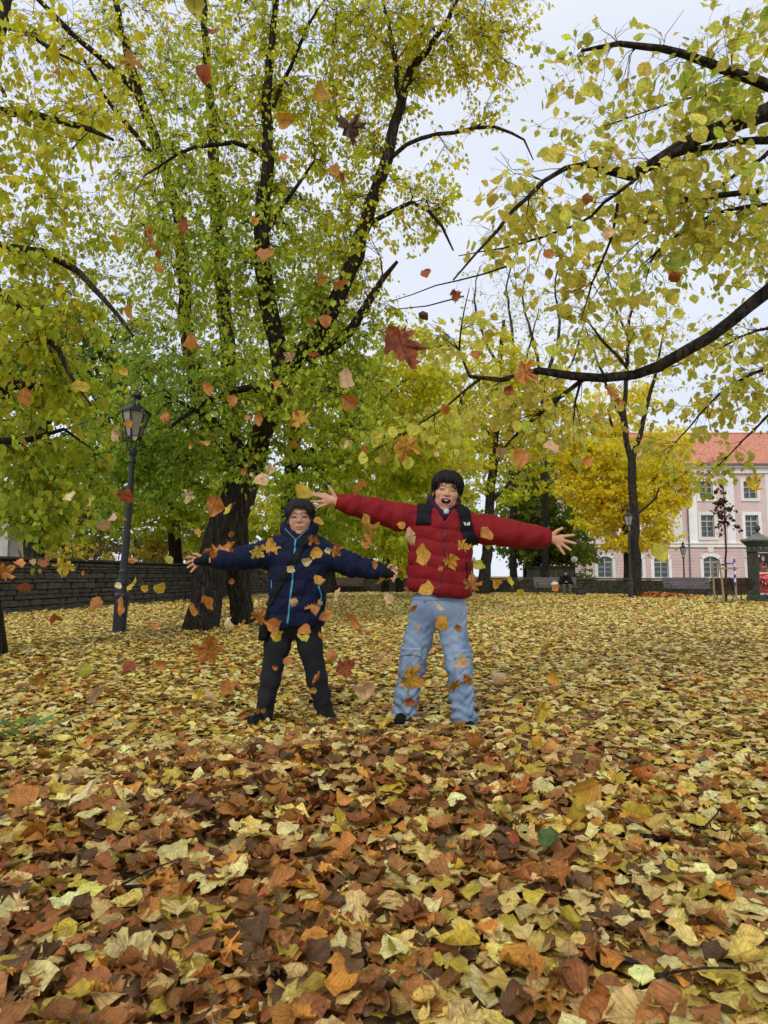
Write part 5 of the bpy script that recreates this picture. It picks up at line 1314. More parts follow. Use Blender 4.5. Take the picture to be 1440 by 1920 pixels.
def make_head(parent, c, s, roll, pitch, yaw, laugh, hairmat, fringe, vol=1.0, side=0.0):
    R = rot_head(roll, pitch, yaw); W = lambda V: (np.asarray(V) * s) @ R.T + c
    V, Q = sdf_mesh(lambda p: head_sdf(p, laugh), (-.105, -.125, -.2), (.105, .125, .125), .0032)
    piece = (W(V), Q, head_col(V, laugh))
    parts = []
    surf_y = {}
    def front(x, z):
        """y of the face at (x, z), marching in from the front"""
        ys = np.linspace(-.125, 0, 120); d = head_sdf(np.stack([np.full(120, x), ys, np.full(120, z)], 1), laugh); k = np.argmax(d < 0); return ys[k]
    for sg in (-1, 1):
        pts = []
        for f in np.linspace(0, 1, 9):
            x = sg * (.0185 + .029 * f); z = .0105 + (.0055 if laugh else .0035) * math.sin(math.pi * f) - .002 * f; pts.append((x, front(x, z) - .0012, z))
        mb = MB(); mb.tube(W(pts), np.array([.0008, .0015, .0019, .002, .002, .002, .0018, .0014, .0007]) * s, 6); mb.build('eyelid_line', M['lash'], parent)
        if not laugh:
            eb = MB(); eb.ball((0, 0, 0), (.0075, .003, .0034), 12, 8); x = sg * .033; eb.v = [tuple(v) for v in W(np.array(eb.v) + [x, front(x, .0085) - .0002, .0088])]; eb.build('eye', M['lash'], parent, smooth=True)
    if laugh:
        mb = MB(); n = 12; top, bot, bk = [], [], []
        for k in range(n + 1):
            a = (k / n - .5) * 2; x = .0245 * a; y = -.088 + .020 * a * a; zt = -.0500 + .0015 * a * a
            top.append((x, y, zt)); bot.append((x, y - .001, zt - .0078 * (1 - .45 * a * a)))
        V = W(top + bot); mb.add(V, [(k, k + 1, n + 2 + k, n + 1 + k) for k in range(n)]); mb.add(W([(x, y + .006, z) for x, y, z in top + bot]), [(n + 1 + k, n + 2 + k, k + 1, k) for k in range(n)]); mb.build('upper_teeth', M['teeth'], parent, smooth=True)
        tg = MB(); tg.ball((0, 0, 0), (.016, .018, .006), 12, 8); tg.v = [tuple(v) for v in W(np.array(tg.v) + [0, -.068, -.0765])]; tg.build('tongue', plain('tongue', (.26, .07, .07), .4, .05, 0), parent, smooth=True)
    # hair: a close cap under many tapering locks
    def cap_f(p):
        d = ell(p, (0, .016, .040), np.array((.086, .102, .086)) * (vol * .97)); d = d - .003 * np.sin(p[:, 0] * 260 + 9 * np.sin(p[:, 2] * 60))
        face = smax(-(-p[:, 1] - .045 + 0 * p[:, 2]), p[:, 2] - fringe, .01)      # in front and below the fringe
        d = smax(d, -smax(p[:, 1] + .042, p[:, 2] - fringe, .012), .008)
        low = smax(p[:, 2] + .012 + .55 * (p[:, 1] - .02), -(.0 * p[:, 0]) - 1, .01)
        d = smax(d, -(p[:, 2] + .030 + .45 * np.clip(p[:, 1], -.05, .09)), .01)
        return d
    V, Q = sdf_mesh(cap_f, (-.11, -.12, -.1), (.11, .14, .15), .0045)
    m = mesh_arrays('hair', W(V), Q, True); hair = link('hair', m, hairmat, parent)
    r = np.random.default_rng(int(s * 1000)); Vs, Qs, off = [], [], 0
    ctr = np.array([0, .016, .040]); rad = np.array([.088, .104, .089]) * vol
    for k in range(640):
        if k < 180: a0 = r.normal(-math.pi / 2, .62)          # towards the fringe
        else: a0 = r.uniform(0, 2 * math.pi)
        el0 = r.uniform(.9, 1.45); crown = np.array([.012, .03, .128])
        fwd = max(0, -math.sin(a0))
        sd = np.clip((.86 - fwd) / .25, 0, 1); end = fringe - .040 + r.normal(.004, .016) - sd * (.050 + .03 * (1 - fwd) + side) + .3 * abs(a0 + math.pi / 2 - .2) * .012 * (1 - sd)
        end = max(end, -.105)
        el1 = math.asin(np.clip(end / rad[2], -.93, .98)); pts = []
        bow = r.normal(0, .3)
        for f in np.linspace(0, 1, 7):
            el = el0 + (el1 - el0) * f; a = a0 + bow * f * f + (.25 * (1 - fwd) * f * f if False else 0)
            ce = math.cos(max(el, -.35)); lift = 1.0 + .04 * math.sin(math.pi * f) + (k % 7) * .008 + .03 * r.random() + (.09 * f * f * r.random() if k % 9 == 0 else 0)
            q = ctr + rad * np.array([math.cos(a) * ce, math.sin(a) * ce, 0]) * lift + np.array([0, 0, rad[2] * math.sin(el) * lift]); pts.append(q)
        pts = W(np.array(pts)); V, Q = tube_arrays(pts, np.array([.003, .0062, .0068, .0062, .005, .0032, .0008]) * s * r.uniform(.5, 1.05), 4)
        Vs.append(V); Qs.append(Q + off); off += len(V)
    link('hair_locks', mesh_arrays('hair_locks', np.concatenate(Vs), np.concatenate(Qs), True), hairmat, hair)
    return piece, W, front

def hand_mesh(pp, D, wrist, palm, fingers, rf, palm_r, tilt=0.0, h=.0028):
    """fingers: list of photo-pixel chains with depth offsets; one smooth surface"""
    w = [np.array([*P(a, b, D + c), r]) for a, b, c, r in wrist]; pm = [np.array([*P(a, b, D + c), r]) for a, b, c, r in palm]
    fg = [[np.array([*P(a, b, D + c), r]) for a, b, c, r in f] for f in fingers]
    allp = np.array([q[:3] for q in w + pm] + [q[:3] for f in fg for q in f])
    def fn(p):
        d = chain(p, w, .012, .75)
        knu = pm
        for a in pm: d = smin(d, cap(p, w[-1][:3], a[:3], a[3] * 1.15, a[3], .8), .014)
        for f in fg: d = smin(d, chain(p, f, .004), .007)
        return d
    V, Q = sdf_mesh(fn, allp.min(0) - .03, allp.max(0) + .03, h)
    C = np.tile(SKIN * [1.02, .98, .98], (len(V), 1))
    tips = np.array([f[-1][:3] for f in fg]); dt = np.linalg.norm(V[:, None] - tips[None], axis=2).min(1); wv = np.exp(-(dt / .012) ** 2)[:, None] * .45; C = C * (1 - wv) + np.array([.55, .23, .18]) * wv
    return V, Q, np.clip(C, 0, 1)

def W4(D, rows): return [np.array([*P(a, b, D + c), r]) for a, b, c, r in rows]

def torso_fn(D, rows, cy=0.0):
    """rows: py, left px, right px, half depth -> ellipse stack"""
    z = np.array([P(720, r[0], D)[2] for r in rows]); k = D / F_PX
    xc = np.array([P((r[1] + r[2]) / 2, r[0], D)[0] for r in rows]); hw = np.array([(r[2] - r[1]) / 2 * k for r in rows]); hd = np.array([r[3] for r in rows])
    o = np.argsort(z); z, xc, hw, hd = z[o], xc[o], hw[o], hd[o]
    def fn(p, grow=0.0):
        X = np.interp(p[:, 2], z, xc); A = np.interp(p[:, 2], z, hw) + grow; B = np.interp(p[:, 2], z, hd) + grow
        u, v = (p[:, 0] - X) / A, (p[:, 1] - D - cy) / B
        rr = (np.abs(u) ** 2.4 + np.abs(v) ** 2.4) ** (1 / 2.4)
        return (rr - 1) * np.minimum(A, B), X, z[0], z[-1]
    return fn

def strip(fn_surface, cond, lo, hi, h, thick):
    """a band lying on a garment: the garment grown by `thick`, kept where cond < 0"""
    return sdf_mesh(lambda p: np.maximum(np.maximum(fn_surface(p) - thick, -fn_surface(p) - .012), cond(p)), lo, hi, h)

def body_core(D, head_c, hips, sh, arms, legs):
    """the figure under the clothes, one surface"""
    P3 = lambda a: np.array(a[:3])
    pts = [hips] + [head_c] + [q for a in arms for q in a] + [q for l in legs for q in l]; pts = np.array([p[:3] for p in pts])
    def fn(p):
        d = ell(p, hips, (.12, .085, .10)); d = smin(d, cap(p, hips, (np.array(sh[0][:3]) + np.array(sh[1][:3])) / 2, .10, .09, .75), .06)
        d = smin(d, cap(p, sh[0][:3], sh[1][:3], .055, .055), .05)
        d = smin(d, cap(p, (np.array(sh[0][:3]) + np.array(sh[1][:3])) / 2, head_c - np.array([0, -.02, .08]), .045, .045), .03)
        for a in arms: d = smin(d, chain(p, [np.array([*q[:3], q[3] * .52]) for q in a], .03), .04)
        for l in legs: d = smin(d, chain(p, [np.array([*q[:3], q[3] * .72]) for q in l], .03), .04)
        return d
    V, Q = sdf_mesh(fn, pts.min(0) - .1, pts.max(0) + .1, .018)
    return V, Q, np.tile(SKIN, (len(V), 1))

def shoe(parent, toe, heel, mat):
    t, hl = np.array(toe), np.array(heel)
    def fn(p):
        d = cap(p, hl + [0, 0, .045], t + [0, 0, .035], .042, .036); d = smin(d, cap(p, hl + [0, 0, .05], hl + [0, 0, .10], .042, .04), .03)
        return smax(d, -(p[:, 2] - min(t[2], hl[2]) - .004), .006)
    lo = np.minimum(t, hl) - .08; hi = np.maximum(t, hl) + .1; hi[2] += .08
    V, Q = sdf_mesh(fn, lo, hi, .006); o = link('shoe', mesh_arrays('shoe', V, Q, True), mat, parent)
    V, Q = sdf_mesh(lambda p: np.maximum(fn(p) - .003, p[:, 2] - min(t[2], hl[2]) - .026), lo, hi, .006); link('sole', mesh_arrays('sole', V, Q, True), M['sole'], o)

# ---------------------------------------------------------------- the older boy in red
def red_boy():
    D = 4.5; k = D / F_PX
    g = P(815, 1360, D); root = empty('person', (0, 0, 0)); tag(root, 'laughing person in red puffer jacket and light blue cargo jeans, arms flung wide', 'person')
    head_c = P(838, 922, D - .02) + np.array([0, .02, 0])
    armL = W4(D, [(800, 972, .03, .082), (748, 969, .0, .090), (704, 958, -.02, .080), (662, 947, -.05, .068), (633, 940, -.07, .053)])
    armR = W4(D, [(864, 986, .03, .085), (914, 993, .0, .096), (956, 1000, -.02, .088), (1000, 1006, -.05, .074), (1031, 1009, -.07, .055)])
    tor = torso_fn(D, [(946, 806, 866, .07), (958, 786, 878, .11), (972, 776, 885, .13), (990, 773, 885, .145), (1020, 770, 884, .155), (1060, 767, 883, .162), (1100, 766, 882, .162), (1122, 770, 880, .15)], .02)
    hz = P(825, 1117, D)[2]
    def base(p, q=1.0):
        d, X, z0, z1 = tor(p)
        slope = (p[:, 0] - P(825, 1117, D)[0]) * -.13
        zz = p[:, 2] - hz - slope + .006 * np.sin(p[:, 0] * 17 + 1) + .004 * np.sin(p[:, 0] * 41)
        bulge = .011 * puff(zz - .004, .086)
        sd = np.abs(np.sin(np.pi * (zz - .004) / .086)); wr = .0048 * fold(p, 22, 1.0) + .0028 * np.exp(-(sd / .45) ** 2) * np.sin(p[:, 0] * 190 + 5 * np.sin(p[:, 2] * 31 + p[:, 0] * 9))
        d = d - q * bulge - q * wr
        d = smax(d, -(zz + .0), .035); d = smax(d, p[:, 2] - P(830, 948, D)[2] - .0, .05)
        for a in (armL, armR):
            t = chain_t(p, a); e = chain(p, a, .03) - q * (.0065 * puff(t + .006 * np.sin(p[:, 2] * 40), .078) - .004) - q * .0042 * fold(p, 30, 2.0) * np.clip(.5 + t, .5, 1)
            end = a[-1][:3]; dr = end - a[-2][:3]; dr = dr / np.linalg.norm(dr); e = smax(e, (p - end) @ dr - .004, .02)
            d = smin(d, e, .045)
        return d
    neck = P(833, 950, D)
    def jacket(p):
        d = base(p)
        d = smax(d, -(ell(p, neck + np.array([0, -.02, .03]), (.075, .10, .085))), .02)
        v = P(831, 981, D); return smax(d, -np.maximum(np.abs(p[:, 0] - v[0] - .05 * (p[:, 2] - v[2])) - .62 * (p[:, 2] - v[2]), np.maximum(p[:, 1] - D - .02, p[:, 2] - v[2] - .3)), .012)
    lo = np.array([P(620, 0, D)[0], D - .26, hz - .03]); hi = np.array([P(1045, 0, D)[0], D + .28, P(0, 915, D)[2]])
    V, Q = sdf_mesh(jacket, lo, hi, .0068); jk = link('jacket', mesh_arrays('jacket', V, Q, True), M['red_nylon'], root)
    # standing collar halves
    def collar(p):
        a = p - (neck + np.array([0.006, .035, -.012])); a = a @ np.array(Matrix.Rotation(-.16, 3, 'Y')); rr = np.sqrt((a[:, 0] / 1.0) ** 2 + (a[:, 1] / 1.0) ** 2)
        d = np.abs(rr - (.098 + .22 * a[:, 2])) - .013; d = smax(d, np.abs(a[:, 2]) - .048 - .25 * np.clip(a[:, 1], -.1, .1), .012)
        return smax(d, -(a[:, 1] + .075 - .0 + .9 * np.abs(a[:, 0]) * 0 + .55 * (.09 - np.abs(a[:, 0]))), .01)
    V, Q = sdf_mesh(collar, neck - .17, neck + .17, .005); link('collar', mesh_arrays('collar', V, Q, True), M['red_nylon'], jk)
    # zip and pocket zip
    zx = lambda p: np.interp(p[:, 2], [P(0, 1122, D)[2], P(0, 1050, D)[2], P(0, 985, D)[2]], [P(818, 1122, D)[0], P(828, 1050, D)[0], P(831, 985, D)[0]])
    zl, zh = np.array([P(800, 0, D)[0], D - .25, P(0, 1124, D)[2]]), np.array([P(850, 0, D)[0], D - .02, P(0, 984, D)[2]])
    V, Q = strip(jacket, lambda p: np.abs(p[:, 0] - zx(p)) - .006, zl, zh, .003, .004); link('zip', mesh_arrays('zip', V, Q, True), M['dark_red'], jk)
    pa, pb = P(871, 1055, D), P(874, 1085, D)
    V, Q = strip(jacket, lambda p: cap(p * [1, 0, 1], pa * [1, 0, 1], pb * [1, 0, 1], .0055, .0055), np.minimum(pa, pb) - [.03, .25, .03], np.maximum(pa, pb) + [.03, 0, .03], .003, .003); link('pocket_zip', mesh_arrays('pocket_zip', V, Q, True), M['black_cloth'], jk)
    for a in (armL, armR):
        e = a[-1][:3]; dr = nrm((e - a[-2][:3])[None])[0]
        V, Q = sdf_mesh(lambda p: smax(smax(cap(p, e - dr * .02, e + dr * .012, .052, .050), -cap(p, e - dr * .1, e + dr * .1, .040, .040), .004), (p - e) @ dr - .012, .004), e - .08, e + .08, .004); link('cuff', mesh_arrays('cuff', V, Q, True), M['red_nylon'], jk)
    # hooded sweater and shirt
    def hood(p):
        a = p - (neck + np.array([0, .02, .012])); t = np.arctan2(a[:, 0], -a[:, 1]); rr = np.sqrt(a[:, 0] ** 2 + a[:, 1] ** 2); zc = .004 + .042 * (1 - np.cos(t)) / 2 * 1.0 - .075 * np.clip(np.cos(t), 0, 1) ** 2
        d = np.sqrt(((rr - .083 - .004 * np.sin(t * 6)) / 1.0) ** 2 + ((a[:, 2] - zc) * .62) ** 2) - .026
        return d + .0022 * fold(p, 70, 3)
    V, Q = sdf_mesh(hood, neck - .18, neck + .18, .005); hd = link('hood', mesh_arrays('hood', V, Q, True), M['purple'], root); hd['label'] = 'dark purple hood folded round the neck'
    sw = P(832, 992, D + .03)
    V, Q = sdf_mesh(lambda p: ell(p, sw, (.10, .105, .125)) - .002 * fold(p, 60, 2), sw - .2, sw + .2, .006); link('sweater', mesh_arrays('sweater', V, Q, True), M['purple'], root)
    sp = P(835, 961, D) + np.array([0, -.075, 0])
    V, Q = sdf_mesh(lambda p: ell(p, sp + np.array([0, .012, -.004]), (.024, .035, .026)), sp - .08, sp + .08, .005); link('shirt', mesh_arrays('shirt', V, Q, True), M['shirt'], root)
    # jeans
    legL = W4(D, [(797, 1150, .02, .098), (783, 1200, .03, .088), (773, 1250, .05, .084), (763, 1300, .08, .074), (757, 1336, .12, .070), (756, 1352, .13, .072)])
    legR = W4(D, [(847, 1150, .02, .098), (852, 1200, .01, .086), (860, 1250, -.01, .082), (865, 1300, -.03, .073), (870, 1345, -.05, .074), (872, 1372, -.06, .075)])
    pel = P(822, 1138, D + .02)
    def jeans(p):
        d = ell(p, pel, (.182, .13, .14))
        for l in (legL, legR):
            t = chain_t(p, l); low = np.clip((t - .34) / .25, 0, 1); kn = np.exp(-((t - .36) / .09) ** 2)
            e = chain(p, l, .03) - (.003 + .007 * low + .005 * kn) * fold(p, 34, 4) * .6 - (.0015 + .0045 * low) * np.sin(t * 105 + 2.5 * np.sin(p[:, 0] * 45 + p[:, 1] * 30)) - .0018 * fold(p, 75, 9)
            d = smin(d, e, .03)
        d = smax(d, p[:, 2] - P(0, 1108, D)[2], .02)
        for l in (legL, legR):
            e = l[-1][:3]; near = (np.abs(p[:, 0] - e[0]) < .12); d = np.where(near, np.maximum(d, e[2] - .01 - p[:, 2]), d)
        return d
    lo = np.array([P(728, 0, D)[0], D - .26, -.04]); hi = np.array([P(900, 0, D)[0], D + .3, P(0, 1100, D)[2]])
    V, Q = sdf_mesh(jeans, lo, hi, .0066); jn = link('jeans', mesh_arrays('jeans', V, Q, True), M['denim'], root)
    for (x0, x1, y0, y1, lbl) in ((752, 788, 1214, 1272, 'L'), (850, 882, 1216, 1276, 'R')):
        a, b = P(x0, y1, D), P(x1, y0, D); lean = .0 
        bx = lambda p, a=a, b=b, m=0.0: np.maximum(np.maximum(a[0] - p[:, 0], p[:, 0] - b[0]), np.maximum(a[2] - p[:, 2], p[:, 2] - b[2])) + m
        pk_lo, pk_hi = np.array([a[0] - .02, D - .24, a[2] - .02]), np.array([b[0] + .02, D + .05, b[2] + .03])
        V, Q = sdf_mesh(lambda p: smax(np.maximum(jeans(p) - .017 - .004 * np.sin((p[:, 0] - a[0]) * 90), -jeans(p) - .01), bx(p), .012), pk_lo, pk_hi, .0042); pk = link('cargo_pocket', mesh_arrays('cargo_pocket', V, Q, True), M['denim'], jn)
        zf = b[2] - .052
        V, Q = sdf_mesh(lambda p: smax(np.maximum(jeans(p) - .027, -jeans(p) - .01), np.maximum(bx(p, m=-.004), zf - p[:, 2] + .010 * np.cos((p[:, 0] - (a[0] + b[0]) / 2) * 30)), .010), pk_lo, pk_hi, .0042); link('pocket_flap', mesh_arrays('pocket_flap', V, Q, True), M['denim'], pk)
    fz = P(820, 1150, D)
    V, Q = strip(jeans, lambda p: np.maximum(np.abs(p[:, 0] - fz[0] + .3 * (p[:, 2] - fz[2]) * 0) - .003, np.abs(p[:, 2] - fz[2]) - .1), fz - [.03, .25, .12], fz + [.03, -.02, .12], .003, .003); link('fly_seam', mesh_arrays('fly_seam', V, Q, True), M['denim'], jn)
    wz = P(0, 1118, D)[2]
    V, Q = strip(jeans, lambda p: np.abs(p[:, 2] - wz) - .022, np.array([lo[0], D - .2, wz - .03]), np.array([hi[0], D + .22, wz + .03]), .005, .006); wb = link('waistband', mesh_arrays('waistband', V, Q, True), M['denim'], jn)
    for px in (794, 846):
        c = P(px, 1120, D); V, Q = strip(jeans, lambda p: np.maximum(np.abs(p[:, 0] - c[0]) - .006, np.abs(p[:, 2] - c[2]) - .026), c - [.02, .25, .04], c + [.02, -.02, .04], .003, .011); link('belt_loop', mesh_arrays('belt_loop', V, Q, True), M['denim'], wb)
    shoe(root, legL[-1][:3] * [1, 1, 0] + [-.03, -.15, .015], legL[-1][:3] * [1, 1, 0] + [.0, .03, .015], M['black_cloth'])
    shoe(root, legR[-1][:3] * [1, 1, 0] + [.04, -.15, .0], legR[-1][:3] * [1, 1, 0] + [.0, .03, .0], M['black_cloth'])
    # head, hands, body
    pc, W, fr = make_head(root, head_c, 1.06, math.radians(8), math.radians(5), math.radians(-2), True, M['hair'], .056, 1.045, -.014)
    F = -.09
    hl = hand_mesh(None, D + F, [(652, 944, 0, .030), (633, 941, 0, .030), (627, 938, -.005, .027)], [(609, 928, -.01, .0135), (608, 933.5, -.012, .014), (608.5, 939.5, -.01, .0135), (611, 945, -.005, .0125)],
                   [[(627, 930, -.01, .014), (623, 921, -.02, .0105), (616, 911.5, -.025, .008)], [(609, 928, -.01, .0100), (597, 926, -.015, .0088), (587, 925, -.03, .0072)], [(608, 933, -.012, .0100), (596, 930.5, -.02, .009), (584.5, 928.5, -.04, .0074)], [(608, 940, -.01, .0098), (596, 940.5, -.015, .0086), (584, 940, -.035, .0072)], [(611, 946, -.005, .0092), (602, 949, -.01, .008), (594.5, 952, -.02, .0066)]], .009, .014)
    hr = hand_mesh(None, D + F, [(1012, 1006, 0, .030), (1031, 1009, 0, .030), (1036, 1010, -.005, .028)], [(1053, 1006, -.01, .0135), (1054.5, 1012.5, -.012, .014), (1053, 1019, -.01, .0135), (1048, 1024.5, -.005, .0125)],
                   [[(1037, 1002, -.01, .0145), (1045, 995, -.02, .011), (1054, 990.5, -.025, .0085)], [(1054, 1006, -.01, .0104), (1065, 1004.5, -.015, .0092), (1075.5, 1003.5, -.03, .0075)], [(1055, 1013, -.012, .0104), (1067, 1016, -.02, .0092), (1079, 1019, -.035, .0076)], [(1053, 1020, -.01, .0102), (1062, 1026, -.015, .009), (1070, 1031.5, -.03, .0074)], [(1048, 1025, -.005, .0094), (1053, 1032, -.01, .0082), (1058, 1039, -.02, .0068)]], .009, .014)
    core = body_core(D, head_c, pel, [armL[0], armR[0]], [armL, armR], [legL[:5], legR[:5]])
    skin_obj('body', [core, pc, hl, hr], root)
    # backpack: worn, but a thing of its own
    bp = empty('backpack', tuple(P(830, 1100, D + .25))); tag(bp, 'black backpack worn on the red jacket, wide shoulder straps with small white logo', 'backpack'); b0 = np.array(bp.location)
    c = P(829, 1020, D + .27)
    V, Q = sdf_mesh(lambda p: smax(smax(np.abs(p[:, 0] - c[0]) - .135, np.abs(p[:, 1] - c[1] + 0) - .085, .06), np.abs(p[:, 2] - c[2]) - .20, .06) - .008 * fold(p, 14, 1) * .4, c - .3, c + .3, .012); link('pack_body', mesh_arrays('pack_body', V - b0, Q, True), M['black_cloth'], bp)
    for (pts, nm) in (([(806, 936), (795, 950), (792, 985), (788, 992)], 'L'), ([(858, 944), (867, 960), (871, 990), (876, 1006), (884, 1020)], 'R')):
        pl = np.array([P(a, b, D) for a, b in pts]); lo_ = pl.min(0) - [.07, .30, .05]; hi_ = pl.max(0) + [.07, .2, .05]; q2 = [np.array([x, 0, z, .045 if nm == 'L' else .041]) for x, _, z in pl]
        tz = P(0, 986 if nm == 'L' else 1022, D)[2]
        sf = lambda p: smin(base(p, .55), jacket(p), .004)
        V, Q = sdf_mesh(lambda p: smax(np.maximum(np.maximum(sf(p) - .012, -sf(p) - .010), chain(p * [1, 0, 1], q2, .01)), tz - p[:, 2], .006), lo_, hi_, .0045); st = link('shoulder_strap', mesh_arrays('shoulder_strap', V - b0, Q, True), M['black_webbing'], bp)
        if nm == 'R':
            c0 = P(871, 985, D)
            ys = np.linspace(D - .3, D, 300); f0 = sf(np.stack([np.full(300, c0[0]), ys, np.full(300, c0[2])], 1)); y0 = ys[np.argmax(f0 < .014)] - .0015
            lg = MB()
            for zz, xa, xb in ((.008, -.022, -.008), (.001, -.017, -.006), (-.006, -.022, -.004)): lg.box((c0[0] + (xa + xb) / 2, y0 - .004, c0[2] + zz), (xb - xa, .002, .0042))
            for r0, r1 in ((.0045, .0085), (.0115, .0155), (.0185, .0225)):
                n = 8; A = [math.radians(90 * i / n) for i in range(n + 1)]; cx, cz = c0[0] + .021, c0[2] - .010
                for i in range(n): lg.prism([(cx - r0 * math.cos(A[i]), cz + r0 * math.sin(A[i])), (cx - r1 * math.cos(A[i]), cz + r1 * math.sin(A[i])), (cx - r1 * math.cos(A[i + 1]), cz + r1 * math.sin(A[i + 1])), (cx - r0 * math.cos(A[i + 1]), cz + r0 * math.sin(A[i + 1]))], y0 - .005, y0 - .003)
            lg.v = [(x - b0[0], y - b0[1], z - b0[2]) for x, y, z in lg.v]; lg.build('logo', plain('white_print', (.8, .8, .8), .6, .02, 0), st)
red_boy()

# ---------------------------------------------------------------- the younger boy in navy
def navy_boy():
    D = 4.6
    root = empty('person', (0, 0, 0)); tag(root, 'person with spectacles in long navy padded coat with teal zip, arms stretched out', 'person')
    head_c = P(562, 972, D - .02) + np.array([0, .02, 0])
    armL = W4(D, [(530, 1030, .03, .084), (490, 1041, .0, .083), (454, 1047, -.03, .072), (415, 1050, -.06, .057), (381, 1049, -.09, .041)])
    armR = W4(D, [(592, 1032, .03, .084), (626, 1047, .0, .083), (660, 1060, -.03, .072), (695, 1068, -.06, .057), (728, 1074, -.09, .041)])
    tor = torso_fn(D, [(996, 536, 584, .07), (1006, 520, 600, .10), (1022, 512, 606, .125), (1050, 508, 608, .145), (1085, 507, 607, .152), (1120, 506, 606, .155), (1160, 502, 606, .155), (1178, 503, 604, .15)], .02)
    hz = P(553, 1176, D)[2]
    def coat(p):
        d, X, z0, z1 = tor(p); zz = p[:, 2] - hz + .008 * np.sin(p[:, 0] * 15) + .005 * np.sin(p[:, 0] * 38 + 1)
        ch = np.abs(p[:, 0] - X) * .35
        d = d - .010 * puff(zz + ch * 0 + .01, .105) - .0055 * fold(p, 24, .4) - .0028 * fold(p, 55, 1.4)
        d = smax(d, -zz, .02); d = smax(d, p[:, 2] - P(0, 997, D)[2], .05)
        for a in (armL, armR):
            t = chain_t(p, a); e = chain(p, a, .03) - .005 * puff(t, .085) - .0035 * np.sin(t * 120 + 3 * np.sin(p[:, 2] * 25)) * np.clip(t / .3, .3, 1) - .003 * fold(p, 36, 2.5)
            end = a[-1][:3]; dr = nrm((end - a[-2][:3])[None])[0]; e = smax(e, (p - end) @ dr - .004, .02); d = smin(d, e, .045)
        nk = P(562, 1000, D); return smax(d, -ell(p, nk + np.array([0, -.02, .035]), (.062, .085, .07)), .02)
    lo = np.array([P(368, 0, D)[0], D - .27, hz - .02]); hi = np.array([P(742, 0, D)[0], D + .26, P(0, 965, D)[2]])
    V, Q = sdf_mesh(coat, lo, hi, .0068); ct = link('coat', mesh_arrays('coat', V, Q, True), M['navy_nylon'], root)
    zx = lambda p: np.interp(p[:, 2], [P(0, y, D)[2] for y in (1172, 1120, 1060, 1010)], [P(x, y, D)[0] for x, y in ((544, 1172), (550, 1120), (556, 1060), (558, 1010))])
    V, Q = strip(coat, lambda p: np.maximum(np.abs(p[:, 0] - zx(p)) - .0062, p[:, 2] - P(0, 1012, D)[2]), np.array([P(530, 0, D)[0], D - .25, P(0, 1167, D)[2]]), np.array([P(575, 0, D)[0], D - .02, P(0, 1008, D)[2]]), .003, .005); link('zip', mesh_arrays('zip', V, Q, True), M['teal'], ct)
    for rows in ([(600, 1098), (604, 1115), (603, 1130), (600, 1143)], [(513, 1088), (513, 1102)]):
        q2 = [np.array([P(a, b, D)[0], 0, P(a, b, D)[2], .0042]) for a, b in rows]; pl = np.array([P(a, b, D) for a, b in rows])
        V, Q = strip(coat, lambda p: chain(p * [1, 0, 1], q2, .004), pl.min(0) - [.03, .24, .03], pl.max(0) + [.03, .08, .03], .0028, .004); link('pocket_zip', mesh_arrays('pocket_zip', V, Q, True), M['teal'], ct)
    nk = P(560, 1000, D)
    def hood(p):
        a = p - (nk + np.array([0, .025, .008])); t = np.arctan2(a[:, 0], -a[:, 1]); rr = np.sqrt(a[:, 0] ** 2 + a[:, 1] ** 2)
        zc = .012 + .030 * (1 - np.cos(t)) / 2 - .062 * np.clip(np.cos(t), 0, 1) ** 2.5
        return np.sqrt((rr - .090 - .012 * np.sin(np.abs(t)) ** 2) ** 2 + ((a[:, 2] - zc) * .6) ** 2) - .029 + .003 * fold(p, 55, 5)
    V, Q = sdf_mesh(hood, nk - .19, nk + .19, .005); hd = link('hood', mesh_arrays('hood', V, Q, True), M['navy_nylon'], ct)
    hl_, hr_ = [], []
    for sg, L in ((-1, hl_), (1, hr_)):
        for f in np.linspace(0, 1, 8):
            x = nk[0] - .006 + sg * (.003 + .075 * f); z = nk[2] - .047 + .075 * f; ys = np.linspace(D - .25, D + .1, 200); y = ys[np.argmax(hood(np.stack([np.full(200, x), ys, np.full(200, z)], 1)) < 0)]; L.append((x, y - .002, z))
        MB().tube(L, .0028, 6).build('hood_piping', plain('grey_teal_piping', (.18, .26, .28), .5), hd)
    # trousers
    legL = W4(D, [(527, 1172, .02, .088), (520, 1211, .02, .084), (507, 1275, 0, .064), (500, 1307, -.01, .057), (492, 1346, -.02, .050), (490, 1356, -.02, .052)])
    legR = W4(D, [(578, 1172, .02, .088), (581, 1211, .02, .080), (595, 1275, .03, .066), (602, 1307, .04, .058), (609, 1340, .05, .052), (611, 1350, .05, .052)])
    pel = P(553, 1165, D + .02)
    def trs(p):
        d = ell(p, pel, (.165, .12, .12))
        for l in (legL, legR):
            t = chain_t(p, l); low = np.clip((t - .35) / .2, 0, 1); d = smin(d, chain(p, l, .03) - (.002 + .005 * low) * fold(p, 30, 7), .025)
        return d
    V, Q = sdf_mesh(trs, np.array([P(465, 0, D)[0], D - .22, -.03]), np.array([P(640, 0, D)[0], D + .26, P(0, 1130, D)[2]]), .0072); link('trousers', mesh_arrays('trousers', V, Q, True), M['trouser'], root)
    shoe(root, legL[-1][:3] * [1, 1, 0] + [-.03, -.15, .02], legL[-1][:3] * [1, 1, 0] + [0, .03, .02], M['black_cloth']); shoe(root, legR[-1][:3] * [1, 1, 0] + [.05, -.13, .02], legR[-1][:3] * [1, 1, 0] + [0, .03, .02], M['black_cloth'])
    pc, W, fr = make_head(root, head_c, 1.0, math.radians(-2), math.radians(3), math.radians(3), False, M['hair_brown'], .072, 1.04)
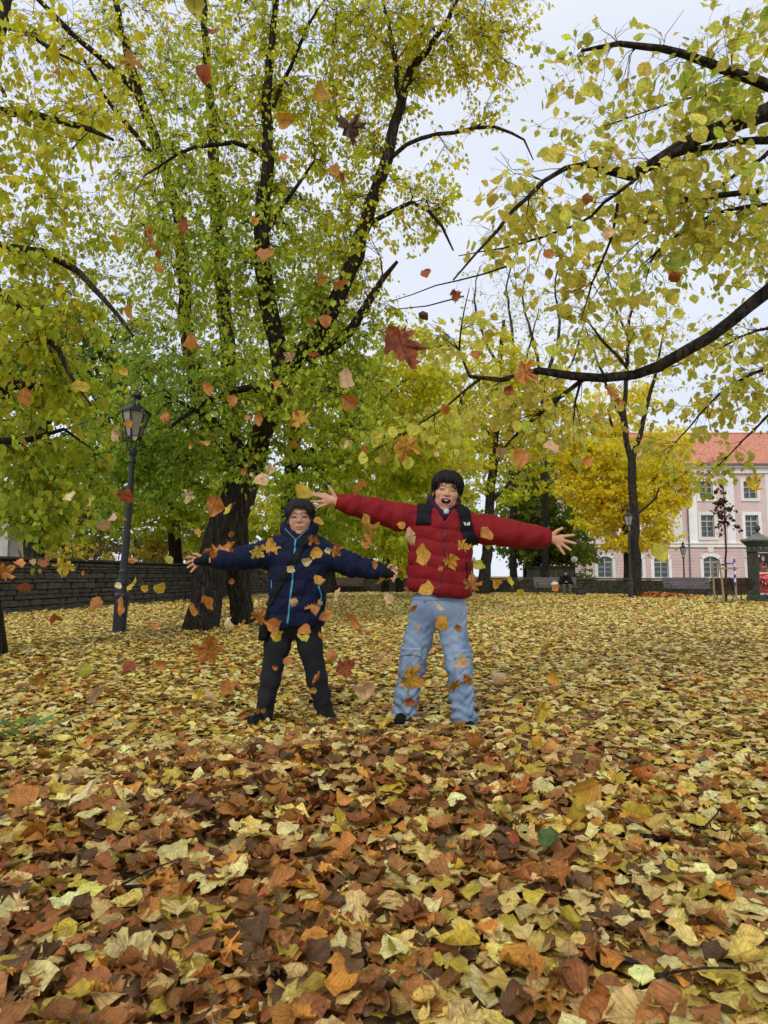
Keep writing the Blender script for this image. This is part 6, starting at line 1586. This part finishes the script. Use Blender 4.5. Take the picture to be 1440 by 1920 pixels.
    # spectacles
    gl = empty('spectacles'); tag(gl, 'thin wire-rimmed round spectacles on the face of the navy-clad child', 'spectacles'); ym = fr(.033, .012) - .011
    for sg in (-1, 1):
        pts = [(sg * .034 + .0235 * math.cos(a), ym + .006 * abs(math.cos(a)) * (1 if math.cos(a) * sg > 0 else 0), .005 + .0205 * math.sin(a)) for a in np.linspace(0, 2 * math.pi, 25)]
        MB().tube(W(pts), .0018, 6, cap=False).build('rim', M['wire'], gl)
        MB().tube(W([(sg * .057, ym + .006, .010), (sg * .074, ym + .03, .010), (sg * .080, .0, .008), (sg * .082, .02, .0)]), .0012, 6).build('temple', M['wire'], gl)
    MB().tube(W([(-.0108, ym, .009), (0, ym - .003, .0125), (.0108, ym, .009)]), .0013, 6).build('bridge', M['wire'], gl)
    F = -.11
    hl = hand_mesh(None, D + F, [(392, 1049, 0, .026), (380, 1049, 0, .024), (374, 1050, -.005, .022)], [(364, 1046.5, -.01, .012), (363.5, 1052, -.012, .0125), (365, 1057.5, -.01, .012), (367, 1062, -.005, .011)],
                   [[(375, 1043, -.01, .0125), (369, 1039.5, -.02, .010), (362.5, 1038.5, -.03, .008)], [(363, 1046.5, -.01, .0095), (356, 1044.5, -.03, .0085), (350, 1045.5, -.05, .007)], [(362.5, 1052, -.012, .0095), (355, 1053, -.035, .0085), (350, 1056, -.055, .007)], [(364, 1058, -.01, .009), (357, 1060.5, -.03, .0082), (352, 1064, -.045, .0068)], [(366, 1063, -.005, .0085), (362, 1068, -.02, .0075), (358, 1072.5, -.03, .0062)]], .009, .012)
    hr = hand_mesh(None, D + F, [(718, 1072, 0, .026), (729, 1074, 0, .024), (732, 1074.5, -.005, .022)], [(738, 1067, -.01, .012), (738, 1073, -.012, .0125), (737, 1079, -.01, .012), (735, 1084, -.005, .011)],
                   [[(729, 1063.5, -.01, .0125), (732, 1060.5, -.025, .010), (735, 1059.5, -.04, .0085)], [(738, 1067, -.01, .0098), (744, 1064, -.025, .0088), (744, 1067.5, -.05, .0078)], [(738, 1073, -.012, .0098), (745, 1073, -.03, .0088), (743, 1077.5, -.055, .0076)], [(737, 1079, -.01, .0094), (743, 1081, -.03, .0084), (740.5, 1084, -.05, .0072)], [(735, 1084, -.005, .0088), (739, 1087, -.02, .0076), (737.5, 1090, -.035, .0064)]], .009, .012)
    core = body_core(D, head_c, pel, [armL[0], armR[0]], [armL, armR], [legL[:5], legR[:5]]); skin_obj('body', [core, pc, hl, hr], root)
    # knitted cuffs that cover the palms, thumbs through
    for rows in ([(385, 1049, F + .0, .036), (376, 1050, F, .029), (369, 1053, F - .008, .0265)], [(724, 1073, F, .036), (731, 1075, F, .029), (734.5, 1076, F - .008, .0265)]):
        w = W4(D, rows); V, Q = sdf_mesh(lambda p: chain(p, w, .01, .85) - .0012 * np.sin(p[:, 0] * 900), np.array([q[:3] for q in w]).min(0) - .06, np.array([q[:3] for q in w]).max(0) + .06, .0042); link('cuff', mesh_arrays('cuff', V, Q, True), M['black_cloth'], ct)
    # cross-body bag
    bg = empty('shoulder_bag', tuple(P(500, 1190, D))); tag(bg, 'black cross-body bag hanging at the hip of the navy coat', 'bag'); b0 = np.array(bg.location)
    a, b = P(584, 1003, D), P(512, 1125, D); n2 = np.array([-(b[2] - a[2]), 0, b[0] - a[0]]); n2 /= np.linalg.norm(n2)
    V, Q = strip(coat, lambda p: np.abs((p - a) @ n2) - .023, np.array([P(500, 0, D)[0], D - .25, P(0, 1135, D)[2]]), np.array([P(596, 0, D)[0], D - .01, P(0, 1000, D)[2]]), .0042, .007); link('strap', mesh_arrays('strap', V - b0, Q, True), M['black_webbing'], bg)
    c = P(500, 1170, D + .02)
    V, Q = sdf_mesh(lambda p: smax(smax(np.abs(p[:, 0] - c[0] - .12 * (p[:, 2] - c[2])) - .032, np.abs(p[:, 1] - c[1]) - .11, .03), np.abs(p[:, 2] - c[2]) - .105, .03), c - .2, c + .2, .008); link('pouch', mesh_arrays('pouch', V - b0, Q, True), M['black_cloth'], bg)
    MB().bar(np.array(P(511, 1122, D - .09)) - b0, np.array(P(502, 1150, D - .05)) - b0, .03, .008, up=(0, 1, 0)).build('strap_end', M['black_webbing'], bg)
navy_boy()

# ---------------------------------------------------------------- the man on the far bench
def seated_man():
    c = P(1063, 1115, 35.0); root = empty('person', (c[0], 35.25, 0), -.1); tag(root, 'man in black jacket, cap and camouflage trousers sitting hunched on the bench', 'person')
    r_col = lambda V: np.tile(SKIN * .9, (len(V), 1))
    head = np.array([-.02, -.28, 1.13])
    def body(p):
        d = ell(p, head, (.075, .095, .115)); d = smin(d, cap(p, head - [0, 0, .05], (0, -.05, .92), .05, .07), .03)
        d = smin(d, cap(p, (0, .0, .50), (0, -.06, .90), .13, .14), .05); d = smin(d, ell(p, head + [0, -.09, -.02], (.012, .02, .02)), .01)
        for s in (-1, 1):
            d = smin(d, chain(p, [np.array(q) for q in [(s * .1, 0, .48, .08), (s * .14, -.44, .47, .065), (s * .13, -.46, .08, .045)]], .03), .04)
            d = smin(d, chain(p, [np.array(q) for q in [(s * .19, -.05, .88, .06), (s * .25, -.16, .64, .05), (s * .05, -.40, .68, .04)]], .03), .03)
            for k in range(4): d = smin(d, cap(p, (s * .05, -.42, .67 + .012 * k), (s * .0 - s * .01, -.47, .665 + .012 * k), .010, .009), .008)
            d = smin(d, cap(p, (s * .05, -.41, .70), (s * .03, -.46, .72), .011, .009), .008)
        return d
    V, Q = sdf_mesh(body, (-.4, -.65, .0), (.4, .25, 1.3), .016); skin_obj('body', [(V, Q, r_col(V))], root)
    def jk(p):
        d = cap(p, (0, .0, .52), (0, -.06, .88), .19, .19, .85); d = smin(d, ell(p, (0, -.14, .97), (.13, .12, .06)), .05)
        for s in (-1, 1): d = smin(d, chain(p, [np.array(q) for q in [(s * .2, -.05, .89, .09), (s * .28, -.15, .64, .08), (s * .09, -.37, .67, .06)]], .03), .04)
        return smax(d - .006 * fold(p, 18, 1), -(p[:, 2] - .44), .03)
    V, Q = sdf_mesh(jk, (-.45, -.5, .38), (.45, .3, 1.15), .016); link('jacket', mesh_arrays('jacket', V, Q, True), M['black_cloth'], root)
    camo = surf('camouflage_cloth', (.03, .04, .025), (.16, .17, .11), 12, .9, .1, 100)
    def tr(p):
        d = ell(p, (0, .0, .5), (.2, .17, .1))
        for s in (-1, 1): d = smin(d, chain(p, [np.array(q) for q in [(s * .1, 0, .5, .1), (s * .15, -.46, .49, .082), (s * .13, -.47, .1, .075)]], .03) - .005 * fold(p, 25, 2), .04)
        return d
    V, Q = sdf_mesh(tr, (-.4, -.7, .02), (.4, .3, .7), .016); link('trousers', mesh_arrays('trousers', V, Q, True), camo, root)
    for s in (-1, 1): shoe(root, (s * .15, -.62, .0), (s * .13, -.46, .0), M['black_cloth'])
    V, Q = sdf_mesh(lambda p: smin(smax(ell(p, head + [0, .01, .03], (.088, .105, .1)), -(p[:, 2] - head[2] - .035), .01), ell(p, head + [0, -.12, .045], (.06, .06, .008)), .01), head - .2, head + .2, .01); link('cap', mesh_arrays('cap', V, Q, True), M['black_cloth'], root)
    ph = empty('phone', (c[0], 34.74, .73)); tag(ph, 'small phone held in the hands of the seated man', 'phone'); MB().box((0, 0, .03), (.07, .012, .13), Matrix.Rotation(-.5, 3, 'X'), bev=.004).build('case', M['black_cloth'], ph); MB().box((0, .009, .034), (.06, .003, .115), Matrix.Rotation(-.5, 3, 'X')).build('screen', M['glass'], ph)
seated_man()
def far_person():
    c = P(1002, 1083, 46); root = empty('person', (c[0], 46, -.55)); tag(root, 'distant person in dark clothes beyond the far wall beside the pole', 'person')
    def body(p):
        d = ell(p, (0, 0, 1.5), (.085, .1, .12)); d = smin(d, cap(p, (0, 0, .85), (0, 0, 1.25), .15, .17, .7), .06); d = smin(d, cap(p, (0, 0, 1.3), (0, 0, 1.42), .06, .055), .03)
        for s in (-1, 1):
            d = smin(d, chain(p, [np.array(q) for q in [(s * .09, 0, .85, .09), (s * .1, -.02, .45, .065), (s * .1, 0, .03, .05)]], .03), .04); d = smin(d, chain(p, [np.array(q) for q in [(s * .19, 0, 1.28, .06), (s * .25, .02, 1.02, .05), (s * .22, -.1, .8, .04)]], .03), .03)
        return d
    V, Q = sdf_mesh(body, (-.4, -.3, 0), (.4, .3, 1.7), .02); skin_obj('body', [(V, Q, np.tile(SKIN, (len(V), 1)))], root)
    V, Q = sdf_mesh(lambda p: smax(body(p) - .02, np.abs(p[:, 2] - .72) - .64, .02), (-.45, -.35, 0.02), (.45, .35, 1.45), .02); link('clothes', mesh_arrays('clothes', V, Q, True), M['black_cloth'], root)
    V, Q = sdf_mesh(lambda p: smax(ell(p, (0, .015, 1.53), (.1, .115, .12)), -(p[:, 2] - 1.48 + .3 * p[:, 1] * 0 - .12 * (p[:, 1] < -.06)), .02), (-.2, -.2, 1.3), (.2, .2, 1.75), .015); link('hair', mesh_arrays('hair', V, Q, True), M['hair'], root)
far_person()
# ------------------------------------------------------------------ leaf carpet
BR, DB, OR_, RUST, TAN, PALE, YO, PY = (.33, .14, .034), (.135, .066, .021), (.54, .24, .035), (.34, .118, .028), (.64, .45, .155), (.68, .58, .22), (.50, .37, .045), (.68, .51, .115)
PAL = np.array([BR, DB, OR_, RUST, TAN, PALE, YO, PY])
def litter_col(x, y):
    """brown round the heap and in the middle foreground, yellow and pale further off"""
    n = len(x)
    b = np.exp(-(((x + .25) / 1.35) ** 2 + ((y - 3.1) / 1.25) ** 2)) * 1.0 + .75 * np.exp(-(((x + .6) / 1.0) ** 2 + ((y - 1.75) / .7) ** 2))
    b = np.clip(b + .18 * np.exp(-((y - 1.9) / 1.3) ** 2) * np.exp(-((x + .4) / 1.6) ** 2) + .22 * vnoise(x, y, 1.9, .6), 0.10, .95)
    wb = np.array([.33, .18, .09, .10, .14, .06, .06, .04]); wy = np.array([.07, .03, .06, .02, .17, .21, .24, .20]); wf = np.array([.03, .01, .13, .02, .24, .20, .05, .32])
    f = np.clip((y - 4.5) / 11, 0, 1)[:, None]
    w = b[:, None] * wb + (1 - b[:, None]) * (wy * (1 - f) + wf * f)
    c = (np.cumsum(w / w.sum(1, keepdims=True), 1) > rng.random((n, 1))).argmax(1)
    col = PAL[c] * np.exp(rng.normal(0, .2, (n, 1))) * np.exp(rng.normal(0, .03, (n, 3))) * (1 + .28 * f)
    return np.clip(col, .006, .8), c
LT_NEAR = [grid_leaf(6, 4, a, b, tw, .34, .3 if k % 2 else .0, 50 + k) for k, (a, b, tw) in enumerate([(.6, .8, .2), (1.6, 1.2, .4), (-.9, 2.0, .3), (2.6, .7, -.4), (.5, 3.2, .3), (-1.7, -1.2, .6), (1.1, -2.0, -.5), (1.9, 2.2, .7), (.4, -.6, .1), (3.0, 1.6, .3), (.8, 4.0, .5), (-.5, 1.3, -.6), (.25, .3, .1), (-.3, .5, -.1), (.4, -.35, .2)])] \
    + [maple_leaf(a, b, .09, .35, 70 + k) for k, (a, b) in enumerate([(.4, .4), (-.8, .9), (1.5, -.5), (.8, 1.8)])]
LT_HALF = [grid_leaf(4, 2, a, b, tw, .3, 0, 150 + k) for k, (a, b, tw) in enumerate([(.6, .8, .2), (1.6, 1.2, .4), (-.9, 2.0, .3), (2.6, .7, -.4), (-1.7, -1.2, .6), (1.1, -2.0, -.5), (.25, .3, .1), (-.3, .5, -.1), (.4, -.35, .2)])]
LT_MID = [grid_leaf(3, 2, a, b, tw, .2, 0, 90 + k) for k, (a, b, tw) in enumerate([(.4, .5, .1), (1.4, 1.0, .3), (-.7, 1.8, .2), (2.0, .4, -.3), (-1.0, -.9, .4), (.2, .2, 0)])]
LT_FAR = [rhomb_leaf(.15), rhomb_leaf(.6), rhomb_leaf(-.4)]
def litter_R(n, tilt):
    yaw = rng.random(n) * 6.283; t = np.abs(rng.normal(0, 1, n)) * tilt; ta = rng.random(n) * 6.283
    N = nrm(np.stack([np.sin(t) * np.cos(ta), np.sin(t) * np.sin(ta), np.cos(t)], -1)); N[:, 2] *= np.where(rng.random(n) < .45, -1, 1)
    return frame(np.stack([np.cos(yaw), np.sin(yaw), rng.normal(0, .15, n)], -1), N)
def field(y0, y1, dens, margin=1.0, slope=.62):
    """random points on the lawn in a fan as wide as a viewer's sight"""
    A = (slope * (y0 + y1) + 2 * margin) * (y1 - y0); n = int(A * dens)
    y = y0 + (y1 - y0) * rng.random(n); wmax = slope * y1 + margin; x = (rng.random(n) * 2 - 1) * wmax
    k = np.abs(x) < slope * y + margin; x, y = x[k], y[k]
    # bare earth strip along the tall wall
    wx = WL0[0] + (y - WL0[1]) * (WL1[0] - WL0[0]) / (WL1[1] - WL0[1]); k = (x > wx + .05)
    dw = x - wx; k &= ~((dw < 1.6 + .5 * vnoise(x, y, 1.1, 2)) & (rng.random(len(x)) < .7))
    # worn patches behind the trunk
    k &= ~((np.exp(-(((x + 4.6) / 1.6) ** 2 + ((y - 15.5) / 1.3) ** 2)) > .45) & (rng.random(len(x)) < .6))
    return x[k], y[k]
SINGLE = []
def carpet(name, y0, y1, dens, temps, size, tilt, mat, label, lift, tmap=None, take=0):
    x, y = field(y0, y1, dens); n = len(x)
    col, c = litter_col(x, y); lay = rng.random(n)
    z = ground_h(x, y) + .004 + lay * lift
    tl = tilt * (.7 + .6 * np.exp(-(((x + .05) / 1.4) ** 2 + ((y - 3.0) / 1.3) ** 2))) ; R = litter_R(n, tl)
    sc = size * np.exp(rng.normal(0, .25, n)); sc = np.clip(sc, .4 * size, 1.7 * size)
    tid = tmap(n, c) if tmap else rng.integers(0, len(temps), n)
    pos = np.stack([x, y, z], -1)
    ctr = np.einsum('nij,j->ni', R, np.array([0, .45, 0])) * sc[:, None]; pos[:, :2] -= ctr[:, :2]; pos[:, 2] -= ctr[:, 2] * .8
    keep = np.ones(n, bool)
    if take:
        ok = np.nonzero((lay > .8) & (np.abs(x) < .55 * y))[0]
        s = ok[np.argsort(-(sc[ok] / y[ok]))[:take]]; keep[s] = False
        for i in s: SINGLE.append((int(tid[i]), pos[i], R[i], sc[i], col[i], int(c[i])))
    o = scatter(name, temps, tid[keep], pos[keep], R[keep], sc[keep], col[keep], M[mat], None, smooth=take > 0)
    tag(o, label, 'leaves', kind='stuff')
def near_t(n, c):
    t = rng.integers(0, 12, n); fl = (c >= 4) & (rng.random(n) < .72); t[fl] = rng.choice([0, 8, 11, 12, 13, 14], fl.sum()); mp = rng.random(n) < np.where((c == 2) | (c == 3), .25, .07); t[mp] = 15 + rng.integers(0, 4, mp.sum()); return t
def half_t(n, c):
    t = rng.integers(0, 6, n); fl = (c >= 4) & (rng.random(n) < .7); t[fl] = rng.integers(6, 9, fl.sum()); return t
carpet('leaf_litter', 1.15, 3.4, 1050, LT_NEAR, .071, .4, 'litter', 'thick carpet of brown and yellow fallen leaves in the foreground', .06, near_t, take=300)
carpet('leaf_litter', 3.4, 5.6, 1050, LT_HALF, .068, .36, 'litter', 'fallen leaves heaped round the children\'s feet', .05, half_t)
carpet('leaf_litter', 5.6, 11, 500, LT_MID, .077, .32, 'litter', 'yellow fallen leaves spread on the middle of the lawn', .035)
carpet('leaf_litter', 11, 20, 225, LT_MID[:3] + LT_FAR, .09, .3, 'litter_far', 'yellow fallen leaves spread round the linden trunks', .03)
carpet('leaf_litter', 20, 42, 110, LT_FAR, .13, .34, 'litter_far', 'pale gold fallen leaves on the far lawn up to the low wall', .03)
def heap():
    n = 1500; x = 12.6 + rng.normal(0, .75, n); y = 31.5 + rng.normal(0, .5, n); z = ground_h(x, y) + rng.random(n) * .06
    col, _ = litter_col(x * 0, y * 0 + 3.1); col = col * [1.5, .9, .8]
    o = scatter('leaf_heap', LT_MID, rng.integers(0, 6, n), np.stack([x, y, z], -1), litter_R(n, np.full(n, .6)), .14 * np.exp(rng.normal(0, .2, n)), np.clip(col, 0, .7), M['litter_far'])
    tag(o, 'raked heap of reddish leaves before the far wall', 'leaf heap', kind='stuff')
heap()

# single leaves: those that lie on top in the foreground
NAMES = ['mid-brown', 'dark brown', 'orange-brown', 'rust-red', 'tan', 'pale cream-green', 'olive-yellow', 'yellow']
LM = []
for k, (Vt, T, UV) in enumerate(LT_NEAR):
    m = mesh_arrays('leaf_shape', Vt, T, True); attr_vec(m, UV); m.materials.append(M['leaf_obj']); LM.append(m)
def put_leaf(name, k, pos, R, sc, col):
    ob = bpy.data.objects.new(name, LM[k]); COL.objects.link(ob)
    ob.matrix_world = Matrix.Translation([float(v) for v in pos]) @ Matrix(np.asarray(R).tolist()).to_4x4() @ Matrix.Scale(float(sc), 4)
    ob.color = (*[float(v) for v in col], 1); return ob
for k, pos, R, sc, col, c in SINGLE:
    kind = 'lobed maple leaf' if k >= 15 else 'oval linden leaf'
    tag(put_leaf('fallen_leaf', k, pos, R, sc, col), 'large %s %s lying on top of the foreground carpet' % (NAMES[c], kind), 'leaf', '%s on the foreground carpet' % (NAMES[c] + ' ' + kind.replace('leaf', 'leaves')))

# thrown leaves in the air: photo pixel, size in pixels, colour, shape
FC = {'o': (.50, .20, .04), 'r': (.33, .085, .025), 'y': (.62, .45, .05), 't': (.58, .38, .20), 'p': (.66, .56, .28), 'd': (.10, .05, .028), 'a': (.56, .30, .04), 'g': (.50, .46, .06)}
FN = {'o': 'orange-brown', 'r': 'rust-red', 'y': 'yellow', 't': 'tan', 'p': 'pale cream', 'd': 'dark brown', 'a': 'amber', 'g': 'yellow-green'}
AIR = [(365,12,58,'g','L'),(398,62,26,'r','L'),(246,113,46,'a','M'),(382,138,40,'r','L'),(607,172,46,'a','L'),(657,243,66,'d','M'),(534,225,40,'a','L'),(105,132,22,'o','L'),(531,295,22,'o','L'),(626,320,26,'o','L'),(641,333,20,'r','L'),(452,340,17,'y','L'),(345,423,32,'r','L'),(284,447,44,'o','M'),(478,414,22,'a','L'),(497,475,40,'o','L'),(300,502,22,'o','L'),(299,476,18,'r','L'),(605,522,28,'a','M'),(640,538,46,'o','L'),(744,120,18,'o','L'),(242,585,30,'a','L'),(363,640,40,'o','L'),(610,602,28,'o','L'),(541,667,24,'t','M'),(590,670,34,'r','L'),(520,720,22,'o','L'),(651,710,46,'t','L'),(657,753,40,'o','L'),(756,656,104,'r','M'),(989,702,52,'o','M'),(1152,746,52,'o','M'),(834,766,30,'o','L'),(955,733,28,'r','L'),(890,666,24,'o','L'),(853,557,32,'r','M'),(880,484,34,'y','L'),(1028,480,36,'o','L'),(798,512,24,'r','L'),(795,592,24,'d','L'),(1160,287,28,'o','L'),(1102,374,28,'o','L'),(1266,520,30,'r','L'),(1140,436,30,'t','L'),(152,725,36,'y','L'),(48,742,40,'o','L'),(232,697,24,'y','L'),(390,728,32,'o','L'),(437,752,24,'o','L'),(487,786,32,'o','L'),(560,783,44,'a','M'),(382,834,32,'a','L'),(760,843,58,'a','M'),(937,846,32,'t','L'),(980,860,40,'o','L'),(1100,868,32,'o','L'),(1033,840,36,'t','L'),(309,783,26,'o','L'),(241,796,24,'o','L'),(215,816,26,'t','L'),(553,833,24,'o','L'),(650,833,18,'t','L'),(508,880,26,'t','L'),(490,899,34,'t','L'),(172,941,40,'g','L'),(130,930,30,'p','L'),(236,930,36,'r','L'),(200,976,46,'t','L'),(353,932,30,'p','M'),(402,948,48,'o','L'),(431,957,30,'y','L'),(47,829,16,'o','L'),(677,916,40,'o','L'),(568,921,40,'y','L'),(598,978,24,'a','L'),(416,1028,64,'o','M'),(508,1023,36,'a','M'),(485,1038,30,'y','M'),(119,1066,40,'y','M'),(36,1056,26,'o','L'),(14,1070,34,'o','M'),(88,1052,30,'r','L'),(45,1101,28,'r','L'),(250,1096,30,'y','M'),(155,1046,24,'y','L'),(103,1160,30,'r','L'),(228,1136,40,'o','L'),(181,1130,32,'o','L'),(300,1102,28,'y','L'),(318,1048,26,'g','L'),(392,1213,64,'o','M'),(241,1250,32,'r','L'),(160,1256,30,'g','L'),(75,1270,40,'a','M'),(180,1301,44,'t','L'),(305,1246,32,'o','L'),(375,1302,22,'y','L'),(425,1290,36,'o','L'),(452,1178,34,'a','M'),(426,1170,34,'p','L'),(390,1130,36,'o','L'),(362,1140,34,'o','L'),(488,1155,34,'o','M'),(513,1172,36,'o','L'),(521,1192,28,'y','L'),(545,1068,20,'t','L'),(552,1131,22,'t','L'),(575,1052,22,'p','L'),(593,1038,28,'a','L'),(589,1013,26,'o','M'),(632,1034,26,'o','M'),(590,1140,34,'o','M'),(570,1183,30,'o','L'),(571,1196,26,'g','L'),(597,1087,24,'a','L'),(611,1155,30,'o','L'),(634,1113,34,'t','L'),(650,1251,46,'r','M'),(621,1232,30,'o','L'),(682,1290,52,'t','L'),(662,1160,40,'o','L'),(597,1272,34,'o','L'),(715,1090,22,'o','L'),(690,985,48,'a','M'),(694,1012,40,'o','M'),(730,1120,30,'t','L'),(752,985,20,'o','L'),(765,1010,44,'t','L'),(756,1068,24,'a','L'),(795,1040,46,'a','L'),(846,1054,36,'a','M'),(799,1105,34,'a','L'),(872,1025,32,'a','M'),(898,1061,30,'g','L'),(885,1091,36,'o','M'),(822,1137,28,'p','L'),(772,1138,26,'o','L'),(830,1168,34,'a','L'),(859,1177,20,'o','L'),(862,1240,32,'t','L'),(774,1275,52,'a','M'),(848,1286,34,'a','M'),(878,1272,26,'o','M'),(770,1315,26,'r','L'),(912,1000,32,'o','L'),(936,1140,22,'t','L'),(975,1112,20,'y','L'),(1040,1270,36,'a','L'),(1012,1338,52,'y','M'),(935,1270,32,'t','L'),(955,1091,24,'y','L'),(932,1094,28,'a','L'),(1043,1102,20,'o','L'),(1238,1036,40,'g','L'),(1412,905,44,'y','M'),(160,1485,70,'p','L'),(45,1492,60,'o','L'),(600,1452,36,'r','L'),(650,1583,46,'o','L'),(637,1532,40,'y','L'),(1076,1510,70,'y','L'),(1100,1480,60,'a','L'),(1350,1456,50,'o','L'),(968,1566,40,'r','L'),(822,1602,36,'y','L'),(1090,1662,38,'r','L'),(1174,1682,42,'o','L'),(978,1782,64,'a','M'),(360,1842,42,'t','L'),(892,1390,36,'o','L'),(1002,1392,32,'a','L'),(15,1612,44,'r','L'),(700,1060,22,'o','L'),(715,1235,30,'t','L'),(540,1240,20,'o','L'),(330,1330,26,'o','L'),(480,1330,24,'o','L'),(395,1310,30,'t','L'),(100,1440,26,'o','L'),(1080,1590,34,'y','L')]
ra = random.Random(5)
for _ in range(46):      # small stragglers, denser to the left and between the children
    AIR.append((int(ra.gauss(560, 260)), int(ra.gauss(1040, 190)), ra.choice([12, 14, 16, 18]), ra.choice('oooartp'), 'L'))
AIR = [a for a in AIR if 0 < a[0] < 1430 and not (520 < a[0] < 605 and 930 < a[1] < 1015 and a[2] < 20) and not (785 < a[0] < 885 and 880 < a[1] < 970 and a[2] < 20)]
for k, (px, py, s, c, sh) in enumerate(AIR):
    r = random.Random(k * 7 + 1)
    real = (.115 if sh == 'M' else .085) * r.uniform(.9, 1.12)
    d = min(max(real * F_PX / s * .92, .75), 4.15)
    real = s * d / F_PX * .88
    kk = 15 + r.randrange(4) if sh == 'M' else r.choice([0, 1, 2, 3, 5, 6, 7, 8, 11, 12, 13])
    y = np.array([[r.gauss(0, 1), r.gauss(0, .45), r.gauss(0, 1)]]); z = np.array([[r.gauss(0, .7), -1.0, r.gauss(0, .7)]])
    if (px, py) == (657, 243): y, z, kk = np.array([[.25, .1, -1.0]]), np.array([[.35, -1.0, .3]]), 16
    R = frame(y, z)[0]; p = P(px, py, d); p = p - R @ np.array([0, .42, 0]) * real
    kind = 'maple' if sh == 'M' else 'oval linden'
    where = 'high among the branches' if py < 560 else 'in front of the tree foliage' if py < 860 else 'at the height of the children' if py < 1120 else 'low above the leaf carpet'
    if (px, py) == (756, 656): lab = 'very large rust-red maple leaf in mid-air above the red jacket'
    elif (px, py) == (657, 243): lab = 'crumpled dark brown maple leaf in mid-air against the crown'
    elif (px, py) == (568, 921): lab = 'yellow leaf in mid-air before the navy-clad child\'s hair'
    elif (px, py) == (119, 1066): lab = 'bright yellow maple leaf in mid-air before the stone wall'
    elif (px, py) == (846, 1054): lab = 'amber maple leaf in mid-air before the red jacket front'
    else: lab = '%s %s leaf in mid-air %s' % (FN[c], kind, where)
    ob = put_leaf('falling_leaf', kk, p, R, real, np.array(FC[c]) * r.uniform(.8, 1.15))
    tag(ob, lab, 'leaf', '%s %s leaves %s' % (FN[c], kind, where))

# leaves on the bench seat, one still-green leaf, a low weed
for q in range(7):
    r = random.Random(900 + q); x = bB[0] + (r.uniform(.2, 1.0) if q < 5 else r.uniform(-.8, 0)); R = frame(np.array([[r.gauss(0, 1), r.gauss(0, 1), 0]]), np.array([[0, 0, 1.0]]))[0]
    tag(put_leaf('fallen_leaf', 12, (x, 32.4 + r.uniform(-.25, .1), .455), R, .11, (.62, .40, .08)), 'amber leaf lying on the seat of the weathered bench by the leaf heap', 'leaf', 'leaves on the bench seat')
gz = float(ground_h(.53, 2.42)) + .07
tag(put_leaf('fallen_leaf', 12, (.53, 2.42, gz), frame(np.array([[.8, -.2, .25]]), np.array([[-.2, -.7, .8]]))[0], .07, (.07, .13, .025)), 'single dark green leaf among the brown and yellow carpet', 'leaf')
n = 26; a = rng.random(n) * 6.283; rr = rng.random(n) * .22; x = -2.12 + rr * np.cos(a); y = 4.1 + rr * np.sin(a); z = ground_h(x, y) + .03 + rng.random(n) * .10
wd = scatter('weed', [grid_leaf(3, 2, .6, .4, 0, .1, .6, 5)], np.zeros(n, int), np.stack([x, y, z], -1), frame(np.stack([np.cos(a), np.sin(a), .5 + 0 * a], -1), np.tile([[0, 0, 1.0]], (n, 1))), .05 + .03 * rng.random(n), np.tile([[.10, .17, .025]], (n, 1)) * np.exp(rng.normal(0, .2, (n, 1))), M['litter'])
tag(wd, 'low green weed poking through the yellow leaves', 'weed', kind='stuff')
